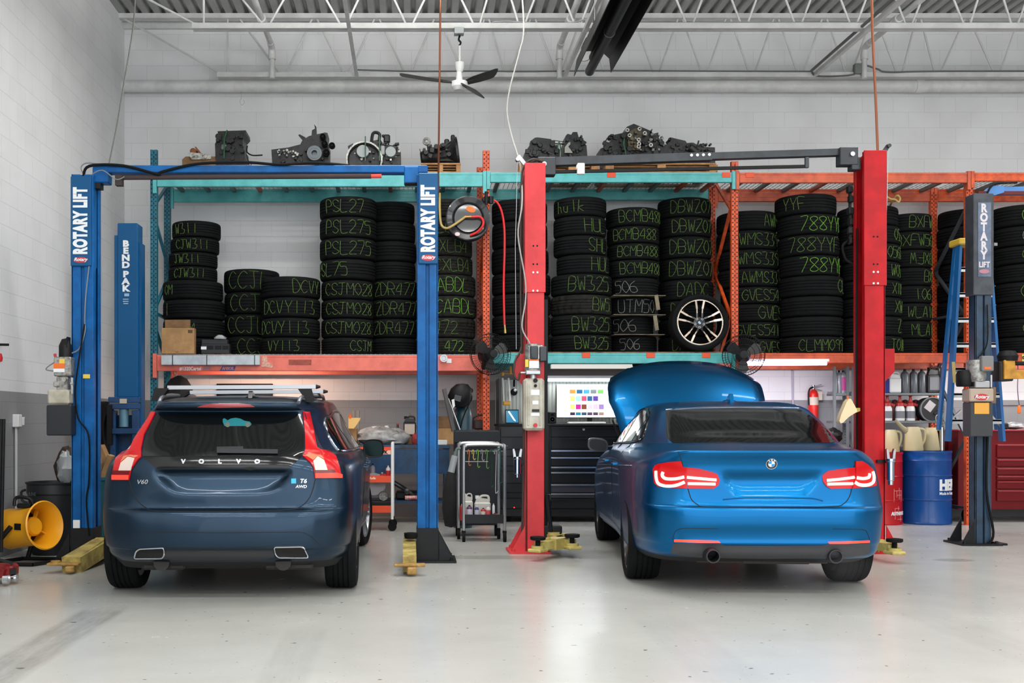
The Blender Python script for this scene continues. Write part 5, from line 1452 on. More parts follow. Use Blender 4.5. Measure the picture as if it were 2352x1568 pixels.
m_bll=mat('lamp_light_bar',(255,210,190),0.3,emit=(255,176,158),estr=2.2)
m_bld=mat('dark_red_lamp',(120,10,14),0.1,coat=1.0,emit=(255,20,20),estr=.25)
LO=[(1501.5,1078),(1506,1069),(1514,1065),(1536,1060.5),(1565,1058.5),(1571,1080),(1575,1100),(1579.5,1121.5),(1545,1120),(1512,1117),(1504,1109)]
LI=[(1568,1072),(1605,1075.5),(1634,1083),(1647,1088),(1653,1102),(1650,1114),(1638,1122.5),(1581,1121.8),(1576,1100)]
RI=[(1888,1092),(1894,1086),(1901,1081),(1930,1076.5),(1962,1073),(1963,1090),(1955,1121.5),(1908,1122.5),(1898,1117),(1890,1106)]
RO=[(1964.5,1058.5),(1978,1058),(1990,1065),(2003,1078),(2009,1095),(2011,1115),(2000,1118),(1957,1121.5),(1964,1092)]
bars={0: ([[(1509,1082),(1510,1100),(1515,1111),(1530,1116),(1552,1115),(1573,1107)],[(1525,1084),(1523,1092),(1531,1099),(1552,1099.5),(1572,1095)]]),
  1: ([[(1578,1096),(1610,1099),(1645,1102)],[(1580,1110.5),(1610,1111),(1643,1111.5)]]),
  2: ([[(1898,1103),(1930,1100),(1960,1096)],[(1899,1111.5),(1930,1111),(1957,1110.5)]]),
  3: ([[(2001,1083),(2004,1096),(2001,1109),(1988,1114),(1972,1113),(1962,1107)],[(1966,1097),(1980,1099),(1992,1096),(1994,1088)]])}
for i,P in enumerate((LO,LI,RI,RO)):
 lp=B.patch('tail_lamp',P,m_blr,.010,.03,6)
 for pth in bars[i]:
  B.line('light_bar',pth,m_bll,.0105 if i in (1,2) else .012,.010,4,lp)
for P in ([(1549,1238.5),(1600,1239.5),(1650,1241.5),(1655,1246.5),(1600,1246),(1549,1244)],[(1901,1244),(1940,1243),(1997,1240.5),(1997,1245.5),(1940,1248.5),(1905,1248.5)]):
 B.patch('reflector',P,mat('emissive_reflector',(240,60,40),.3,emit=(255,58,40),estr=.9),.004,.01,6)  # no lamp: the reflector's bright return is put in as emission
m_dif=mat('matt_grey_diffuser',(58,58,62),.5)
B.patch('rear_diffuser',[(1541,1268),(1547,1247),(1600,1248),(1653,1248),(1666,1252.5),(1760,1253),(1885,1252.5),(1900,1249.5),(1998,1248),(1998,1268),(1985,1274),(1930,1280),(1760,1282),(1600,1279),(1560,1274)],m_dif,.004,.008)
m_exh=mat('dark_chrome',(52,52,54),.3,.7)
for x,y in ((1634,1274.5),(1914,1275)):
 q=B.I @ W(x,y,7.66)
 ex=MB().lathe([(.036,.16),(.036,-.085),(.040,-.10),(.048,-.10),(.052,-.085),(.052,.16)],q+Vector((0,.03,0)),'y',28).build('exhaust_tip',m_exh,B.t,local=True)
 MB().cyl(q+Vector((0,.08,0)),q+Vector((0,.10,0)),.037,n=24).build('exhaust_inside',mat('exhaust_inside',(8,8,8),.7),ex,local=True)
MB().box((0,.42,.27),(1.0,.34,.11),bev=.04).box((.1,.36,.235),(.5,.2,.05),bev=.02).build('silencer',mat('dull_silencer',(70,66,64),.5,.3),B.t,local=True)
# roundel
h,n_=B.hit(1771.8,1064.5)
u=Vector((1,0,0)); u=(u-n_*u.dot(n_)).normalized(); v=n_.cross(u)
def disc(name,r0,r1,a0,a1,off,m,parent,seg=40,th=.003):
 vs=[]; fs=[]
 k=max(4,int(seg*(a1-a0)/(2*PI)))
 for i in range(k+1):
  a=a0+(a1-a0)*i/k
  for r in (r0,r1):
   for o in (off,off-th): vs.append(h+n_*o+u*r*math.cos(a)+v*r*math.sin(a))
 for i in range(k):
  q=i*4; w_=q+4
  fs+=[(q,q+2,w_+2,w_),(q+2,q+3,w_+3,w_+2),(q,w_,w_+1,q+1)]
 return MB().add(vs,fs).build(name,m,parent,0.5,local=True)
bd=disc('roundel',0,.038,0,2*PI,.006,mat('badge_black',(22,26,32),.2,coat=.5),B.t)
disc('badge_ring',.036,.039,0,2*PI,.0075,m_chr,bd); disc('badge_ring',.0215,.0235,0,2*PI,.0075,m_chr,bd)
for i in range(4):
 disc('badge_quarter',0,.0215,i*PI/2,(i+1)*PI/2,.007,mat('badge_blue',(40,140,205),.3) if i in (1,3) else m_white,bd)
for a,ch in ((2.25,'B'),(PI/2,'M'),(.89,'W')):
 c_=h+n_*.0075+u*.0295*math.cos(a)+v*.0295*math.sin(a)
 uu=u*math.sin(a)-v*math.cos(a); vv=u*math.cos(a)+v*math.sin(a)
 MB().text(ch,.013,c_,uu,vv,.001,bold=.0006).build('badge_letter',m_white,bd,0,local=True)
# shut lines and swages
B.line('shut_line',[(1557,1036),(1563,1050),(1569,1072)],m_gap,.003)
B.line('shut_line',[(1580,1122),(1588,1146),(1602,1158),(1622,1163.5),(1760,1164),(1910,1163),(1938,1156),(1951,1140),(1956,1122)],m_gap,.0035)
B.line('shut_line',[(1965,1058),(1960,1075)],m_gap,.003)
B.line('boot_swage',[(1660,1147),(1700,1143.5),(1770,1143),(1860,1144),(1890,1150)],m_sal,.006,0)
B.line('bumper_swage',[(1545,1240),(1550,1222),(1560,1215),(1580,1213),(1650,1214)],m_gap,.0025)
B.line('bumper_swage',[(1912,1214),(1980,1216),(1992,1224),(1998,1242)],m_gap,.0025)
# raised bonnet, hinged at the windscreen
N_=14; vs=[]; fs=[]
hy,hz=3.32,1.02; ang=math.radians(50); Lh=1.14
for j in range(N_+1):
 t=j/N_
 for i in range(N_+1):
  sx=i/N_*2-1
  half=.66+.13*min(1,t*2.0)-.05*max(0,t-.75)*4
  s_=t*Lh-(abs(sx)**2.6)*.20*max(0,t-.35)/.65
  bulge=.10*math.sin(PI*min(1,t*1.02))*.7+.055*(1-abs(sx)**3)-.10*max(0,t-.8)/.2*.6
  y=hy+s_*math.cos(ang)-bulge*math.sin(ang); z=hz+s_*math.sin(ang)+bulge*math.cos(ang)*.9
  vs.append((sx*half,y,z))
n=N_+1
fs=[(j*n+i,j*n+i+1,(j+1)*n+i+1,(j+1)*n+i) for j in range(N_) for i in range(N_)]
bo=MB().add(vs,fs).build('bonnet',m_sal,B.t,0.9,local=True)
md=bo.modifiers.new('thickness','SOLIDIFY'); md.thickness=.035; md.offset=1
for sd in (-1,1):
 MB().tube([(sd*.66,3.45,.98),(sd*.72,3.9,1.25)],.010,8).build('bonnet_strut',m_blk,B.t,local=True)
# engine bay opening
MB().box((0,3.85,.86),(1.25,.8,.06),bev=.02).build('engine_bay',m_under,B.t,local=True)
az=B.bvh.ray_cast(Vector((0.02,1.52,2)),Vector((0,0,-1)))[0].z
MB().prism([(1.42,az-.01),(1.64,az-.008),(1.55,az+.035),(1.48,az+.065),(1.455,az+.06)],'yz',.005,.035).lathe([(0,.035),(.05,.02),(.07,0)],(.02,1.54,az-.012),n=16).build('antenna_fin',m_sal,B.t,local=True)
for sd in (1,-1):
 c_=B.side(sd)
 for P in ([(1.20,1.13),(1.24,1.17),(1.42,1.27),(1.50,1.08),(1.22,1.09)],[(1.55,1.075),(1.47,1.28),(1.75,1.335),(2.02,1.335),(2.06,1.06)],[(2.12,1.06),(2.08,1.33),(2.3,1.28),(2.72,1.08),(2.76,1.04)]):
  B.patch('side_window',P,m_glassD,.003,.006,.06,caster=c_)
 B.line('window_trim',[(1.17,1.09),(1.16,1.13),(1.24,1.19),(1.44,1.295),(1.75,1.35),(2.08,1.35),(2.32,1.295),(2.76,1.075),(2.8,1.03),(2.2,1.045),(1.6,1.06)],m_pblk,.008,.002,5,closed=True,caster=c_)
 B.line('shut_line',[(2.14,.38),(2.10,.8),(2.08,1.05)],m_gap,.004,caster=c_)
 B.line('shut_line',[(1.30,.58),(1.36,.72),(1.44,.95),(1.52,1.06)],m_gap,.004,caster=c_)
 B.line('body_swage',[(.7,.90),(1.4,.875),(2.4,.84),(3.4,.80)],m_sal,.006,0,caster=c_)
 for y in (1.52,2.38):
  hh=c_([(y,.88),(y+.2,.875)])
  MB().tube([hh[0][0]+hh[0][1]*.002,hh[0][0]+hh[0][1]*.03,hh[1][0]+hh[1][1]*.03,hh[1][0]+hh[1][1]*.002],.011,8).build('door_handle',m_sal,B.t,local=True)
 B.patch('side_skirt',[(1.38,.25),(3.30,.25),(3.32,.33),(1.40,.335)],mat('dark_sill',(30,38,56),.4),.006,.012,.1,caster=c_)
 mx,my,mz=sd*.98,2.68,1.02
 mo=MB().lathe([(0,.08),(.05,.07),(.085,.035),(.096,0),(.094,-.05),(0,-.05)],(0,0,0),'y',24)
 mo.v=[(mx+p[0]*1.02,my+p[1],mz+p[2]*.68+(sd*p[0])*.12) for p in map(squircle,mo.v)]
 mo.bar((sd*.84,my+.03,.99),(mx-sd*.04,my+.0,.985),.06,.035)
 mr=mo.build('door_mirror',m_pblk,B.t,local=True)
 g_=MB().lathe([(0,-.053),(.08,-.053),(.08,-.049),(0,-.049)],(0,0,0),'y',24); g_.v=[(mx+p[0],my+p[1],mz+p[2]*.64+(sd*p[0])*.12) for p in map(squircle,g_.v)]
 g_.build('mirror_glass',mat('dark_mirror_glass',(16,19,19),.3,spec=.2),mr,local=True)
 B.wheel(sd*.785,.95,.33,.255,.25,m_rimG,5,sd)
 B.wheel(sd*.785,3.76,.33,.235,.25,m_rimG,5,sd)

# faint vapour at the right tailpipe
m=bpy.data.materials.new('thin_vapour'); m.use_nodes=True
nt=m.node_tree; nt.nodes.remove(nt.nodes['Principled BSDF'])
pv=nt.nodes.new('ShaderNodeVolumePrincipled'); pv.inputs['Color'].default_value=(.9,.9,.92,1)
tc=nt.nodes.new('ShaderNodeTexCoord'); gd=nt.nodes.new('ShaderNodeTexGradient'); gd.gradient_type='SPHERICAL'
mp=nt.nodes.new('ShaderNodeMapping'); mp.inputs['Scale'].default_value=(4.5,4.5,6.0)
nz=nt.nodes.new('ShaderNodeTexNoise'); nz.inputs['Scale'].default_value=7
ml=nt.nodes.new('ShaderNodeMath'); ml.operation='MULTIPLY'; m2=nt.nodes.new('ShaderNodeMath'); m2.operation='MULTIPLY'; m2.inputs[1].default_value=0.8
nt.links.new(tc.outputs['Object'],mp.inputs['Vector']); nt.links.new(mp.outputs[0],gd.inputs[0]); nt.links.new(tc.outputs['Object'],nz.inputs['Vector'])
nt.links.new(gd.outputs['Fac'],ml.inputs[0]); nt.links.new(nz.outputs['Fac'],ml.inputs[1]); nt.links.new(ml.outputs[0],m2.inputs[0]); nt.links.new(m2.outputs[0],pv.inputs['Density'])
nt.links.new(pv.outputs[0],nt.nodes['Material Output'].inputs['Volume'])
vp=MB().lathe([(0,-.165),(.12,-.12),(.22,0),(.12,.12),(0,.165)],(0,0,0),n=20).build('exhaust_vapour',m,local=True)
vp.location=W(1942,1302,7.42)
tag(vp,'faint white vapour puff below the right tailpipe of the blue saloon','vapour',kind='stuff')

# ------------------------------------------------------------------ ceiling fan, heater, pipes and cables
YC=12.4
xh=WX(1056,YC)
t=thing('ceiling_fan','white-hubbed ceiling fan with three dark blades hanging from the nearer joist','ceiling fan',(xh,YC,5.0))
MB().cyl((xh,YC,WZ(88,YC)),(xh,YC,WZ(145,YC)),.012,n=10).build('down_rod',m_whtP,t)
MB().box((WX(1054,YC),YC-.02,WZ(74,YC)),(.11,.09,.075),bev=.004).build('outlet_box',mat('galvanised_box',(150,154,156),.4,.6),t)
MB().tube([(xh,YC,WZ(82,YC)),(xh-.012,YC-.01,WZ(92,YC)),(xh+.01,YC-.01,WZ(98,YC)),(xh-.005,YC,WZ(105,YC))],.012,6,sm=3).build('hook',m_blk,t)
MB().lathe([(0,WZ(144,YC)),(.054,WZ(144,YC)),(.05,WZ(156,YC)),(.034,WZ(165,YC)),(0,WZ(165,YC))],(xh,YC,0),n=20).build('canopy',m_whtP,t)
MB().lathe([(0,WZ(165,YC)),(.03,WZ(165,YC)),(.034,WZ(172,YC)),(.04,WZ(186,YC)),(.09,WZ(188,YC)),(.098,WZ(194,YC)),(.095,WZ(200,YC)),(.06,WZ(208,YC)),(0,WZ(209,YC))],(xh-.005,YC,0),n=28).build('motor_housing',m_whtP,t)
m_bladeD=mat('dark_fan_blade',(44,42,40),.45)
zc=WZ(191,YC)
for tip in (Vector((WX(918,YC),YC-.12,WZ(183,YC))),Vector((WX(1148,YC),YC+.30,WZ(150,YC))),Vector((WX(1103,YC-.45),YC-.45,WZ(221,YC-.45)))):
 c=Vector((xh,YC,zc)); d=(tip-c); L_=d.length; d.normalize()
 s_=Vector((0,0,1)).cross(d).normalized(); up=d.cross(s_)
 s_=(s_*.85-up*.52).normalized(); up=d.cross(s_)
 vs=[]
 prof=[(.14,.035),(.28,.06),(.6,.072),(.9,.075),(.97,.065),(1.0,.03)]
 for q,hw in prof:
  for sg in (-1,1):
   for o in (-.004,.004): vs.append(c+d*L_*q+s_*hw*sg+up*(o+.02*q*q))
 fs=[]
 for i in range(len(prof)-1):
  a=i*4; b_=a+4
  fs+=[(a,a+2,b_+2,b_),(a+1,b_+1,b_+3,a+3),(a,b_,b_+1,a+1),(a+2,a+3,b_+3,b_+2)]
 fs+=[(0,1,3,2),(20,22,23,21)]
 MB().add(vs,fs).bar(c+d*.07,c+d*.2,.03,.008).build('fan_blade',m_bladeD,t)

# tube heater
m_hb=mat('black_heater_reflector',(22,21,21),.5)
m_ht=mat('dark_heater_tube',(56,54,56),.45,.3)
xt=WX(1352,12.3); zt_=WZ(168,12.3)
t=thing('tube_heater','long black radiant tube heater running along the room under the roof deck','heater',(xt,12.3,zt_))
MB().cyl((xt,12.25,zt_),(xt,3.5,zt_),.052,n=24).build('burner_tube',m_ht,t)
MB().cyl((xt+.02,12.1,zt_+.11),(xt+.02,3.5,zt_+.11),.05,n=16).build('return_tube',m_hb,t)
rf=MB()
pr=[(-.19,-.08),(-.16,.10),(-.07,.20),(.11,.21),(.21,.12),(.23,-.04)]
pr2=[(a*.97,b_-.006) for a,b_ in pr]
vs=[Vector((xt+a,y,zt_+b_)) for y in (12.15,3.5) for a,b_ in pr+pr2[::-1]]
n=12
rf.add(vs,[(i,(i+1) % n,n+(i+1) % n,n+i) for i in range(n)]+[tuple(range(n))[::-1],tuple(range(n,2*n))])
rf.build('reflector',m_hb,t,0)
for y in (11.0,9.5): MB().tube([(xt+.055*math.cos(a),y,zt_+.055*math.sin(a)) for a in [k*.35 for k in range(18)]],.004,5,True).build('hanger_ring',m_steel,t)
MB().lathe([(0,0),(.052,0),(.055,-.02),(.045,-.03),(.04,-.01),(0,-.01)],(xt,12.25,zt_),'y',24).build('end_cap',m_steel,t)
m_flue=mat('galvanised_flue',(150,150,150),.35,.7)
fx,fz,fy=WX(1345,12.6),WZ(128,12.6),12.6
MB().tube([(fx-.02,fy-.05,fz),(fx-.0,fy,fz+.02),(fx+.06,fy,fz+.16),(WX(1374,fy),fy,WZ(78,fy)),(WX(1380,fy),fy,ZC)],.075,16,sm=4).build('flue_pipe',m_flue,t)
for q in (.25,.5,.75): MB().lathe([(.078,-.006),(.082,0),(.078,.006)],(fx+.06*q,fy,fz+.03+.14*q),n=18).build('flue_band',m_flue,t)
MB().tube([(xt-.05,11.6,zt_+.18),(xt-.05,11.6,ZC)],.005,6).tube([(xt+.1,10.2,zt_+.18),(xt+.1,10.2,ZC)],.005,6).build('hanger_chain',m_steel,t,0)

tag(MB().tube([W(1013,-120,11.6),W(1011,60,11.75),W(1009,230,12.0),W(1007,400,12.4),W(1007,442,12.5)],.011,10).build('copper_pipe',m_copper),'thin copper air line dropping from the roof to the hose reel','copper pipe')
tag(MB().tube([W(1999,-120,10.5),W(2004,80,10.5),W(2011,220,10.5),W(2016,345,10.45)],.012,10).build('copper_pipe',m_copper),'thin copper air line dropping behind the tall red column','copper pipe')
tag(MB().tube([W(1192,-100,10.6),W(1203,60,10.6),W(1193,120,10.6),W(1172,200,10.6),W(1165,255,10.6),W(1175,310,10.55),W(1191,362,10.45),W(1198,400,10.38),W(1199,470,10.2),W(1190,540,10.2),W(1206,640,10.2),W(1207,690,10.2),W(1199,750,10.18),W(1215,785,10.16),W(1218,795,10.16)],.007,8,sm=6).build('power_cable',mat('white_cable',(160,158,154),.5)),'white cable hanging from the roof down to the pale red column motor','cable')
tag(MB().tube([W(312,-40,10.5),W(306,60,10.4),W(285,190,10.1),W(268,290,9.9),W(250,378,9.72)],.0075,8,sm=4).build('power_cable',mat('grey_flex',(98,98,95),.5)),'grey cable dropping from the roof to the blue lift beam','cable')
tag(MB().tube([(WX(555,14.1),14.05,WZ(212,14.1)),(WX(556,14.1),14.05,WZ(228,14.1)),(WX(552,14.1),14.05,WZ(234,14.1)),(WX(556,14.1),14.05,WZ(244,14.1)),(WX(563,14.1),14.05,WZ(238,14.1)),(WX(560,14.1),14.05,WZ(232,14.1))],.0025,4,sm=3).build('wire_loop',m_steel),'small loop of thin wire hanging below the white wall pipe','wire')

# ------------------------------------------------------------------ hose reel and its hoses
YH=12.78
c=W(1075,502,YH)
t=thing('hose_reel','black round air hose reel with orange label hung on the orange upright','hose reel',(c.x,YH,c.z))
R_=51*YH/FPX
MB().lathe([(0,-.03),(R_*.62,-.03),(R_*.66,-.01),(R_*.70,-.005),(R_*.73,-.03),(R_*.95,-.045),(R_,-.04),(R_*.99,-.02),(R_*.7,.0),(0,.0)],c,'y',48).build('front_flange',mat('gloss_black_reel',(26,27,30),.22,coat=.6),t)
MB().lathe([(0,.12),(R_*.62,.12),(R_*.62,.0),(0,.0)],c,'y',40).lathe([(R_*.6,.115),(R_,.11),(R_*.99,.13),(R_*.6,.135)],c,'y',48,True).build('drum',m_blk,t)
m_rh=mat('red_rubber_hose',(214,34,38),.4)
for k in range(4): MB().lathe([(R_*.66+.02*math.cos(a),.055+.013*(k-1.5)*2+.012*math.sin(a)) for a in [2*PI*j/8 for j in range(8)]],c,'y',40,True).build('coiled_hose',m_rh,t)
MB().prism([(c.x+.001*(px-1075)*YH/FPX*1000+a_,c.z-(py-502)*YH/FPX+b_) for px,py in ((1081,482),) for a_,b_ in [(.06*math.cos(q)*.9+.028*math.sin(q)*.3,.032*math.sin(q)-.03*math.cos(q)*.55) for q in [2*PI*k/24 for k in range(24)]]],'xz',YH-.036,YH-.03).build('label',m_olab,t,0)
MB().prism([(WX(1050,YH)+.03*math.cos(q),WZ(539,YH)+.022*math.sin(q)) for q in [2*PI*k/16 for k in range(16)]],'xz',YH-.052,YH-.04).build('label',mat('white_red_label',(224,200,198),.5),t,0)
MB().box((WX(1120,YH),YH+.08,WZ(457,YH)),(.12,.12,.05),bev=.008).cyl((WX(1117,YH),YH-.0,WZ(440,YH)),(WX(1117,YH),YH,WZ(470,YH)),.02,n=10).cyl((WX(1128,YH),YH+.03,WZ(450,YH)),(WX(1128,YH),YH+.03,WZ(466,YH)),.03,n=12).build('bracket',m_blkM,t)
MB().tube([W(1068,498,YH-.06),W(1085,498,YH-.1),W(1102,498,YH-.1),W(1110,507,YH-.1),W(1108,520,YH-.1),W(1096,533,YH-.07),W(1080,540,YH-.05)],.014,10,sm=5).build('red_hose_end',m_rh,t)
MB().tube([W(1010,455,YH-.05),W(1010,480,YH-.1),W(1013,514,YH-.1),W(1024,524,YH-.12),W(1040,518,YH-.12),W(1070,497,YH-.08)],.014,10,sm=5).build('tan_hose',mat('tan_hose',(170,146,84),.45),t)
MB().cyl(W(1069,499,YH-.08),W(1083,498,YH-.1),.014,n=8).cyl(W(1010,443,YH-.05),W(1010,458,YH-.05),.014,n=8).build('brass_fitting',mat('brass',(190,160,90),.3,.9),t)
tag(MB().tube([W(1131,459,12.85),W(1142,465,12.85),W(1152,485,12.85),W(1158,520,12.85),W(1159,570,12.85),W(1157,650,12.85),W(1158,720,12.85),W(1159,746,12.85)],.013,10,sm=6).build('air_hose',m_rh),'red air hose hanging straight down from the reel bracket','hose')
tag(MB().cyl(W(1159,745,12.85),W(1160,757,12.85),.012,n=10).cyl(W(1160,757,12.85),W(1160.5,765,12.85),.016,n=10).build('hose_coupling',mat('brass',(190,160,90))),'brass coupling on the lower end of the hanging red hose','hose coupling')

# ------------------------------------------------------------------ round wall fans
def wall_fan(px,py,label,yaw):
 Y=12.72
 c=W(px,py,Y)
 t=thing('wall_fan',label,'fan',(c.x,Y,c.z),yaw)
 R_=47.5*Y/FPX
 g_=MB()
 for r,y in ((R_,0),(R_*.98,.07),(R_*.75,-.055),(R_*.5,-.085),(R_*.28,-.095),(R_*.85,.13)):
  g_.tube([(r*math.cos(2*PI*k/40),y,r*math.sin(2*PI*k/40)) for k in range(40)],.0035,5,True)
 for k in range(48):
  a=2*PI*k/48
  g_.tube([(r*math.cos(a),y,r*math.sin(a)) for r,y in ((.04,-.1),(R_*.5,-.087),(R_*.8,-.048),(R_,0),(R_*.98,.07),(R_*.6,.15))],.0016,4)
 g_.build('wire_guard',m_blk,t,local=True)
 MB().lathe([(0,-.105),(.045,-.103),(.05,-.09),(0,-.09)],(0,0,0),'y',20).build('hub_badge',m_blkM,t,local=True)
 for k in range(3):
  a=2*PI*k/3+.5
  vs=[]
  for r,w0,w1 in ((.035,-.25,.3),(R_*.45,-.5,.45),(R_*.75,-.45,.35),(R_*.86,-.2,.15)):
   for w_ in (w0,w1):
    for o in (-.003,.003): vs.append((r*math.cos(a+w_),.0+.05*w_+o,r*math.sin(a+w_)))
  fs=[]
  for i in range(3):
   q=i*4; b_=q+4
   fs+=[(q,q+2,b_+2,b_),(q+1,b_+1,b_+3,q+3),(q,b_,b_+1,q+1),(q+2,q+3,b_+3,b_+2)]
  fs+=[(0,1,3,2),(12,14,15,13)]
  MB().add(vs,fs).build('fan_blade',mat('smoky_blade',(54,54,54),.3),t,local=True)
 MB().lathe([(0,.03),(.05,.03),(.085,.09),(.085,.24),(.05,.28),(0,.28)],(0,0,0),'y',20).bar((0,.2,-.02),(0,.30,-.15),.04,.06).build('motor',m_blk,t,local=True)
wall_fan(1128,813,'black wire-guarded fan on the orange upright below the hose reel',.25)
wall_fan(1708,815,'black wire-guarded fan in front of the lit lamp tube',-.25)

# ------------------------------------------------------------------ leaning alloy wheel
c=W(1603.5,743,13.12)
Rw=66*13.12/FPX
t=thing('alloy_wheel','black and polished alloy wheel with tyre, leaning upright against the chalked tyres','wheel',(c.x,c.y,c.z))
h=.115; rr=Rw*.80
RT=Matrix.Rotation(math.radians(-5),3,'X')
def tilt(mb): mb.v=[tuple(RT @ Vector(p)) for p in mb.v]; return mb
tilt(MB().lathe([(rr,-h*.75),(rr+.012,-h*.92),(Rw*.9,-h),(Rw*.965,-h*.9),(Rw,-h*.7),(Rw,h*.7),(Rw*.965,h*.9),(Rw*.9,h),(rr+.012,h*.9),(rr,h*.75)],(0,0,0),'y',64,True)).build('tyre',m_rub,t,local=True)
m_rblk=mat('gloss_black_rim',(14,14,15),.2,coat=.6)
m_pol=mat('polished_rim_face',(206,186,168),.25,.9)
rim=tilt(MB().lathe([(rr+.004,-h*.8),(rr-.012,-h*.82),(rr-.025,-h*.5),(rr-.03,h*.6),(rr,h*.7)],(0,0,0),'y',56,True).lathe([(0,-.055),(.07,-.055),(.085,-.03),(.085,.03),(0,.03)],(0,0,0),'y',28)).build('rim',m_rblk,t,local=True)
tilt(MB().lathe([(rr-.004,-h*.825),(rr-.013,-h*.835),(rr-.016,-h*.81),(rr-.004,-h*.80)],(0,0,0),'y',56,True)).build('polished_lip',m_pol,rim,local=True)
for k in range(5):
 a=2*PI*k/5+PI/2
 for sg in (-1,1):
  sp=MB()
  p0=Vector((.075*math.cos(a+sg*.42),-.052,.075*math.sin(a+sg*.42)))
  p1=Vector((.17*math.cos(a+sg*.20),-.068,.17*math.sin(a+sg*.20)))
  p2=Vector(((rr-.014)*math.cos(a+sg*.19),-.088,(rr-.014)*math.sin(a+sg*.19)))
  sp.bar(p0,p1,.020,.04,up=(0,1,0)).bar(p1,p2,.030,.04,up=(0,1,0))
  tilt(sp).build('spoke',m_rblk,rim,local=True)
  f=MB(); o=Vector((0,-.0205,0))
  tg=Vector((-math.sin(a),0,math.cos(a)))*sg
  f.bar(p1.lerp(p0,.55)+o-tg*.002,p1+o,.009,.003,up=(0,1,0)).bar(p1+o,p2+o,.021,.003,up=(0,1,0))
  tilt(f).build('polished_face',m_pol,rim,local=True)
 q=Vector((.055*math.cos(a+.6),-.058,.055*math.sin(a+.6)))
 tilt(MB().lathe([(.009,0),(.014,0),(.014,-.008),(.009,-.008)],q,'y',12,True)).build('bolt_seat',m_steel,rim,local=True)
cp=tilt(MB().lathe([(0,-.064),(.028,-.063),(.031,-.055),(0,-.055)],(0,0,0),'y',24)).build('centre_cap',mat('cap_black',(24,26,30),.25),rim,local=True)
for i in range(4):
 P=[(0,0)]+[(.017*math.cos(i*PI/2+j*PI/12),.017*math.sin(i*PI/2+j*PI/12)) for j in range(7)]
 tilt(MB().prism(P,'xz',-.066,-.062)).build('cap_quarter',m_white if i % 2 else mat('badge_blue',(40,140,205),.3),rim,0,local=True)

# ------------------------------------------------------------------ things on the shelves with the tyres
m_card=mat('brown_cardboard',(184,144,96),.75,noise=.25,nscale=5,dark=(160,122,80))
m_cardD=mat('dark_cardboard',(140,106,72),.8,noise=.3,nscale=5,dark=(110,82,54))
YS=13.06
zs=SHELF['L']+.002
x0,x1=WX(371,YS),WX(446,YS)
t=thing('cardboard_box','brown cardboard box at the left end of the shelf, small print on its front','box',((x0+x1)/2,YS,zs))
MB().box(((x0+x1)/2,YS+.06,zs+.155),(x1-x0,.12,.31),bev=.003).build('carton',m_card,t,0)
MB().box((WX(437,YS),YS-.001,WZ(761,YS)),(.055,.002,.038)).text('4x5L',.02,(WX(407,YS),YS-.002,WZ(808,YS)),(1,0,0),(0,0,1),.001).build('print',mat('box_print',(92,70,46),.7),t,0)
x0,x1=WX(379,13.2),WX(437,13.2)
tag(MB().box(((x0+x1)/2,13.205,zs+.21),(x1-x0,.03,.42),bev=.002).build('wrapped_panel',m_cardD),'tan cardboard panel in clear wrap standing behind the box','cardboard panel')
x0,x1=WX(462,YS),WX(527,YS)
t=thing('battery_case','black battery-like case with white label on the left shelf','case',((x0+x1)/2,YS,zs))
MB().box(((x0+x1)/2,YS+.06,zs+.06),(x1-x0,.12,.12),bev=.006).box(((x0+x1)/2-.01,YS+.06,zs+.145),(x1-x0-.03,.11,.06),bev=.006).build('body',mat('black_case',(26,29,33),.45),t)
for q in (.32,.6,.86): MB().box((x0+(x1-x0)*q,YS-.002,zs+.075),(.075,.006,.045),bev=.002).build('cover_tab',m_blk,t)
MB().box((WX(468,YS),YS-.002,WZ(799,YS)),(.065,.004,.035)).build('label',m_white,t,0)
tag(MB().lathe([(0,0),(.07,0),(.075,.015),(.05,.035),(.03,.05),(0,.052)],(WX(504,YS)+.0,YS+.05,zs+.178),n=9).build('plastic_bag',mat('clear_bag',(176,180,182),.2)),'crumpled clear plastic bag lying on the black case','bag')
t=thing('light_box','long white carton strapped to the left of the red-orange beam','carton',(WX(488,RF),RF-.06,WZ(838,RF)))
MB().box((WX(487,RF),RF-.075,WZ(828,RF)),(224*RF/FPX,.07,.112),bev=.003).build('carton',mat('white_carton',(196,206,212),.5,noise=.3,nscale=6,dark=(170,180,188)),t,0)
for px in (401,479,588): MB().box((WX(px,RF),RF-.075,WZ(828,RF)),(.008,.078,.118)).build('strap',m_blk,t,0)
lb=MB().text('#1320Cartel',.062,(WX(439,RF),RF-.044,WZ(847,RF)),(1,0,0),(0,0,1),.001,bold=.0012,squeeze=.82).build('sticker_lettering',m_white); tag(lb,'small white lettering sticker on the left of the red-orange beam','sticker')
t=thing('sticker','small blue and white sticker with red lettering on the red-orange beam','sticker',(WX(524,RF),RF-.04,WZ(847,RF)))
MB().prism([(WX(506,RF),WZ(852,RF)),(WX(512,RF),WZ(841,RF)),(WX(543,RF),WZ(841,RF)),(WX(539,RF),WZ(852,RF))],'xz',RF-.044,RF-.040).build('backing',mat('sticker_blue',(60,66,130),.5),t,0)
MB().text('AMSOIL',.05,(WX(525,RF),RF-.047,WZ(846.5,RF)),(1,0,0),(0,0,1),.001,bold=.002,squeeze=.82,shear=.2).build('lettering',mat('sticker_pink',(232,180,176),.5),t,0)
MB().text('AMSOIL',.05,(WX(525,RF),RF-.0485,WZ(846.5,RF)),(1,0,0),(0,0,1),.001,bold=-.0004,squeeze=.82,shear=.2).build('lettering',m_rlogo,t,0)
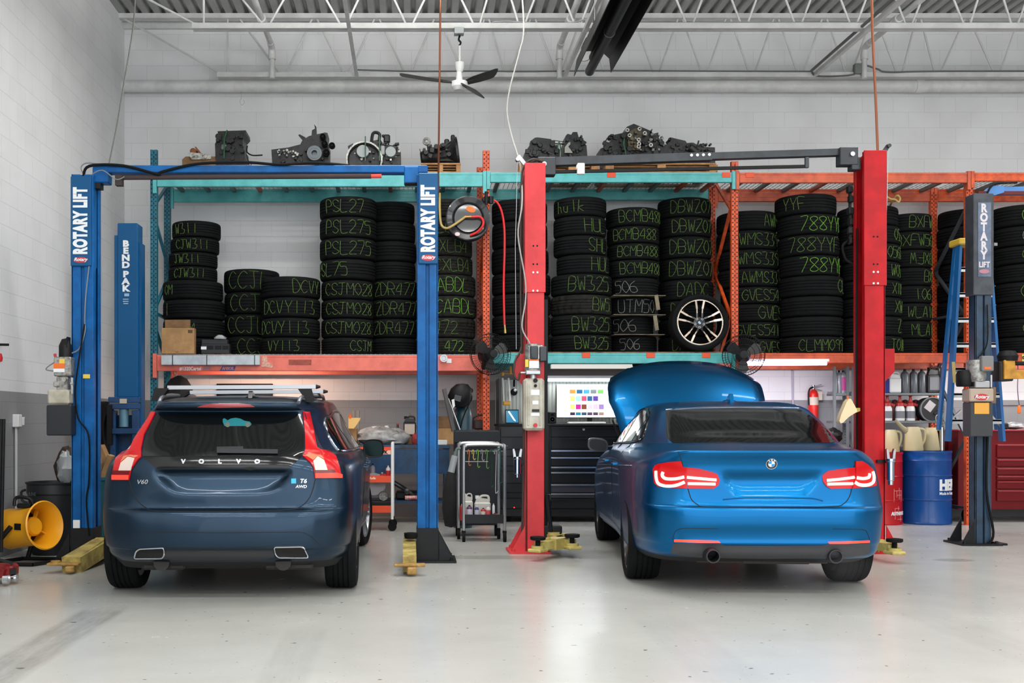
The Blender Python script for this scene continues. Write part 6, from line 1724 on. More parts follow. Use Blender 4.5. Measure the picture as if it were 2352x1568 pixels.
tag(MB().prism([(WX(467,RF),WZ(849,RF)),(WX(470,RF),WZ(842,RF)),(WX(486,RF),WZ(842,RF)),(WX(485,RF),WZ(849,RF))],'xz',RF-.043,RF-.039).build('sticker',mat('faded_sticker',(150,110,120),.5),smooth_ang=0),'small faded purple sticker under the white carton','sticker')
tag(MB().prism([(WX(602,RF),WZ(818,RF)),(WX(614,RF),WZ(818,RF)),(WX(616,RF),WZ(832,RF)),(WX(630,RF),WZ(838,RF)),(WX(626,RF),WZ(845,RF)),(WX(602,RF),WZ(842,RF))],'xz',RF-.042,RF-.038).build('torn_label',mat('torn_paper',(220,190,170),.7,noise=.5,nscale=40,dark=(200,90,70)),smooth_ang=0),'torn paper label right of the white carton','label')
tag(MB().box((WX(690,RF),RF-.04,WZ(832,RF)),(.27,.004,.06)).build('worn_label',mat('brown_label',(168,84,68),.7,noise=.5,nscale=20,dark=(130,60,50)),smooth_ang=0),'brown worn label in the middle of the red-orange beam','label')
t=thing('camera_module','small metal valve with white tag hanging on the beam beside the blue column','valve',W(1020,824,RF-.06))
MB().lathe([(.0,-.03),(.03,-.03),(.04,0),(.03,.03),(0,.03)],W(1019,822,RF-.09),'y',16).lathe([(.03,-.05),(.045,-.05),(.045,-.03),(.03,-.03)],W(1019,823,RF-.09),'y',16,True).build('body',m_steel,t)
MB().box((WX(1031,RF),RF-.042,WZ(829,RF)),(.06,.004,.05)).build('tag',m_white,t,0)
# white card between the BCMB stack's lower tyres
for (px,py,w_,lb) in ((1440,680,.58,'dirty card sheet between two tyres, uppermost of three in the white-chalked stack'),(1440,724,.58,'dirty card sheet between two tyres, middle of three in the white-chalked stack'),(1440,769,.56,'dirty card sheet between two tyres, lowest of three in the white-chalked stack')):
 z=WZ(py,13.27)
 tag(MB().box((WX(1452,13.55),13.46,z),(w_+.06,.56,.006),rot=.06).build('card_sheet',mat('dirty_card',(150,140,116),.8,noise=.4,nscale=7,dark=(110,100,80)),smooth_ang=0),lb,'card')
for px,py,hh in ((1507,695,.22),(1504,742,.24)):
 tag(MB().bar((WX(px,13.2),13.2,WZ(py-18,13.2)),(WX(px+6,13.2),13.22,WZ(py+16,13.2)),.045,.01,up=(0,1,0)).build('card_strip',mat('dirty_card',(150,140,116))),'bent card strip beside the '+('UTM50 tyre' if py<700 else '506 tyre below it'),'card')

# ------------------------------------------------------------------ engines and gearboxes on the rack top
m_eng=mat('oily_black_castings',(40,40,41),.42,.3,noise=.6,nscale=16,dark=(12,12,12),bump=.3,bscale=60)
m_eng2=mat('dull_alloy_casting',(136,136,132),.45,.5,noise=.6,nscale=26,dark=(40,40,38),bump=.3,bscale=60)
m_eng3=mat('bright_alloy_casting',(196,194,188),.4,.4,noise=.5,nscale=30,dark=(110,108,102))
m_strap=mat('green_strap',(34,84,54),.5)
m_brown=mat('rusty_part',(136,78,44),.7,noise=.5,nscale=20,dark=(80,44,26))
YE=13.5
ZT=Z2+.012
def sh(py): return WZ(py,YE)
def blob(mb,rnd,x0,x1,y0,y1,n,smin=.02,smax=.06,ysp=.18):
 """bolted-on bits: bosses, flanges, brackets over a casting"""
 for _ in range(n):
  x,z=rnd.uniform(x0,x1),rnd.uniform(y0,y1); y=YE-ysp+rnd.uniform(-.03,.04)
  s_=rnd.uniform(smin,smax)
  if rnd.random()<.55: mb.cyl((x,y-s_*.4,z),(x,y+.05,z),s_*.5,n=10)
  else: mb.box((x,y,z),(s_,.05,s_*rnd.uniform(.5,1.3)),rot=Matrix.Rotation(rnd.uniform(-.6,.6),3,'Y'),bev=.005)
 return mb
def pgn(P): return [(WX(a,YE),sh(b_)) for a,b_ in P]
def eng(label,px,cat='engine',name='engine'): return thing(name,label,cat,(WX(px,YE),YE,ZT))
rnd=random.Random(3)
# 1 small bracket pile
t=eng('small rusty alloy bracket on torn cardboard, leftmost on the rack top',458,'metal bracket','metal_bracket')
YE0=YE
MB().prism(pgn([(425,414),(424,373),(432,366),(504,366),(506,414)]),'xz',YE-.15,YE+.15).build('card_tray',m_cardD,t,0)
blob(MB().prism(pgn([(438,360),(446,358),(475,361),(492,366),(490,373),(447,374)]),'xz',YE-.18,YE+.0),rnd,WX(442,YE),WX(485,YE),sh(372),sh(362),8,.02,.04,.19).build('casting',m_eng3,t)
MB().cyl((WX(449,YE),YE-.15,sh(354)),(WX(449,YE),YE+.05,sh(354)),.04,n=14).prism(pgn([(452,344),(455,343),(468,358),(462,360)]),'xz',YE-.14,YE-.04).build('rusty_clamp',m_brown,t)
# 2 tall black block
t=eng('tall black engine block with a green strap, second from left on the rack top',535)
mb=MB().prism(pgn([(505,309),(569,307),(570,316),(562,325),(562,345),(566,352),(567,414),(505,414),(500,365),(499,338),(503,331),(508,331)]),'xz',YE-.16,YE+.18)
blob(mb,rnd,WX(506,YE),WX(562,YE),sh(372),sh(318),30,.03,.07,.175).build('block',m_eng,t)
MB().cyl((WX(521,YE),YE-.2,sh(347)),(WX(521,YE),YE-.1,sh(347)),.038,n=18).build('core_plug',m_eng2,t)
MB().box((WX(552,YE),YE-.17,sh(321)),(.05,.02,.04),bev=.006).build('cover',m_eng2,t)
MB().tube([W(568,335,YE),W(567,348,YE-.1),W(575,355,YE-.15),W(585,357,YE-.15),W(603,356,YE-.15)],.008,6,sm=4).tube([W(566,355,YE-.15),W(570,368,YE-.16),W(578,374,YE-.16),W(574,380,YE-.16),W(566,370,YE-.16)],.004,5,sm=4).build('wiring',m_rubb,t)
MB().tube([(WX(527,YE),YE-.175,sh(308)),(WX(522,YE),YE-.22,sh(330)),(WX(522,YE),YE-.23,sh(375))],.010,6).build('tie_strap',m_strap,t)
# 3 head with pulleys
t=eng('black engine with grey crank pulley and four small pulleys on the rack top',700)
mb=MB().prism(pgn([(626,349),(665,344),(692,337),(697,327),(712,318),(748,310),(754,311),(752,330),(757,340),(755,414),(630,414)]),'xz',YE-.12,YE+.18)
blob(mb,rnd,WX(632,YE),WX(748,YE),sh(395),sh(345),36,.025,.06,.135).prism(pgn([(687,315),(690,313),(703,320),(707,330),(700,330)]),'xz',YE-.1,YE-.06).prism(pgn([(717,318),(718,304),(725,300),(723,290),(728,296),(729,318)]),'xz',YE-.1,YE-.05).build('block',m_eng,t)
blob(MB(),rnd,WX(630,YE),WX(690,YE),sh(366),sh(348),16,.015,.035,.15).build('alloy_bosses',m_eng3,t)
MB().lathe([(.035,-.24),(.09,-.24),(.095,-.2),(.095,-.14),(.03,-.14)],(WX(726,YE),YE,sh(362)),'y',28,True).lathe([(0,-.19),(.03,-.19),(.036,-.16),(0,-.16)],(WX(726,YE),YE,sh(362)),'y',16).lathe([(.06,-.245),(.068,-.245),(.068,-.23),(.06,-.23)],(WX(726,YE),YE,sh(362)),'y',28,True).build('crank_pulley',mat('grey_pulley',(98,104,108),.4,.4),t)
for a,b_,r in ((744,323,.036),(748,339,.038),(765,343,.038),(752,359,.042)):
 MB().lathe([(0,-.2),(.016,-.2),(.02,-.18),(r,-.2),(r,-.15),(0,-.15)],(WX(a,YE),YE,sh(b_)),'y',20).build('pulley',m_rubb,t)
MB().box((WX(700,YE),YE,ZT+.02),(.72,.4,.025)).build('skid',m_cardD,t,0)
# 4 transaxle
t=eng('gearbox with round silver bell housing and green straps, fourth from left on the rack top',860,'gearbox','gearbox')
mb=MB().lathe([(0,.0),(.21,0),(.215,-.06),(.19,-.08),(.19,-.04),(.05,-.03),(0,-.03)],(WX(838,YE),YE-.1,ZT+.215),'y',32)
mb.prism(pgn([(800,340),(812,334),(815,375),(806,375)]),'xz',YE-.1,YE+.1).prism(pgn([(848,330),(870,325),(880,335),(912,340),(921,355),(921,414),(815,414),(815,345)]),'xz',YE-.1,YE+.2)
blob(mb,rnd,WX(845,YE),WX(915,YE),sh(385),sh(332),32,.02,.06,.12)
mb.tube([W(853,330,YE-.1),W(856,308,YE-.1),W(864,304,YE-.1),W(872,309,YE-.1),W(871,322,YE-.1),W(876,330,YE-.1)],.02,8,sm=3).box((WX(889,YE),YE-.1,sh(324)),(.08,.08,.1),bev=.015).box((WX(882,YE),YE-.1,sh(318)),(.05,.06,.03),rot=Matrix.Rotation(.5,3,'Y'),bev=.01).cyl(W(903,334,YE-.1),W(916,330,YE-.12),.008,n=6)
mb.build('housing',m_eng,t)
MB().lathe([(.205,-.07),(.225,-.07),(.225,-.045),(.205,-.045)],(WX(838,YE),YE-.1,ZT+.226),'y',32,True).build('bell_flange',m_eng3,t)
MB().cyl((WX(835,YE),YE-.15,sh(356)),(WX(835,YE),YE-.2,sh(356)),.075,n=24).build('torque_hub',mat('light_grey_cover',(160,166,166),.45),t)
MB().cyl((WX(898,YE),YE-.1,sh(357)),(WX(898,YE),YE-.2,sh(357)),.062,n=22).box((WX(880,YE),YE-.14,sh(352)),(.05,.06,.11),bev=.008).build('cover',mat('light_grey_cover',(160,166,166),.45),t)
blob(MB(),rnd,WX(815,YE),WX(918,YE),sh(374),sh(338),22,.015,.035,.13).build('alloy_bosses',m_eng3,t)
for a in (841,873): MB().box((WX(a,YE),YE-.235,sh(352)),(.014,.006,.30)).build('tie_strap',m_strap,t,0)
# pallets
m_pal=mat('pallet_wood',(186,138,88),.75,noise=.35,nscale=9,dark=(150,106,64))
def pallet(x0,x1,label,zb,dirs=0):
 t=thing('pallet',label,'pallet',((x0+x1)/2,YE,zb))
 for k in range(3):
  MB().box((x0+.03+(x1-x0-.06)*k/2,YE,zb+.06),(.05 if not dirs else .10,.8,.08)).build('stringer',m_pal,t,0)
 for k in range(6):
  y=YE-.36+.72*k/5
  MB().box(((x0+x1)/2,y,zb+.11),(x1-x0,.095,.018)).build('deck_board',m_pal,t,0)
 for k in (0,2.5,5):
  MB().box(((x0+x1)/2,YE-.36+.72*k/5,zb+.01),(x1-x0,.095,.018)).build('base_board',m_pal,t,0)
pallet(WX(967,13.15),WX(1058,13.15),'wooden pallet under the black gearbox beside the copper pipe',ZT+.004)
pallet(WX(1256,13.15),WX(1372,13.15),'wooden pallet behind the red column top, under the paired black gearboxes',ZT+.004,1)
pallet(WX(1393,13.15),WX(1642,13.15),'long wooden pallet under the big engine, behind the dark lift beam',ZT+.004,1)
# 5 cone shaped gearbox
ZP=ZT+.125
t=thing('gearbox','black cone-shaped gearbox on the pallet beside the copper pipe','gearbox',(WX(1010,YE),YE,ZP))
a,b_=W(966,364,YE),W(1052,353.5,YE)
mb=MB(); ax=(b_-a).normalized(); rot=Vector((0,0,1)).rotation_difference(ax).to_matrix()
L_=(b_-a).length
mb.lathe([(0,0),(.07,0),(.085,.02),(.09,L_*.35),(.105,L_*.5),(.125,L_*.7),(.18,L_*.88),(.21,L_*.93),(.21,L_),(.0,L_)],a,'z',24,rot=rot)
for k in range(14):
 an=2*PI*k/14
 q0=a+rot @ Vector((.09*math.cos(an),.09*math.sin(an),L_*.45)); q1=a+rot @ Vector((.165*math.cos(an),.165*math.sin(an),L_*.92))
 mb.bar(q0,q1,.012,.03)
mb.box(W(1026,327,YE),(.06,.08,.07),bev=.012).box(W(1040,320,YE),(.05,.08,.1),bev=.012)
blob(mb,rnd,WX(972,YE),WX(1035,YE),sh(368),sh(340),14).build('housing',m_eng,t)
MB().tube([W(985,345,YE),W(984,335,YE-.05),W(979,328,YE-.05)],.02,8).lathe([(.02,-.03),(.048,-.03),(.05,0),(.02,.0)],W(980,325,YE-.06),'y',20,True).build('lever_arm',m_eng2,t)
MB().tube([W(964,342,YE-.05),W(966,350,YE-.1),W(967,362,YE-.1)],.004,5).build('wire',m_rubb,t)
# 6 + 7 paired gearboxes
t=thing('gearbox','black gearbox leaning left, on the pallet behind the red column','gearbox',(WX(1240,YE),YE,ZP-.0))
mb=MB().prism(pgn([(1202,358),(1225,323),(1232,322),(1262,326),(1270,338),(1283,350),(1282,391),(1202,391)]),'xz',YE-.14,YE+.16)
blob(mb,rnd,WX(1208,YE),WX(1275,YE),sh(366),sh(332),26,.03,.07,.155).box(W(1240,334,YE-.15),(.06,.05,.05),rot=Matrix.Rotation(.6,3,'Y'),bev=.008).build('housing',m_eng,t)
MB().tube([W(1250,325,YE-.05),W(1275,323,YE-.05),W(1300,326,YE-.05)],.004,5).tube([W(1255,329,YE-.05),W(1298,331,YE-.05)],.007,5).build('wire',m_rubb,t)
t=thing('gearbox','black gearbox standing right of a green strap, behind the dark lift beam','gearbox',(WX(1320,YE),YE,ZP))
mb=MB().prism(pgn([(1296,318),(1300,314),(1308,316),(1312,310),(1322,310),(1326,325),(1333,333),(1343,340),(1347,391),(1290,391),(1292,340)]),'xz',YE-.14,YE+.16)
blob(mb,rnd,WX(1298,YE),WX(1340,YE),sh(366),sh(322),24,.03,.06,.155).build('housing',m_eng,t)
MB().prism(pgn([(1300,337),(1304,335),(1305,340),(1300,346),(1308,356),(1310,360),(1292,360),(1292,347)]),'xz',YE-.2,YE-.185).build('grey_bracket',mat('pale_bracket',(150,148,142),.5),t)
MB().tube([W(1279,355,YE-.17),W(1284,324,YE-.17),W(1290,355,YE-.17)],.008,6,sm=3).build('tie_strap',m_strap,t)
# 8 big engine
t=thing('engine','large dirty engine with tan inner castings, tallest on the rack top','engine',(WX(1460,YE),YE,ZP))
mb=MB().prism(pgn([(1376,346),(1398,336),(1402,322),(1408,314),(1432,309),(1436,296),(1452,289),(1490,305),(1496,312),(1508,309),(1508,318),(1500,328),(1512,335),(1530,337),(1530,391),(1376,391)]),'xz',YE-.1,YE+.2)
blob(mb,rnd,WX(1384,YE),WX(1515,YE),sh(362),sh(318),60,.03,.07,.12).tube([W(1398,338,YE-.05),W(1391,326,YE-.05),W(1398,314,YE-.05),W(1404,318,YE-.05)],.007,6,sm=4).prism(pgn([(1492,302),(1495,300),(1492,312),(1488,312)]),'xz',YE-.1,YE-.05).build('block',m_eng,t)
blob(MB().prism(pgn([(1440,310),(1455,302),(1468,312),(1466,330),(1462,352),(1440,352),(1436,335)]),'xz',YE-.17,YE-.1),rnd,WX(1440,YE),WX(1464,YE),sh(350),sh(312),20,.02,.05,.18).build('timing_case',mat('tan_oily_casting',(98,88,66),.5,.2,noise=.6,nscale=24,dark=(40,36,28)),t)
for a,b_ in ((1440,300),(1445,312),(1466,322),(1467,331),(1480,307),(1468,297),(1466,338),(1494,334)):
 MB().lathe([(.012,-.03),(.024,-.03),(.024,0),(.012,0)],W(a,b_,YE-.2),'y',12,True).build('bolt_boss',m_eng3,t)
blob(MB(),rnd,WX(1436,YE),WX(1520,YE),sh(352),sh(310),34,.015,.04,.14).build('alloy_bosses',m_eng2,t)
MB().tube([W(1432,326,YE-.21),W(1438,355,YE-.21)],.008,6).tube([W(1434,318,YE-.21),W(1433,335,YE-.21)],.008,6).build('tie_strap',m_strap,t)
# 9 broken casting
t=thing('engine_part','broken dark alloy casting with a stub shaft, rightmost on the rack top','engine part',(WX(1580,YE),YE,ZP))
mb=MB().prism(pgn([(1530,337),(1538,325),(1535,320),(1570,328),(1573,333),(1585,332),(1600,338),(1612,342),(1637,343),(1638,391),(1530,391)]),'xz',YE-.1,YE+.15)
blob(mb,rnd,WX(1535,YE),WX(1625,YE),sh(366),sh(338),34,.02,.06,.12).bar(W(1535,320,YE-.05),W(1570,330,YE-.05),.06,.03).cyl(W(1600,342,YE-.1),W(1605,323,YE-.1),.01,n=8).cyl(W(1585,338,YE-.15),W(1600,350,YE-.15),.045,n=14).bar(W(1600,341,YE-.1),W(1638,346,YE-.1),.05,.03)
mb.build('casting',mat('grey_black_casting',(50,50,49),.5,.3,noise=.5,nscale=22,dark=(24,24,24)),t)
tag(MB().prism(pgn([(1187,414),(1190,378),(1197,373),(1202,385),(1204,414)]),'xz',YE-.1,YE+.1).build('wood_block',m_pal,smooth_ang=0),'wooden block end on the rack top left of the red column','wood block')
tag(MB().tube([W(2038,452,12.9),W(2046,457,12.9),W(2056,458,12.9),W(2064,464,12.9),W(2067,455,12.9),W(2060,449,12.9),W(2050,462,13.0),W(2045,471,13.2)],.012,8,sm=5).build('air_hose',mat('tan_hose',(170,146,84))),'looped tan hose hanging beside the tall red column top','hose')

# ------------------------------------------------------------------ left corner
m_bin=mat('black_bin_plastic',(30,32,35),.5)
Y=10.25; xb=WX(124,Y)
t=thing('waste_bin','large round black waste bin beside the blower fan, left of the lift column','bin',(xb,Y,0))
MB().lathe([(0,.0),(.195,.0),(.2,.02),(.232,.56),(.245,.57),(.245,.655),(.255,.66),(.258,.675),(.235,.675),(.225,.55),(.19,.04),(0,.04)],(xb,Y,0),n=36).build('body',m_bin,t)
MB().tube([(xb+.25,Y-.05,.6),(xb+.29,Y-.05,.58),(xb+.28,Y-.05,.5),(xb+.235,Y-.05,.48)],.012,8,sm=3).build('handle',m_bin,t)
MB().tube([(xb-.25,Y-.05,.6),(xb-.29,Y-.05,.58),(xb-.28,Y-.05,.5),(xb-.235,Y-.05,.48)],.012,8,sm=3).build('handle',m_bin,t)
MB().text('ULINE',.045,(xb-.136,Y-.217,WZ(1131,Y)),(.85,-.53,0),(0,0,1),.002,bold=.001).build('moulded_lettering',mat('bin_letter',(74,84,86),.5),t,0)
def crumple(mb,c,rx,ry,rz,rnd,n=11,m_=8,j=.22):
 vs=[]
 for i in range(m_+1):
  th=PI*i/m_
  for k in range(n):
   ph=2*PI*k/n
   r=1+rnd.uniform(-j,j)
   vs.append((c[0]+rx*r*math.sin(th)*math.cos(ph),c[1]+ry*r*math.sin(th)*math.sin(ph),c[2]+rz*r*math.cos(th)))
 fs=[(i*n+k,i*n+(k+1) % n,(i+1)*n+(k+1) % n,(i+1)*n+k) for i in range(m_) for k in range(n)]
 return mb.add(vs,fs)
rnd=random.Random(11)
tag(crumple(MB(),(WX(155,Y),Y-.03,.80),.09,.08,.15,rnd).build('plastic_bag',mat('crumpled_clear_bag',(168,172,174),.25)),'crumpled clear plastic bag sticking out of the black bin','bag')
tag(crumple(MB(),(WX(150,Y),Y+.1,.82),.14,.08,.18,rnd,j=.1).build('paper_bag',mat('dark_brown_paper',(62,48,38),.8)),'dark brown paper bag in the black bin behind the clear bag','bag')
Y2=10.75; x2=WX(232,Y2)
t=thing('waste_bin','teal plastic bin between the lift column and the dark station wagon','bin',(x2,Y2,0))
MB().lathe([(0,.12),(.17,.12),(.205,.66),(.218,.67),(.218,.70),(.195,.70),(.16,.16),(0,.16)],(x2,Y2,0),n=32).build('body',mat('teal_bin',(18,92,104),.4),t)
MB().lathe([(0,.0),(.19,.0),(.19,.05),(.1,.12),(0,.12)],(x2,Y2,0),n=24).build('wheeled_dolly',m_blkM,t)
tag(MB().box((WX(241,Y2),Y2+.02,.84),(.10,.12,.34),rot=Matrix.Rotation(-.42,3,'Y'),bev=.006).box((WX(250,Y2),Y2-.06,.80),(.05,.10,.24),rot=Matrix.Rotation(.35,3,'Y'),bev=.006).build('cardboard_scrap',m_card),'folded brown cardboard carton stuffed into the teal bin','cardboard')
tag(crumple(MB(),(WX(228,Y2),Y2-.1,.80),.06,.05,.10,rnd).build('plastic_bag',mat('crumpled_clear_bag',(168,172,174))),'scrap of clear plastic beside the cardboard in the teal bin','bag')
# yellow blower
Yb=9.55
c=W(64,1210,Yb)
t=thing('air_mover','yellow drum blower fan on a black tilting stand by the left wall','fan',(c.x,Yb,0))
ax=Vector((.86,-.45,.12)).normalized(); rot=Vector((0,0,1)).rotation_difference(ax).to_matrix()
m_ym=mat('yellow_blower_plastic',(236,164,24),.38)
MB().lathe([(.165,-.20),(.18,-.21),(.172,-.12),(.168,.08),(.185,.16),(.215,.205),(.205,.215),(.17,.17),(.152,.08),(.155,-.19)],c,'z',36,True,rot).build('housing',m_ym,t)
MB().lathe([(0,.10),(.07,.10),(.085,.08),(.085,-.06),(0,-.06)],c,'z',24,rot=rot).build('motor_cover',m_ym,t)
g_=MB()
for k in range(4):
 a=2*PI*k/4+.6
 q0=c+rot @ Vector((.07*math.cos(a),.07*math.sin(a),.05)); q1=c+rot @ Vector((.155*math.cos(a),.155*math.sin(a),.05))
 g_.bar(q0,q1,.035,.012)
g_.build('motor_strut',m_ym,t)
MB().lathe([(0,-.04),(.150,-.04),(.150,-.07),(0,-.07)],c,'z',24,rot=rot).build('impeller',m_blk,t)
sd=ax.cross(Vector((0,0,1))).normalized(); fr=sd
q=c+Vector((-.02,-.18,.02)); lo=Vector((c.x-.02,Yb-.12,.02))
MB().box(q,(.07,.02,.055),rot=Matrix.Rotation(-.4,3,'Z')).build('label',m_blk,t)
st=MB()
for s_ in (-1,1):
 o=fr*(.19*s_)
 st.tube([c+o+Vector((0,0,.02)),c+o*1.05+Vector((-.10,0,-.12)),Vector((c.x-.16,Yb,.03))+o*1.1],.022,8,sm=4)
 st.tube([Vector((c.x-.22,Yb,.018))+o*1.1,Vector((c.x+.22,Yb,.018))+o*1.1+Vector((0,-.05,0))],.017,8)
st.tube([Vector((c.x+.22,Yb-.05,.018))+fr*.21,Vector((c.x+.22,Yb-.05,.018))-fr*.21],.017,8).tube([Vector((c.x-.2,Yb,.018))+fr*.21,Vector((c.x-.2,Yb,.018))-fr*.21],.017,8)
st.build('stand',m_blk,t)
MB().tube([c+Vector((-.10,-.05,.19)),c+Vector((-.09,-.03,.26)),c+Vector((.03,-.03,.25)),c+Vector((.06,-.02,.17))],.016,8,sm=4).box(c+Vector((-.02,-.02,.19)),(.12,.08,.04),bev=.01).build('carry_handle',m_blk,t)
# bits at the very left
t=thing('floor_jack','red floor jack with chrome casters cut by the left frame edge','jack',(WX(8,8.3),8.3,0))
MB().box((WX(-20,8.3),8.35,.10),(.34,.16,.10),bev=.02).bar((WX(-20,8.3),8.3,.12),(WX(18,8.3),8.28,.09),.1,.06).build('frame',mat('jack_red',(150,30,30),.4,noise=.4,nscale=12),t)
for px,y,z in ((34,8.3,.05),(14,8.2,.05)):
 MB().cyl((WX(px,y)-.02,y,z),(WX(px,y)+.02,y,z),.035,n=16).build('caster',m_chr,t)
MB().bar((WX(24,8.3),8.28,.10),(WX(36,8.3),8.3,.10),.05,.04).bar((WX(0,8.3),8.25,.2),(WX(30,8.3),8.3,.16),.03,.02).build('lever',m_blk,t)
for i,px in enumerate((3,9)):
 tag(MB().cyl(W(px-6,1268,9.3),W(px,962,9.35),.014,n=10).build('steel_pole',m_blkM),('black pole leaning at the left frame edge, nearer the edge' if i==0 else 'black pole leaning at the left frame edge, right of its neighbour'),'pole')
t=thing('pry_tool','red tool with black handle hung on the left wall at the frame edge','tool',W(0,810,9.9))
MB().cyl(W(-8,791,9.9),W(20,791.5,9.9),.012,n=10).build('handle',m_blk,t)
MB().lathe([(0,-.04),(.035,-.03),(.04,0),(.03,.04),(0,.05)],W(-4,822,9.9),n=14).build('head',m_rlogo,t)
Yw=10.27
tag(MB().box((XL+.03,Yw,WZ(966,Yw)),(.06,.10,.12),bev=.006).box((XL+.035,Yw+.09,WZ(967,Yw)),(.05,.05,.08),bev=.004).build('socket_box',m_whtP),'white electrical box on the left grey wall above the blower','socket')
tag(MB().cyl((XL+.02,Yw,WZ(976,Yw)),(XL+.02,Yw,.35),.013,n=10).build('conduit',mat('white_conduit',(190,190,190),.5)),'white conduit running down the left wall from the electrical box','conduit')
tag(MB().box((XL+.025,Yw,.34),(.05,.08,.10),bev=.006).build('socket_box',m_whtP),'white electrical box low on the left wall behind the blower','socket')
# behind the wagon
tag(MB().lathe([(.20,-.09),(.29,-.10),(.32,-.07),(.32,.07),(.29,.10),(.20,.09)],(WX(232,12.6),12.6,WZ(985,12.6)),'x',40,True).build('tyre',m_rub),'single unmarked tyre standing between the blue columns in the left corner','tyre')
tag(MB().box((WX(238,12.6),12.6,(WZ(985,12.6)-.32)/2),(.3,.7,WZ(985,12.6)-.32),bev=.01).build('crate',m_blkM),'dark crate under the single tyre in the left corner','crate')
jk=MB(); n=15
vs=[]
for i,(w0,w1,z) in enumerate(((.02,.02,1.80),(.10,.06,1.76),(.16,.10,1.66),(.19,.12,1.50),(.19,.14,1.30),(.19,.14,1.08))):
 for k in range(n):
  a=2*PI*k/n
  rr=1+.12*math.cos(5*a)*min(1,i/2)
  vs.append((WX(406,13.25)+w0*rr*math.cos(a)+.03-i*.01,13.25+w1*rr*math.sin(a),z))
jk.add(vs,[(i*n+k,i*n+(k+1) % n,(i+1)*n+(k+1) % n,(i+1)*n+k) for i in range(5) for k in range(n)]+[tuple(range(n))[::-1]])
t=thing('jacket','black jacket hanging from the red-orange beam behind the wagon roof','jacket',(WX(406,13.25),13.25,1.1))
jk.build('body',mat('black_cloth',(27,26,27),.85,noise=.4,nscale=10),t)
MB().tube([(WX(406,13.25),13.25,1.79),(WX(406,13.25),13.25,1.84),(WX(400,13.25),13.25,1.86)],.005,6).build('hanger_hook',m_steel,t)
t=thing('wall_screen','black flat screen on the back wall behind the wagon roof bars','screen',(WX(561,14.15),14.17,1.2))
MB().box((WX(561,14.15),14.19,WZ(930,14.15)),(129*14.15/FPX,.05,.56),bev=.006).build('frame',m_blk,t)
MB().box((WX(561,14.15),14.163,WZ(930,14.15)),(125*14.15/FPX,.006,.52)).build('panel',m_pblk,t,0)
m_lampw=mat('warm_lamp_tube',(255,200,170),.4,emit=(255,176,140),estr=5.0)
t=thing('strip_lamp','warm strip lamp fixed under the shelf behind the red-orange beam','lamp',(-1.9,13.3,1.96))
MB().box((-1.85,13.3,1.98),(1.3,.07,.03)).build('housing',m_whtP,t,0)
MB().cyl((-2.45,13.3,1.95),(-1.25,13.3,1.95),.014,n=12).build('tube',m_lampw,t)
area('strip_lamp_glow',(-1.85,13.36,1.92),(math.radians(24),0,0),1.25,.06,16,(1.0,.66,.50))

# ------------------------------------------------------------------ bench area between the wagon and the cart
m_bb=mat('bench_blue_paint',(24,72,112),.45,noise=.35,nscale=6,dark=(16,48,76))
YN=13.25
zb=WZ(1022,YN)
xa,xb_=WX(800,YN),WX(1034,YN)
t=thing('workbench','dark blue steel workbench behind the right blue column','workbench',((xa+xb_)/2,YN,0))
MB().box(((xa+xb_)/2,YN+.3,zb-.02),(xb_-xa,.62,.045),bev=.005).build('worktop',mat('bench_top',(44,84,120),.5,noise=.5,nscale=8,dark=(40,44,48)),t)
MB().box(((xa+xb_)/2,YN+.02,zb-.2),(xb_-xa-.06,.03,.30)).build('apron',m_bb,t,0)
for x in (xa+.04,xb_-.04):
 for y in (YN+.04,YN+.56): MB().box((x,y,(zb-.04)/2),(.06,.06,zb-.04)).build('leg',m_bb,t,0)
MB().box(((xa+xb_)/2,YN+.3,.26),(xb_-xa-.05,.56,.03)).build('lower_shelf',m_bb,t,0)
def bottle(mb,x,y,z,r,h,neck=.35,n=16):
 return mb.lathe([(0,0),(r*.95,0),(r,.01),(r,h*(1-neck)),(r*.85,h*(1-neck*.7)),(r*.35,h*(1-neck*.35)),(r*.32,h*.93),(0,h*.93)],(x,y,z),n=n)
def mk_bottle(name,label,cat,x,y,z,r,h,m_,m_cap,neck=.35,lab=None,group=None):
 t=thing(name,label,cat,(x,y,z),0,group)
 bottle(MB(),x,y,z,r,h,neck).build('body',m_,t)
 MB().cyl((x,y,z+h*.9),(x,y,z+h),r*.38,n=12).build('cap',m_cap,t)
 if lab: MB().lathe([(r*1.01,h*.12),(r*1.03,h*.13),(r*1.03,h*(.9-neck)),(r*1.01,h*(.92-neck))],(x,y,z),n=20,closed=True).build('label',lab,t)
 return t
def jug(label,x,y,z,w_,d,h,m_,m_cap,lab=None,name='jug',cat='jug',handle=1):
 t=thing(name,label,cat,(x,y,z))
 b_=MB().box((x,y,z+h*.36),(w_,d,h*.72),bev=.012)
 b_.prism([(x-w_/2+.006,z+h*.70),(x+w_/2-.006,z+h*.70),(x+w_*.36,z+h*.86),(x-w_*.30,z+h*.92),(x-w_/2+.02,z+h*.86)],'xz',y-d*.35,y+d*.35)
 b_.build('body',m_,t)
 MB().tube([(x-w_*.2,y,z+h*.84),(x-w_*.05,y,z+h*.98),(x+w_*.34,y,z+h*.97),(x+w_*.40,y,z+h*.76)],w_*.075,8,sm=4).build('handle',m_,t)
 MB().cyl((x-w_*.32,y,z+h*.86),(x-w_*.32,y,z+h*1.0),w_*.13,n=12).build('cap',m_cap,t)
 if lab: MB().box((x,y-d/2-.001,z+h*.36),(w_*.82,.004,h*.5)).build('label',lab,t,0)
 return t
zt=zb+.003
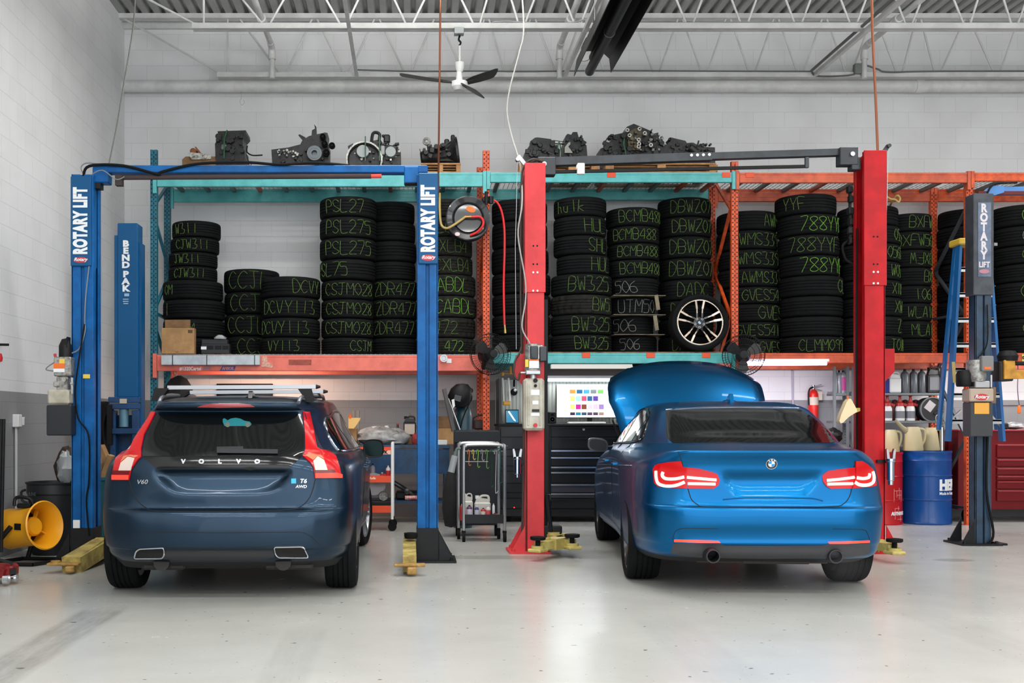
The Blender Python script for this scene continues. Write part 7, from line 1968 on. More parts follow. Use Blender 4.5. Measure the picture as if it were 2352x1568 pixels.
tag(crumple(crumple(MB(),(WX(868,YN),YN+.2,zt+.10),.26,.16,.12,rnd,16,10,.16),(WX(905,YN),YN+.24,zt+.09),.2,.14,.11,rnd,16,10,.16).build('part_in_plastic',mat('shiny_black_white_film',(176,174,172),.25,noise=.9,nscale=6,dark=(20,20,20)),smooth_ang=.9),'large car part in glossy black and clear film on the bench','wrapped part')
m_labw=mat('cream_label',(220,206,190),.6)
jug('black fluid jug with white label at the back of the bench',WX(941,13.6),13.6,zt+.10,.155,.10,.25,mat('black_jug',(30,31,32),.4),m_blk,m_labw)
tag(MB().box((WX(930,13.65),13.65,zt+.05),(.5,.2,.1),bev=.004).build('cardboard_box',m_cardD,smooth_ang=0),'low dark cardboard box under the jug on the bench','box')
mk_bottle('oil_bottle','small black conical bottle with red cap on the bench','bottle',WX(913,13.55),13.6,zt+.1,.045,.16,mat('dark_bottle',(36,28,26),.35),m_rlogo,.8)
tag(MB().lathe([(0,0),(.03,0),(.032,.03),(.024,.03),(.024,.045),(0,.045)],(WX(888,13.4),13.42,zt+.19),n=16).build('white_cap',m_whtP),'small white cap lying on the film-wrapped part','tub')  # a loose white bottle cap
tag(MB().box((WX(803,YN),YN+.25,zt+.10),(.16,.2,.2),bev=.004).build('cardboard_box',m_card,smooth_ang=0),'cardboard box on the bench beside the wagon side window','box')
tag(MB().prism([(WX(800,YN),zt+.33),(WX(828,YN),zt+.33),(WX(826,YN),zt+.30),(WX(813,YN),zt+.20),(WX(800,YN),zt+.20)],'xz',YN+.02,YN+.05).build('folded_flyer',mat('yellow_paper',(240,196,120),.6),smooth_ang=0),'yellow folded paper standing in the cardboard box by the wagon','paper')
tag(MB().cyl((WX(804,YN),YN+.035,zt+.32),(WX(804,YN),YN+.035,zt+.37),.02,n=12).build('orange_cap',m_olab),'small orange cap on top of the yellow paper','cap')
for i,px in enumerate((809,819)):
 tag(MB().lathe([(0,0),(.028,0),(.028,.005),(.02,.05),(.016,.3),(.02,.42),(.017,.42),(.013,.3),(0,.05)],(WX(px,YN),YN+.42,zt),n=14).build('glass_bottle',mat('clear_glassware',(206,200,190),.1,trans=.6)),('left' if i==0 else 'right')+' one of two slim clear glass bottles behind the yellow paper','glass bottle')
tag(crumple(MB(),(WX(954,YN),YN+.18,zt+.07),.05,.05,.07,rnd).build('red_rag',mat('red_rag',(150,50,48),.8)),'red rag on the bench beside the blue column','rag')
tag(MB().box((WX(1020,13.55),13.62,zt+.10),(.24,.3,.2),bev=.004).build('cardboard_box',m_card,smooth_ang=0),'cardboard box right of the blue column, lower of the pile','box')
tag(MB().box((WX(1016,13.55),13.62,zt+.275),(.2,.26,.15),rot=.2,bev=.004).build('cardboard_box',m_cardD,smooth_ang=0),'darker cardboard box right of the blue column, upper of the pile','box')
tag(MB().box((WX(1016,YN),YN+.1,zt+.03),(.12,.12,.06),bev=.004).build('white_carton',m_whtP),'small white carton at the right end of the bench','carton')
tag(MB().bar((WX(940,13.82),13.82,WZ(948,13.82)),(WX(976,13.82),13.80,zb+.002),.03,.02).build('wood_batten',mat('weathered_wood',(128,110,96),.7)),'wooden batten leaning behind the blue column above the bench','batten')
# stuff on the lower shelf
tag(MB().tube([W(905,1108,YN+.2),W(925,1120,YN+.2),W(940,1130,YN+.15),W(955,1145,YN+.2)],.028,10,sm=3).lathe([(.0,-.03),(.035,-.02),(.035,.02),(0,.03)],W(935,1128,YN+.1),'y',16).build('drive_shaft',mat('greasy_steel',(72,74,76),.35,.6)),'greasy steel shaft slanting under the bench','shaft')
tag(MB().cyl((WX(930,YN),YN+.1,.305),(WX(958,YN),YN+.1,.305),.03,n=14).build('spray_can',mat('red_white_can',(186,66,66),.4,noise=.5,nscale=30,dark=(220,210,200))),'red and white can lying on the shelf under the bench','can')
tag(MB().box((WX(940,YN),YN+.3,.33),(.34,.3,.10),bev=.02).build('parts_tray',m_blkM),'black tray of parts on the shelf under the bench','tray')

# orange service cart
m_oc=mat('orange_cart_paint',(228,76,32),.4)
Yc0=12.35; s0=Yc0
t=thing('service_cart','orange three-tier service cart with a white corner post beside the wagon','cart',(WX(862,Yc0),Yc0+.2,0))
xa,xb_=WX(800,Yc0),WX(898,Yc0)
for py,hh in ((1036,.075),(1100,.075),(1169,.08)):
 z=WZ(py,Yc0)
 tr=MB().box(((xa+xb_)/2,Yc0+.005,z),(xb_-xa,.012,hh)).box(((xa+xb_)/2,Yc0+.45,z),(xb_-xa,.012,hh)).box(((xa+xb_)/2,Yc0+.225,z-hh/2+.006),(xb_-xa,.44,.01)).box((xa,Yc0+.225,z),(.012,.44,hh)).box((xb_,Yc0+.225,z),(.012,.44,hh))
 tr=tr.build('tray',m_oc,t,0)
 if py==1036:
  MB().box((WX(877,Yc0),Yc0-.003,z-.012),(.20,.004,.045)).build('label',mat('pale_orange_label',(240,196,176),.5),tr,0)
  MB().text('HAWK',.05,(WX(874,Yc0),Yc0-.006,z-.012),(1,0,0),(0,0,1),.001,bold=.003).build('lettering',m_blk,tr,0)
 if py==1100: MB().text('Rolls',.035,(WX(856,Yc0),Yc0-.004,z+.01),(1,0,0),(0,0,1),.001,bold=.002).build('lettering',mat('pale_orange_label',(240,196,176)),tr,0)
for x in (xa,xb_+.015):
 for y in (Yc0+.0,Yc0+.45):
  MB().box((x,y,(WZ(1020,Yc0)+.11)/2+.02),(.03,.03,WZ(1020,Yc0)-.11),bev=.005).build('post',m_whtP,t)
  MB().cyl((x+.0,y-.015,.05),(x,y+.015,.05),.05,n=18).box((x,y,.105),(.04,.04,.04)).build('caster',m_rubb,t)
zt=WZ(1100,Yc0)-.02
mk_bottle('spray_bottle','grey spray bottle on the middle tier of the orange cart','bottle',WX(855,Yc0),Yc0+.15,zt,.028,.19,mat('grey_bottle',(120,124,130),.4),m_blk,.25)
mk_bottle('cleaner_bottle','white bottle with red label on the middle tier of the orange cart','bottle',WX(891,Yc0),Yc0+.1,zt,.026,.17,m_whtP,m_whtP,.25,m_rlogo)
mk_bottle('squat_bottle','squat red bottle with white cap on the middle tier of the orange cart','bottle',WX(877,Yc0),Yc0+.12,zt,.03,.09,mat('red_bottle',(176,56,50),.4),m_whtP,.5)
zt=WZ(1169,Yc0)-.03
tag(MB().lathe([(0,-.01),(.12,-.015),(.135,0),(.12,.015),(0,.01)],(WX(858,Yc0),Yc0+.12,zt+.30),'y',28).build('plastic_disc',mat('milky_disc',(150,150,152),.3)),'milky round plastic disc on the bottom tier of the orange cart','disc')
tag(MB().lathe([(.03,-.05),(.05,-.05),(.06,-.02),(.06,.06),(0,.07),(0,-.02),(.03,-.02)],(WX(880,Yc0),Yc0+.12,zt+.17),'y',20).build('small_motor',m_eng2),'small dirty motor on the bottom tier of the orange cart','motor')
tag(MB().box((WX(866,Yc0),Yc0+.2,zt+.07),(.36,.3,.09),bev=.01).build('parts_bin',m_blkM),'dark divided parts bin on the bottom tier of the orange cart','bin')

# ------------------------------------------------------------------ welding corner
Yg=12.75
xg=WX(1063,Yg)
t=thing('gas_cylinder','dark teal gas cylinder behind the black trolley','gas cylinder',(xg,Yg,0))
MB().lathe([(0,0),(.105,0),(.11,.02),(.11,1.30),(.095,1.38),(.05,1.44),(.03,1.47),(0,1.47)],(xg,Yg,0),n=28).build('body',mat('teal_cylinder',(30,62,74),.35),t)
MB().cyl((xg,Yg,1.47),(xg,Yg,1.56),.02,n=10).cyl((xg+.02,Yg-.02,1.53),(xg+.09,Yg-.02,1.56),.012,n=8).cyl((WX(1081,Yg),Yg-.03,WZ(897,Yg)),(WX(1081,Yg),Yg+.02,WZ(897,Yg)),.03,n=16).build('regulator',m_blk,t)
MB().tube([(WX(1081,Yg),Yg,WZ(900,Yg)),(WX(1083,Yg),Yg-.05,WZ(915,Yg)),(WX(1075,Yg),Yg-.12,WZ(930,Yg)),(WX(1062,Yg),Yg-.14,WZ(960,Yg)),(WX(1055,Yg),Yg-.14,WZ(985,Yg))],.008,6,sm=4).build('hose',m_rubb,t)
hl=MB().lathe([(0,0),(.10,.01),(.135,.06),(.14,.14),(.12,.22),(.07,.27),(0,.28)],(0,0,0),n=24)
hl.v=[(WX(1055,Yg)+p[0]*1.0+(p[2]-.14)*.2,Yg-.12+p[1]*.8,WZ(936,Yg)+p[2]*1.0) for p in hl.v]
t=thing('welding_helmet','black welding helmet hung on top of the gas cylinder','helmet',(WX(1055,Yg),Yg-.12,WZ(936,Yg)))
hl.build('shell',m_blk,t)
MB().box((WX(1049,Yg),Yg-.235,WZ(915,Yg)),(.09,.02,.08),rot=Matrix.Rotation(.25,3,'Y'),bev=.006).build('visor',m_pblk,t)
tag(MB().prism([(WX(1037,12.4),WZ(918,12.4)),(WX(1043,12.4),WZ(916,12.4)),(WX(1045,12.4),WZ(932,12.4)),(WX(1040,12.4),WZ(938,12.4))],'xz',12.38,12.4).build('tag',m_whtP,smooth_ang=0),'small white tag hanging below the welding helmet','tag')
tag(MB().bar(W(1020,893,12.5),W(1042,990,12.5),.30,.04,up=(1,0,.2)).build('tilted_board',mat('grey_board',(74,72,72),.5),smooth_ang=0),'grey board leaning beside the gas cylinder','board')
tag(MB().cyl(W(1030,915,12.3),W(1056,987,12.3),.008,n=8).build('welding_wand',m_steel),'thin steel rod sloping across the gas cylinder','rod')
tag(MB().tube([W(1086,985,13.2),W(1087,962,13.2),W(1095,955,13.2),W(1110,955,13.2),W(1112,985,13.2)],.012,8,sm=3).box(W(1100,975,13.2),(.13,.1,.12),bev=.02).build('handled_case',mat('maroon_case',(48,26,26),.5)),'dark maroon case with handle behind the orange upright','case')
# black trolley panel
Yt=11.75
t=thing('black_trolley','black steel trolley with tall back panel behind the aluminium cart','trolley',(WX(1098,Yt),Yt,0))
MB().box((WX(1096,Yt),Yt+.2,(WZ(988,Yt)+.12)/2),(102*Yt/FPX,.38,WZ(988,Yt)-.12),bev=.01).build('cabinet',mat('charcoal_panel',(32,36,40),.5,spec=.25),t)
MB().box((WX(1096,Yt),Yt+.0,WZ(1003,Yt)),(106*Yt/FPX,.03,.12),bev=.005).build('top_panel',mat('charcoal_panel',(40,44,48)),t)
for px in (1052,1142):
 MB().cyl((WX(px,Yt)-.02,Yt+.1,.06),(WX(px,Yt)+.02,Yt+.1,.06),.06,n=18).box((WX(px,Yt),Yt+.1,.125),(.05,.05,.02)).build('caster',m_rubb,t)
tag(MB().lathe([(0,.10),(.07,.12),(.1,.3),(.09,.5),(.06,.66),(.03,.72),(0,.73)],(WX(1036,11.7),11.72,0.0),n=11).build('black_bag',mat('black_cloth',(27,26,27))),'limp black bag hanging on the left side of the black trolley','bag')
# aluminium cart
Ya=11.25
m_al=mat('aluminium_tube',(186,188,190),.28,.85)
t=thing('aluminium_cart','aluminium tube cart with hooks on a rail and bottles on its tray','cart',(WX(1112,Ya),Ya+.12,0))
for dy,(xl,xr_,top) in ((0,(1065,1159,1021)),(.28,(1056,1150,1018))):
 y=Ya+dy; q=Ya
 x0,x1=WX(xl,q),WX(xr_,q); zt=WZ(top,q)
 MB().tube([(x0,y,.10),(x0,y,zt-.07),(x0+.02,y,zt-.02),(x0+.07,y,zt),(x1-.07,y,zt),(x1-.02,y,zt-.02),(x1,y,zt-.07),(x1,y,.10)],.017,10,sm=4).build('frame_hoop',m_al,t)
 for x in (x0,x1):
  MB().cyl((x-.015,y-.02,.05),(x+.015,y-.02,.05),.05,n=20).box((x,y,.10),(.04,.05,.03),bev=.005).build('caster',m_rubb,t)
x0,x1=WX(1066,Ya),WX(1158,Ya)
MB().box(((x0+x1)/2,Ya+.14,.205),(x1-x0,.30,.012)).box(((x0+x1)/2,Ya-.005,.235),(x1-x0-.01,.012,.09)).box(((x0+x1)/2,Ya+.285,.235),(x1-x0,.012,.09)).build('bottom_tray',mat('black_tray',(26,28,30),.45,spec=.3),t,0)
MB().cyl((x0,Ya+.05,WZ(1036,Ya)),(x1,Ya+.05,WZ(1036,Ya)),.006,n=8).cyl((x0,Ya+.02,WZ(1060,Ya)),(x0+.25,Ya+.02,WZ(1060,Ya)),.004,n=8).build('hook_rail',m_steel,t)
hk=[('orange hook',(190,110,70)),('brass hook',(200,180,90)),('green hook',(110,170,60)),('grey hook',(140,140,140)),('green cord hook',(90,150,60)),('dark green loop',(24,60,44)),('steel hook',(170,170,172)),('teal cord',(20,80,72))]
for i,(nm,c_) in enumerate(hk):
 px=1077+i*10.3
 x=WX(px,Ya)
 L_=(.12,.06,.14,.07,.15,.34,.40,.30)[i]
 zt=WZ(1036,Ya)
 mm=mat('hook_'+nm.replace(' ','_'),c_,.4)
 tag(MB().tube([(x-.01,Ya+.04,zt-.03),(x-.012,Ya+.04,zt+.004),(x,Ya+.04,zt+.012),(x+.008,Ya+.04,zt-.01),(x,Ya+.04,zt-L_),(x+.012,Ya+.04,zt-L_-.03),(x+.025,Ya+.04,zt-L_-.015)],.0045,6,sm=4).build('hook',mm),nm+' on the cart rail, '+('first','second','third','fourth','fifth','sixth','seventh','eighth')[i]+' from the left','hook')
tag(MB().tube([W(1127,1035,Ya),W(1150,1028,Ya),W(1166,1024,Ya)],.006,6).build('bungee_cord',mat('hook_teal_cord',(20,80,72))),'teal bungee cord poking right out of the cart top','cord')
zt=.213
for (px,dy,r,h_,c_,cap,lb,lab) in ((1062,.03,.025,.17,(172,46,44),(200,200,200),'red bottle at the left end of the cart tray',None),(1079,.02,.03,.16,(92,62,96),(24,24,26),'purple can with black lid on the cart tray',(200,190,204)),
                                  (1096,.02,.022,.15,(60,56,110),(220,220,220),'narrow blue and white can on the cart tray',(190,190,206)),(1111,.02,.026,.13,(176,40,40),(40,26,26),'red can in the middle of the cart tray',(210,196,190)),
                                  (1122,.0,.026,.15,(206,200,198),(210,210,210),'white can with red label on the cart tray',(190,80,76)),(1136,.1,.014,.17,(226,226,224),(226,226,224),'slim white tube at the right of the cart tray',None),(1139,.0,.035,.08,(90,44,40),(60,40,38),'small reddish jar at the right of the cart tray',None)):
 mk_bottle('spray_can',lb,'can',WX(px,Ya),Ya+.05+dy,zt,r,h_,mat('can_%d_%d_%d' % c_,c_,.35),mat('cap_%d_%d_%d' % cap,cap,.4),.18,mat('lab_%d_%d_%d' % lab,lab,.5) if lab else None)
jug('milky jug standing at the back left of the cart tray',WX(1075,Ya+.2),Ya+.2,zt,.10,.08,.27,mat('milky_jug',(196,194,184),.35),m_whtP)
jug('milky jug with loop handle at the back of the cart tray',WX(1108,Ya+.2),Ya+.2,zt,.17,.08,.25,mat('milky_jug',(196,194,184)),m_whtP)
t=thing('pump_bottle','clear bottle with grey trigger hanging on the left of the aluminium cart','bottle',W(1040,1080,Ya))
a,b_=W(1036,1084,Ya-.03),W(1045,1046,Ya-.03)
MB().cyl(a,b_,.036,.034,n=18).build('body',mat('clear_bottle',(176,182,184),.15,trans=.3),t)
MB().cyl(b_,W(1047,1036,Ya-.03),.02,n=12).tube([W(1047,1037,Ya-.03),W(1050,1030,Ya-.03),W(1058,1030,Ya-.03)],.014,8,sm=3).build('trigger',mat('grey_green_trigger',(92,110,104),.5),t)

# ------------------------------------------------------------------ the big tool chest with screen
m_tc=mat('black_chest_paint',(19,20,22),.28,spec=.3,coat=.1)
m_trim=mat('bright_drawer_trim',(196,196,200),.2,.9)
YD=13.42
zc=WZ(973,YD)
xa,xm_,xb_=WX(1146,YD),WX(1256,YD),WX(1560,YD)
t=thing('tool_chest','long black tool chest of many drawers carrying the lit screen','tool chest',((xa+xb_)/2,YD,0))
MB().box(((xa+xb_)/2,YD+.30,(zc+.12)/2),(xb_-xa,.58,zc-.12),bev=.006).build('carcass',m_tc,t)
MB().box(((xa+xb_)/2,YD+.29,zc-.015),(xb_-xa+.03,.62,.03),bev=.005).build('worktop',m_blk,t)
MB().box((xm_,YD-.01,zc/2+.03),(.06,.05,zc-.1),bev=.008).build('corner_post',m_tc,t)
ys=[979,1004,1032,1048,1070,1082,1110,1131,1144,1168,1186]
for j,(u0,u1) in enumerate(((xa+.02,xm_-.05),(xm_+.05,xb_-.02))):
 for i in range(len(ys)-1):
  z1,z0=WZ(ys[i],YD)-.004,WZ(ys[i+1],YD)+.004
  dr=MB().box(((u0+u1)/2,YD,(z0+z1)/2),(u1-u0,.03,z1-z0),bev=.004).build('drawer',mat('satin_drawer',(64,62,72),.3,.5) if (j==1 and i in (6,7)) else m_tc,t)
  MB().bar((u0,YD-.022,z1-.012),(u1,YD-.022,z1-.012),.018,.018).build('pull',m_trim if (j==1 and i in (2,3,4,5,6,7)) else m_tc,dr,0)
MB().cyl((WX(1340,YD),YD-.02,WZ(986,YD)),(WX(1340,YD),YD-.03,WZ(986,YD)),.015,n=14).build('lock',m_steel,t)
for x in (xa+.12,xm_,xb_-.12):
 MB().cyl((x-.025,YD+.1,.06),(x+.025,YD+.1,.06),.06,n=20).build('caster',m_rubb,t)
MB().lathe([(0,-.006),(.006,-.004),(0,0)],W(1181,1165,YD-.02),'y',8).build('indicator_light',mat('red_led',(255,40,30),.3,emit=(255,40,20),estr=8),t)
# hutch
t=thing('chest_hutch','grey hutch canopy and ribbed back panel above the tool chest','hutch',((xa+xb_)/2,13.95,zc))
zk0,zk1=WZ(868,YD),WZ(846,YD)
can=MB().prism([(YD+.02,zk0),(YD+.02,zk0+.03),(YD+.10,zk1),(YD+.55,zk1),(YD+.55,zk0)],'yz',xa+.3,xb_).build('canopy',mat('silver_canopy',(150,150,152),.32,.5),t,0)
MB().text('Snap-on',.085,(WX(1500,YD),YD+.055,WZ(858,YD)),(1,0,0),(0,.75,.66),.004,bold=.004,shear=.25).build('lettering',m_whtP,can,0)
rb=MB().box(((xa+xb_)/2,YD+.58,(zc+zk0)/2),(xb_-xa,.012,zk0-zc))
x=xa+.1
while x<xb_-.05:
 rb.box((x,YD+.565,(zc+zk0)/2),(.022,.022,zk0-zc-.04)); x+=.046
rb.build('ribbed_panel',mat('ribbed_steel',(158,160,152),.35,.5),t,0)
MB().box((xa+.02,YD+.3,(zc+zk0)/2),(.03,.5,zk0-zc)).box((xb_-.02,YD+.3,(zc+zk0)/2),(.03,.5,zk0-zc)).build('side_panel',m_tc,t,0)
lampx0,lampx1=WX(1252,YD),WX(1500,YD)
MB().cyl((lampx0,YD+.22,zk0-.02),(lampx1,YD+.22,zk0-.02),.014,n=12).build('lamp_tube',mat('cool_lamp_tube',(240,250,255),.4,emit=(232,244,255),estr=7),t)
area('hutch_lamp_glow',((lampx0+lampx1)/2,YD+.22,zk0-.04),(0,0,0),1.2,.05,13,(.92,.97,1.0))
# lamp strip above the hutch seen as the pale band under the teal beam
MB().box(((lampx0+xb_)/2-.1,YD+.2,zk1+.035),(1.25,.12,.05)).build('top_light_rail',mat('pale_light_rail',(226,226,222),.4,emit=(255,252,244),estr=.5),t,0)
# screen with its rows of pictures
YM=YD+.22
t=thing('computer_screen','large white lit computer screen with rows of small pictures','computer screen',(WX(1355,YM),YM,zc))
x0,x1=WX(1279,YM),WX(1432,YM); z0,z1=WZ(958,YM),WZ(884,YM)
MB().box(((x0+x1)/2,YM+.02,(z0+z1)/2),(x1-x0+.02,.04,z1-z0+.02),bev=.004).build('bezel',m_blk,t)
MB().box(((x0+x1)/2,YM-.002,(z0+z1)/2),(x1-x0,.004,z1-z0)).build('display',mat('lit_white_display',(250,252,255),.5,emit=(250,252,255),estr=1.1),t,0)
pc=[[(244,132,40),(30,90,130),(60,150,190),(110,120,124),(110,180,90)],[(230,200,120),(150,210,200),(230,70,110),(40,90,130),(90,60,150)],[(230,200,110),(180,30,140),(120,60,30),(240,190,220),(210,180,230),(150,120,190)],[(50,30,50),(30,110,130),(40,70,90),(70,56,80),(70,60,70),(150,120,110)]]
for r,row in enumerate(pc):
 for k,c_ in enumerate(row):
  w_=13.5 if r==0 else 11.5; st_=16 if r==0 else 13.2
  mm=mat('thumb_%d_%d_%d' % c_,c_,.5,emit=c_,estr=.75)
  MB().box((WX(1315+k*st_,YM),YM-.005,WZ((899,915,934,950)[r],YM)),(w_*YM/FPX,.002,(9.5,11.5,11.5,7)[r]*YM/FPX)).build('picture_tile',mm,t,0)
MB().box(((x0+x1)/2,YM+.04,zc+.05),(.06,.03,.1)).box(((x0+x1)/2,YM+.02,zc+.008),(.28,.16,.012),bev=.004).build('stand',m_blk,t)
t=thing('speaker','small black speaker left of the lit computer screen','speaker',(WX(1268,YM),YM,zc))
MB().box((WX(1268,YM),YM+.02,zc+.075),(.10,.11,.15),bev=.008).build('cabinet',m_blk,t)
for z,r in ((.055,.034),(.115,.018)): MB().lathe([(0,.0),(r*.7,.006),(r,-.004),(r*1.1,.002)],(WX(1268,YM),YM-.037,zc+z),'y',20).build('driver',mat('speaker_cone',(66,70,74),.4),t)
t=thing('keyboard','white keyboard in front of the computer screen','keyboard',(WX(1350,YD),YD+.1,zc))
MB().box((WX(1350,YD),YD+.1,zc+.012),(.46,.14,.018),bev=.004).build('base',m_whtP,t)
MB().box((WX(1350,YD),YD+.1,zc+.024),(.43,.11,.006)).build('keys',mat('grey_keys',(180,182,186),.5),t,0)
t=thing('tablet','tablet showing blue with a bright slash, propped on the left of the chest','tablet',(WX(1177,YD),YD+.1,zc))
rt=Matrix.Rotation(-.28,3,'X')
MB().box((WX(1178,YD),YD+.11,zc+.09),(.17,.014,.18),rot=rt,bev=.004).build('case',m_blk,t)
MB().box((WX(1178,YD),YD+.102,zc+.09),(.15,.004,.155),rot=rt).build('display',mat('tablet_blue',(46,122,160),.1,emit=(60,150,190),estr=.35),t,0)
MB().bar((WX(1170,YD),YD+.11,zc+.155),(WX(1185,YD),YD+.085,zc+.03),.018,.004,up=(0,1,0)).build('bright_slash',mat('tablet_white',(230,240,255),.1,emit=(220,236,255),estr=1.0),t,0)
t=thing('bar_clamp','pair of white and yellow bar clamps standing left of the red column','clamp',(WX(1164,YD),YD+.2,zc))
for px in (1157,1171): MB().cyl(W(px-3,868,YD+.1),W(px,922,YD+.1),.013,n=10).build('bar',m_whtP,t)
MB().box(W(1164,926,YD+.08),(.09,.05,.05),bev=.008).box(W(1155,859,YD+.08),(.03,.04,.04),bev=.005).box(W(1173,850,YD+.08),(.03,.04,.10),bev=.005).cyl(W(1150,857,YD+.08),W(1178,858,YD+.08),.008,n=8).build('jaw',mat('amber_clamp',(220,160,50),.5),t)
t=thing('hand_lamp','small dark work lamp hung on the hutch panel beside the red column','lamp',W(1180,900,YD+.4))
MB().lathe([(0,-.03),(.04,-.02),(.045,.02),(0,.03)],W(1181,900,YD+.35),'y',18).cyl(W(1181,888,YD+.36),W(1181,872,YD+.36),.012,n=8).build('head',m_blk,t)
MB().lathe([(0,-.034),(.018,-.032),(0,-.02)],W(1183,896,YD+.35),'y',12).build('lens',m_steel,t)
tag(crumple(MB(),(WX(1480,YD),YD+.2,WZ(846,YD)+.06),.15,.12,.075,rnd,18,10,.08).box((WX(1455,YD),YD+.05,WZ(848,YD)+.01),(.14,.14,.012),bev=.004).build('cap_hat',mat('black_cloth',(27,26,27))),'black cap lying on top of the hutch canopy','cap')
Yr2=13.5
c=W(1606,874,Yr2)
t=thing('round_sign','round black-rimmed red sign with white letters behind the raised bonnet','sign',(c.x,Yr2,c.z))
MB().lathe([(.17,-.03),(.225,-.03),(.235,0),(.225,.06),(.17,.06)],c,'y',48,True).build('rim',m_blk,t)
MB().lathe([(.155,-.035),(.17,-.035),(.17,-.02),(.155,-.02)],c,'y',48,True).build('white_ring',m_white,t)
MB().cyl(c+Vector((0,-.03,0)),c+Vector((0,.03,0)),.158,n=40).build('face',mat('sign_red',(206,34,40),.4),t)
MB().text('LAB',.10,c+Vector((0,-.032,.10)),(1,0,0),(0,0,1),.003,bold=.004).build('lettering',m_white,t,0)
MB().tube([c+Vector((.24*math.cos(a)-.0,.0,.27*math.sin(a))) for a in [k*.12 for k in range(2,15)]],.012,8).build('hanger_bow',m_blk,t)

# ------------------------------------------------------------------ right-hand side under the rack
t=thing('lamp_tube','bright purple-white lamp tube under the orange beam','lamp',(WX(1800,12.98),12.98,WZ(834,12.98)))
MB().cyl(W(1706,835,12.98),W(1898,834,12.98),.024,n=16).build('tube',mat('violet_lamp_tube',(250,240,255),.4,emit=(226,200,255),estr=9.0),t)
MB().box(W(1801,827,13.0),(1.06,.05,.03)).build('housing',m_whtP,t,0)
area('lamp_tube_glow',(WX(1800,13.0),13.03,WZ(838,13.0)),(math.radians(12),0,0),1.0,.05,26,(.93,.88,1.0))
area('lamp_tube_glow_right',(7.6,13.2,1.93),(math.radians(20),0,0),1.6,.05,16,(1,.97,.96))
t=thing('strip_lamp','strip lamp under the far right orange beam above the red cabinet','lamp',(7.6,13.2,1.96))
MB().box((7.6,13.2,1.98),(1.6,.06,.03)).build('housing',m_whtP,t,0)
MB().cyl((6.85,13.2,1.952),(8.35,13.2,1.952),.013,n=12).build('tube',mat('cool_lamp_tube',(240,250,255)),t)
tag(MB().cyl((WX(1821,14.2),14.21,WZ(840,14.2)),(WX(1823,14.2),14.21,.9),.012,n=8).build('conduit',mat('lilac_conduit',(176,170,186),.5)),'pale conduit down the back wall left of the fire extinguisher','conduit')
Yx=14.163; xx=WX(1868,Yx)
t=thing('fire_extinguisher','red fire extinguisher with white label hung on the back wall','fire extinguisher',(xx,Yx,WZ(962,Yx)))
MB().lathe([(0,WZ(962,Yx)),(.058,WZ(962,Yx)),(.064,WZ(958,Yx)),(.064,WZ(905,Yx)),(.045,WZ(897,Yx)),(.02,WZ(894,Yx)),(0,WZ(893,Yx))],(xx,Yx,0),n=24).build('cylinder',mat('extinguisher_red',(222,40,32),.3,coat=.5),t)
MB().lathe([(.0655,WZ(930,Yx)),(.0655,WZ(912,Yx)),(.063,WZ(912,Yx)),(.063,WZ(930,Yx))],(xx,Yx,0),n=24,closed=True).build('label',mat('cream_label',(220,206,190)),t)
MB().cyl((xx,Yx,WZ(895,Yx)),(xx,Yx,WZ(884,Yx)),.02,n=12).bar((xx-.01,Yx-.01,WZ(888,Yx)),(WX(1886,Yx),Yx-.01,WZ(883,Yx)),.018,.008).bar((xx-.01,Yx-.01,WZ(890,Yx)),(WX(1887,Yx),Yx-.01,WZ(897,Yx)),.018,.008).build('valve',m_steel,t)
MB().tube([(xx-.01,Yx-.02,WZ(889,Yx)),(WX(1858,Yx),Yx-.03,WZ(893,Yx)),(WX(1855,Yx),Yx-.03,WZ(905,Yx)),(WX(1856,Yx),Yx-.03,WZ(930,Yx))],.011,8,sm=4).build('hose',m_blk,t)
MB().box((WX(1882,Yx),Yx-.02,WZ(909,Yx)),(.06,.003,.11)).build('inspection_tag',m_labw,t,0)
# grey boltless shelving
m_gs=mat('grey_shelving',(120,126,128),.45,.3)
Yq=13.63; Yq1=13.92
t=thing('shelving_unit','grey slotted-steel shelving unit holding bottles and jugs behind the red column','shelving',(WX(2045,Yq),Yq,0))
zl=WZ(842,Yq)
sx0,sx1=WX(1962,Yq),WX(2166,Yq)
for x,y in ((sx0,Yq),(sx1,Yq),(sx0-.0,Yq1),(sx1,Yq1)):
 pst=MB().box((x,y,zl/2),(.036,.003,zl)).box((x-.017 if x>sx0 else x-.017,y+.017,zl/2),(.003,.036,zl)).build('upright',m_gs,t,0)
 h_=MB(); z=.1
 while z<zl-.03: h_.cyl((x,y-.002,z),(x,y-.0035,z),.0055,n=6); z+=.036
 h_.build('slots',m_hole,pst,0)
SZ=[]
for py in (902,966,1021,1085):
 z=WZ(py,Yq); SZ.append(z)
 MB().box(((sx0+sx1)/2,(Yq+Yq1)/2,z-.015),(sx1-sx0,Yq1-Yq,.03),bev=.003).build('shelf',m_gs,t)
MB().box((WX(1932,13.8),13.85,WZ(902,13.85)),(.3,.02,.03)).build('shelf_stub',m_gs,t,0)
m_sil=mat('silver_bottle',(172,174,180),.3,.4)
zt=SZ[0]+.002
def oil(px,y,lb,m_,r=.04,h_=.29,cap=None,lab=None):
 return mk_bottle('oil_bottle',lb,'bottle',WX(px,y),y,zt,r,h_,m_,cap or m_blk,.22,lab)
t2=thing('shelving_unit','narrow grey slotted shelf left of the tall red column','shelving',(WX(1932,13.8),13.8,0))
x0,x1=WX(1913,13.8),WX(1943,13.8)
for x in (x0,x1):
 MB().box((x,13.75,WZ(842,13.8)/2),(.03,.03,WZ(842,13.8))).build('upright',m_gs,t2,0)
for z in SZ[:3]: MB().box(((x0+x1)/2,13.88,z-.015),(x1-x0,.26,.03)).build('shelf',m_gs,t2,0)
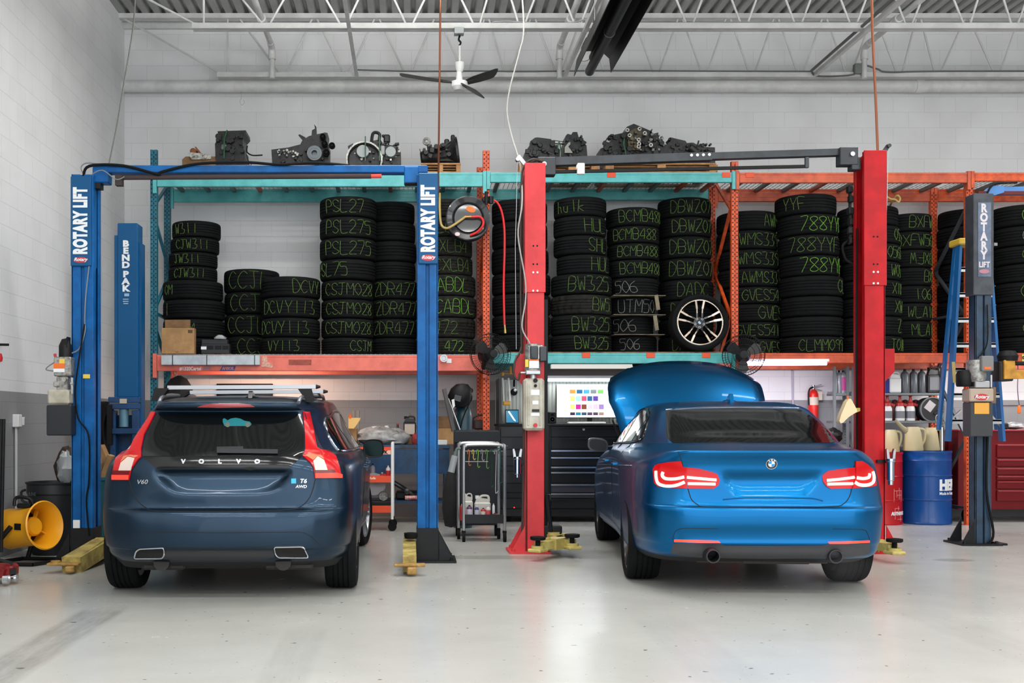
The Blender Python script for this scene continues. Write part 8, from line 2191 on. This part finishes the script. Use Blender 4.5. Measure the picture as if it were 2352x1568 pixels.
for i,px in enumerate((1919,1927,1936)):
 oil(px,13.86,('leftmost','middle','rightmost')[i]+' silver oil bottle on the narrow shelf',m_sil,lab=mat('pink_label',(214,80,160),.5) if i==2 else None)
oil(1972,13.72,'white bottle with yellow label just left of the red column',m_whtP,.04,.24,None,mat('yellow_grey_label',(190,176,130),.5))
tag(MB().box((WX(2030,13.75),13.75,zt+.09),(.10,.1,.18),bev=.005).build('blue_carton',mat('blue_carton',(30,40,130),.5)),'blue carton on the top shelf beside the red column','carton')
jug('white plastic jug on the top shelf right of the red column',WX(2054,13.72),13.72,zt,.14,.1,.26,m_whtP,m_whtP)
for i,px in enumerate((2078,2098,2117)):
 oil(px,13.72,('first','second','third')[i]+' grey oil bottle right of the white jug',mat('grey_oil_bottle',(98,102,106),.35,.3),.047,.30)
jug('dark grey jug with pale label at the right end of the top shelf',WX(2145,13.7),13.71,zt,.17,.1,.32,mat('charcoal_jug',(50,52,54),.35),m_blk,mat('grey_jug_label',(120,122,128),.5))
zt=SZ[1]+.002
m_redp=mat('red_plastic',(170,36,30),.4)
for i,px in enumerate((2038,2067,2091)):
 y=13.71; x=WX(px,y)
 t3=thing('pressure_sprayer',('first','second','third')[i]+' white pressure sprayer with red pump top on the middle shelf','sprayer',(x,y,zt))
 MB().lathe([(0,0),(.055,0),(.058,.02),(.056,.15),(.045,.18),(.035,.19),(0,.19)],(x,y,zt),n=20).build('body',m_whtP,t3)
 MB().lathe([(0,.18),(.045,.18),(.04,.22),(.02,.24),(.014,.30),(.03,.32),(.03,.335),(0,.335)],(x,y,zt),n=16).bar((x,y,zt+.22),(x+.09,y,zt+.19),.025,.03).build('pump_head',m_redp,t3)
 MB().lathe([(.0585,.03),(.0585,.12),(.056,.12),(.056,.03)],(x,y,zt),n=20,closed=True).build('label',mat('grey_jug_label',(120,122,128)),t3)
for i,px in enumerate((2055,2079,2103)):
 tag(MB().lathe([(0,0),(.05,0),(.05,.2),(.03,.26),(0,.27)],(WX(px,13.86),13.86,zt),n=14).build('red_bottle',mat('dull_red_bottle',(112,30,28),.4)),('left','middle','right')[i]+' dull red bottle at the back of the middle shelf','bottle')
c=W(2136,940,13.70)
t=thing('cable_reel','round dark reel with white paper label at the right of the middle shelf','reel',(c.x,c.y,c.z))
MB().lathe([(0,-.06),(.145,-.06),(.15,-.05),(.15,.10),(0,.10)],c,'y',40).build('drum',mat('dark_reel',(44,44,46),.4),t)
MB().lathe([(.143,-.075),(.158,-.075),(.158,-.05),(.143,-.05)],c,'y',40,True).build('rim',m_gs,t)
MB().box(c+Vector((-.03,-.063,.04)),(.10,.004,.12),rot=Matrix.Rotation(.65,3,'Y')).build('paper_label',mat('paper_label',(196,190,192),.6),t,0)
MB().box(c+Vector((.06,-.07,-.03)),(.10,.02,.03),rot=Matrix.Rotation(-.6,3,'Y'),bev=.004).build('latch',m_gun,t)
zt=SZ[2]+.002
for i,(px,r,h_) in enumerate(((2045,.03,.2),(2066,.035,.22),(2082,.03,.2),(2105,.03,.18),(2126,.03,.2))):
 tag(bottle(MB(),WX(px,13.78),13.78,SZ[3]+.002,r*1.4,.30,.3).build('dark_bottle',mat('black_jug',(30,31,32))),'dark bottle in the shadow of the lower shelf, '+('first','second','third','fourth','fifth')[i]+' from the left','bottle')
# rubbish behind the saloon's right flank
for (px,py,rx,rz,lb) in ((1912,1000,.12,.09,'black bundle on the low shelf left of the red column'),(1905,1040,.17,.10,'dark heap of parts low behind the saloon roof')):
 tag(crumple(MB(),(WX(px,13.5),13.5,WZ(py,13.5)),rx,.11,rz,rnd,14,8,.2).build('bundle',m_blk),lb,'bundle')
tag(MB().box((WX(1903,13.5),13.5,(WZ(1058,13.5))/2),(.42,.22,WZ(1058,13.6)),bev=.01).build('crate',m_blkM),'dark crate carrying the heap of parts behind the saloon','crate')
# cream bottle hanging on the red column
Yk=10.1
t=thing('funnel_bottle','cream plastic bottle with orange tip hung on the tall red column','bottle',W(1945,970,Yk))
MB().prism([(WX(a,Yk),WZ(b_,Yk)) for a,b_ in ((1946,916),(1950,916),(1963,940),(1964,945),(1944,958),(1932,970),(1926,972),(1923,966),(1928,950),(1936,932),(1940,922))],'xz',Yk-.05,Yk+.03).build('body',mat('cream_plastic',(232,206,164),.45),t,.9)
MB().cyl(W(1947.5,917,Yk-.01),W(1947,909,Yk-.01),.008,n=10).build('tip',m_olab,t)
MB().bar(W(1962,944,Yk+.02),W(1972,940,Yk+.12),.03,.03).build('holder',mat('yellow_holder',(190,176,96),.5),t)
# chrome pneumatic tools hung on the columns
for (px,py,Yq_,lb) in ((1188,1030,10.2,'chrome cylinder tool hung left of the pale red column'),(2045,1030,10.18,'chrome cylinder tool hung right of the tall red column')):
 t=thing('cylinder_tool',lb,'tool',W(px,py+70,Yq_))
 q=W(px,py,Yq_); k=1.0 if px<1500 else 1.25
 MB().lathe([(0,-.15),(.022*k,-.15),(.022*k,-.19),(.03*k,-.19),(.03*k,-.08),(.034*k,-.075),(.034*k,-.06),(0,-.06)][::-1] if False else [(0,-.27*k),(.02*k,-.27*k),(.022*k,-.24*k),(.030*k,-.235*k),(.030*k,-.10*k),(.038*k,-.095*k),(.038*k,-.075*k),(0,-.075*k)],q,n=20).build('barrel',m_chr,t)
 for s_ in (-1,1): MB().prism([(q.x+s_*.012,q.z-.08*k),(q.x+s_*.036,q.z-.08*k),(q.x+s_*.044,q.z-.005),(q.x+s_*.03,q.z),(q.x+s_*.02,q.z-.03)],'xz',q.y-.02,q.y+.02).build('claw',m_steel,t)
 MB().box((q.x+(.03 if px<1500 else-.06),q.y+.05,q.z-.12),(.09,.02,.03)).build('hook_bracket',m_blkM,t)
# drums
def drum(px,Yd,r,h_,m_,label):
 x=WX(px,Yd)
 t=thing('oil_drum',label,'drum',(x,Yd,0))
 MB().lathe([(0,.01),(r*.97,.01),(r,0),(r*1.015,.015),(r*.985,.03),(r*.985,h_*.32),(r*1.02,h_*.335),(r*.985,h_*.35),(r*.985,h_*.65),(r*1.02,h_*.665),(r*.985,h_*.68),(r*.985,h_*.86),(r*1.0,h_*.87),(r*.985,h_*.88),(r*.985,h_-.03),(r*1.015,h_-.015),(r*1.01,h_),(r*.97,h_),(r*.96,h_-.02),(0,h_-.02)],(x,Yd,0),n=48).build('body',m_,t)
 return t,x
td,xd=drum(2126,13.32,.292,.885,mat('drum_blue',(0,68,138),.3,spec=.4,coat=.1),'blue steel drum lettered in white, right of the red drum')
def wrap_text(mb,st,size,x,y,r,a0,z,bold,squeeze=1.0,tess=True):
 vs,fs=text_geo(st,size,.003,'LEFT',bold,0,1,'CENTER')
 return mb.add([(x+(r+p[2]+.002)*math.cos(a0+p[0]*squeeze/r),y+(r+p[2]+.002)*math.sin(a0+p[0]*squeeze/r),z+p[1]) for p in vs],fs)
wrap_text(MB(),'HEPU',.17,xd,13.32,.289,-PI/2+.10,WZ(1113,13.23),.010,.9).build('lettering',m_white,td,0)
wrap_text(MB(),'Made in Germany',.05,xd,13.32,.289,-PI/2+.10,WZ(1131,13.23),.0005,.9).build('small_lettering',m_white,td,0)
MB().add(*(lambda k: ([(xd+.292*math.cos(-PI/2+.10+i*.1),13.32+.292*math.sin(-PI/2+.10+i*.1),WZ(1123,13.23)+j) for i in range(14) for j in (-.004,.004)],[(2*i,2*i+2,2*i+3,2*i+1) for i in range(13)]))(0)).build('rule',m_white,td,0)
tr_,xr2=drum(2014,13.30,.292,.87,mat('drum_red',(176,14,22),.35,spec=.35),'red steel drum behind the tall red column')
m_rl=mat('pale_red_print',(226,150,150),.5)
wrap_text(MB(),'AUTHENTIC',.055,xr2,13.30,.289,-PI/2+.18,WZ(1177,13.2),.003,.85).build('lettering',m_white,tr_,0)
ln=MB()
for (a,z0_,z1_) in ((.3,1120,1150),(.45,1125,1140),(.6,1118,1145),(.75,1125,1150),(.35,1165,1190),(.55,1160,1170),(.7,1182,1195)):
 ln.bar((xr2+.293*math.cos(-PI/2+a),13.30+.293*math.sin(-PI/2+a),WZ(z0_,13.2)),(xr2+.293*math.cos(-PI/2+a),13.30+.293*math.sin(-PI/2+a),WZ(z1_,13.2)),.006,.004)
for (a,b_,py) in ((.3,.75,1125),(.45,.8,1135),(.35,.6,1165),(.5,.85,1190)):
 ln.bar((xr2+.293*math.cos(-PI/2+a),13.30+.293*math.sin(-PI/2+a),WZ(py,13.2)),(xr2+.293*math.cos(-PI/2+b_),13.30+.293*math.sin(-PI/2+b_),WZ(py,13.2)),.006,.006)
ln.build('printed_drawing',m_rl,tr_,0)
m_cj=mat('cream_jug',(190,176,136),.45)
def pitcher(px,Yp,z,label,h_=.28,w_=.20,spout=0):
 x=WX(px,Yp)
 t=thing('measuring_jug',label,'jug',(x,Yp,z))
 mb=MB().lathe([(0,0),(w_*.52,0),(w_*.54,.01),(w_*.42,h_*.75),(w_*.36,h_*.9),(w_*.30,h_),(w_*.27,h_),(0,h_*.96)],(x,Yp,z),n=24)
 mb.build('body',m_cj,t)
 MB().tube([(x+w_*.28,Yp,z+h_*.92),(x+w_*.62,Yp,z+h_*.86),(x+w_*.64,Yp,z+h_*.5),(x+w_*.48,Yp,z+h_*.22)],.016,8,sm=4).build('handle',m_cj,t)
 if spout: MB().tube([(x-w_*.3,Yp,z+h_*.8),(x-w_*.6,Yp,z+h_*.98),(x-w_*.95,Yp,z+h_*1.28)],[.04,.025,.018],10).build('spout',mat('olive_spout',(150,142,110),.45),t)
pitcher(2097,13.24,.887,'cream measuring jug with long spout on the blue drum',.29,.22,1)
pitcher(2137,13.38,.887,'cream measuring jug without spout behind its neighbour on the blue drum',.28,.20)
pitcher(2046,13.28,.872,'cream measuring jug on the red drum',.27,.19)
x=WX(2163,13.34)
t=thing('suction_pump','chrome suction pump with wire handle on the blue drum','pump',(x,13.34,.887))
MB().cyl((x,13.34,.867),(x,13.34,1.17),.028,n=18).cyl((x,13.34,1.17),(x,13.34,1.42),.008,n=8).build('barrel',m_chr,t)
MB().tube([(x-.02,13.34,1.18),(x-.07,13.34,1.26),(x-.06,13.34,1.32),(x,13.34,1.30),(x+.05,13.34,1.20)],.006,6,sm=4).build('wire_handle',m_steel,t)
# blue step ladder hung behind the dark blue column
YL=11.5
m_lb=mat('fibreglass_blue',(18,96,158),.4)
t=thing('step_ladder','blue fibreglass step ladder with yellow top hung behind the dark blue column','ladder',(WX(2240,YL),YL,WZ(1012,YL)))
a0,a1=W(2203,562,YL),W(2177,1013,YL); b0,b1=W(2268,562,YL),W(2302,1013,YL)
for p,q in ((a0,a1),(b0,b1)): MB().bar(p,q,.028,.09,up=(0,1,0)).build('front_rail',m_lb,t)
for p,q in ((a0+Vector((.02,.12,0)),a1+Vector((-.03,.14,.12))),(b0+Vector((-.02,.12,0)),b1+Vector((.02,.14,.12)))): MB().bar(p,q,.024,.06,up=(0,1,0)).build('rear_rail',m_lb,t)
MB().box((WX(2236,YL),YL+.05,WZ(556,YL)),(.36,.24,.07),bev=.012).build('top_cap',mat('yellow_top_cap',(214,178,60),.45),t)
for py in (617,675,733,790,847,905,965):
 k=(py-562)/(1013-562); p,q=a0.lerp(a1,k),b0.lerp(b1,k)
 MB().box((p+q)/2,((q-p).length,.085,.022)).box((p+q)/2+Vector((0,-.04,-.015)),((q-p).length,.005,.045)).build('step',m_al,t,0)
MB().bar(a0.lerp(a1,.90),a0.lerp(a1,.9)+Vector((.13,.0,.12)),.015,.02).bar(b0.lerp(b1,.93),b0.lerp(b1,.9)+Vector((-.13,0,.10)),.015,.02).build('brace',m_steel,t)
MB().box(a0.lerp(a1,.65)+Vector((.0,-.048,0)),(.035,.003,.22),rot=Matrix.Rotation(-.06,3,'Y')).build('warning_label',mat('ladder_label',(196,178,110),.5),t,0)
MB().bar((WX(2236,YL),YL-.06,WZ(572,YL)),(WX(2250,YL),11.18,WZ(572,YL)),.04,.03).build('hanging_hook',m_steel,t)
# red tool cabinet at the right edge
m_rc=mat('red_cabinet',(104,10,18),.35,spec=.3)
Yz=13.4; x0,x1=WX(2201,Yz),8.9; zc2=WZ(988,Yz)
t=thing('tool_cabinet','dark red tool cabinet with drawers at the right edge','tool cabinet',((x0+x1)/2,Yz,0))
MB().box(((x0+x1)/2,Yz+.3,(zc2+.16)/2),(x1-x0,.58,zc2-.16),bev=.006).build('carcass',m_rc,t)
MB().box(((x0+x1)/2,Yz+.29,zc2-.0),(x1-x0+.02,.62,.02),bev=.004).build('worktop',mat('red_top',(150,40,48),.35),t)
xd0=WX(2285,Yz)
for py0,py1 in ((1020,1050),(1054,1070),(1074,1090),(1092,1102),(1104,1122),(1125,1150)):
 z1,z0=WZ(py0,Yz),WZ(py1,Yz)
 dr=MB().box(((xd0+x1)/2,Yz,(z0+z1)/2),(x1-xd0-.04,.03,z1-z0),bev=.004).build('drawer',m_rc,t)
 MB().box(((xd0+x1)/2,Yz-.018,z1-.012),(x1-xd0-.06,.012,.014)).build('pull',mat('red_top',(150,40,48)),dr,0)
for x in (x0+.15,(x0+x1)/2,x1-.15): MB().cyl((x-.025,Yz+.1,.075),(x+.025,Yz+.1,.075),.075,n=20).build('caster',m_rubb,t)
zt=zc2+.012
mk_bottle('glue_bottle','blue and white bottle on the red cabinet at the right edge','bottle',WX(2311,Yz),Yz+.2,zt,.035,.16,mat('blue_bottle',(44,70,150),.4),m_whtP,.3)
tag(MB().box((WX(2312,Yz),Yz+.08,zt+.04),(.1,.1,.08),bev=.015).build('black_holder',m_blkM),'black tool holder in front of the blue bottle on the red cabinet','holder')
tag(crumple(MB(),(WX(2345,Yz),Yz+.15,zt+.045),.14,.1,.045,rnd,14,8,.2).build('foil_rag',mat('shiny_rag',(150,148,150),.3,noise=.7,nscale=14,dark=(30,30,30))),'shiny grey rag on the red cabinet at the right edge','rag')
t=thing('extension_lead','hanging lead with an orange plug at the right edge','lead',W(2338,948,13.2))
MB().tube([W(2338,826,13.1),W(2338,862,13.2),W(2337,890,13.2),W(2339,915,13.2),W(2341,930,13.2)],.005,6,sm=4).build('cord',mat('purple_cord',(78,50,76),.5),t)
MB().lathe([(0,-.05),(.018,-.045),(.02,.02),(.012,.05),(0,.05)],W(2341,940,13.2),n=12).build('plug',m_olab,t)
tag(MB().cyl((WX(2298,14.2),14.21,WZ(930,14.2)),(9.5,14.21,WZ(930,14.2)),.008,n=8).build('conduit',m_steel),'thin steel conduit along the right back wall above the red cabinet','conduit')
t=thing('bay_tag','small yellow number tag on the far right orange beam','tag',W(2348,822,RF-.04))
MB().box((WX(2352,RF),RF-.045,WZ(822,RF)),(.10,.004,.085)).build('plate',mat('pale_yellow_tag',(206,200,110),.5),t,0)
MB().text('03',.05,(WX(2347.5,RF),RF-.05,WZ(822,RF)),(1,0,0),(0,0,1),.001,bold=.002).build('number',m_blk,t,0)
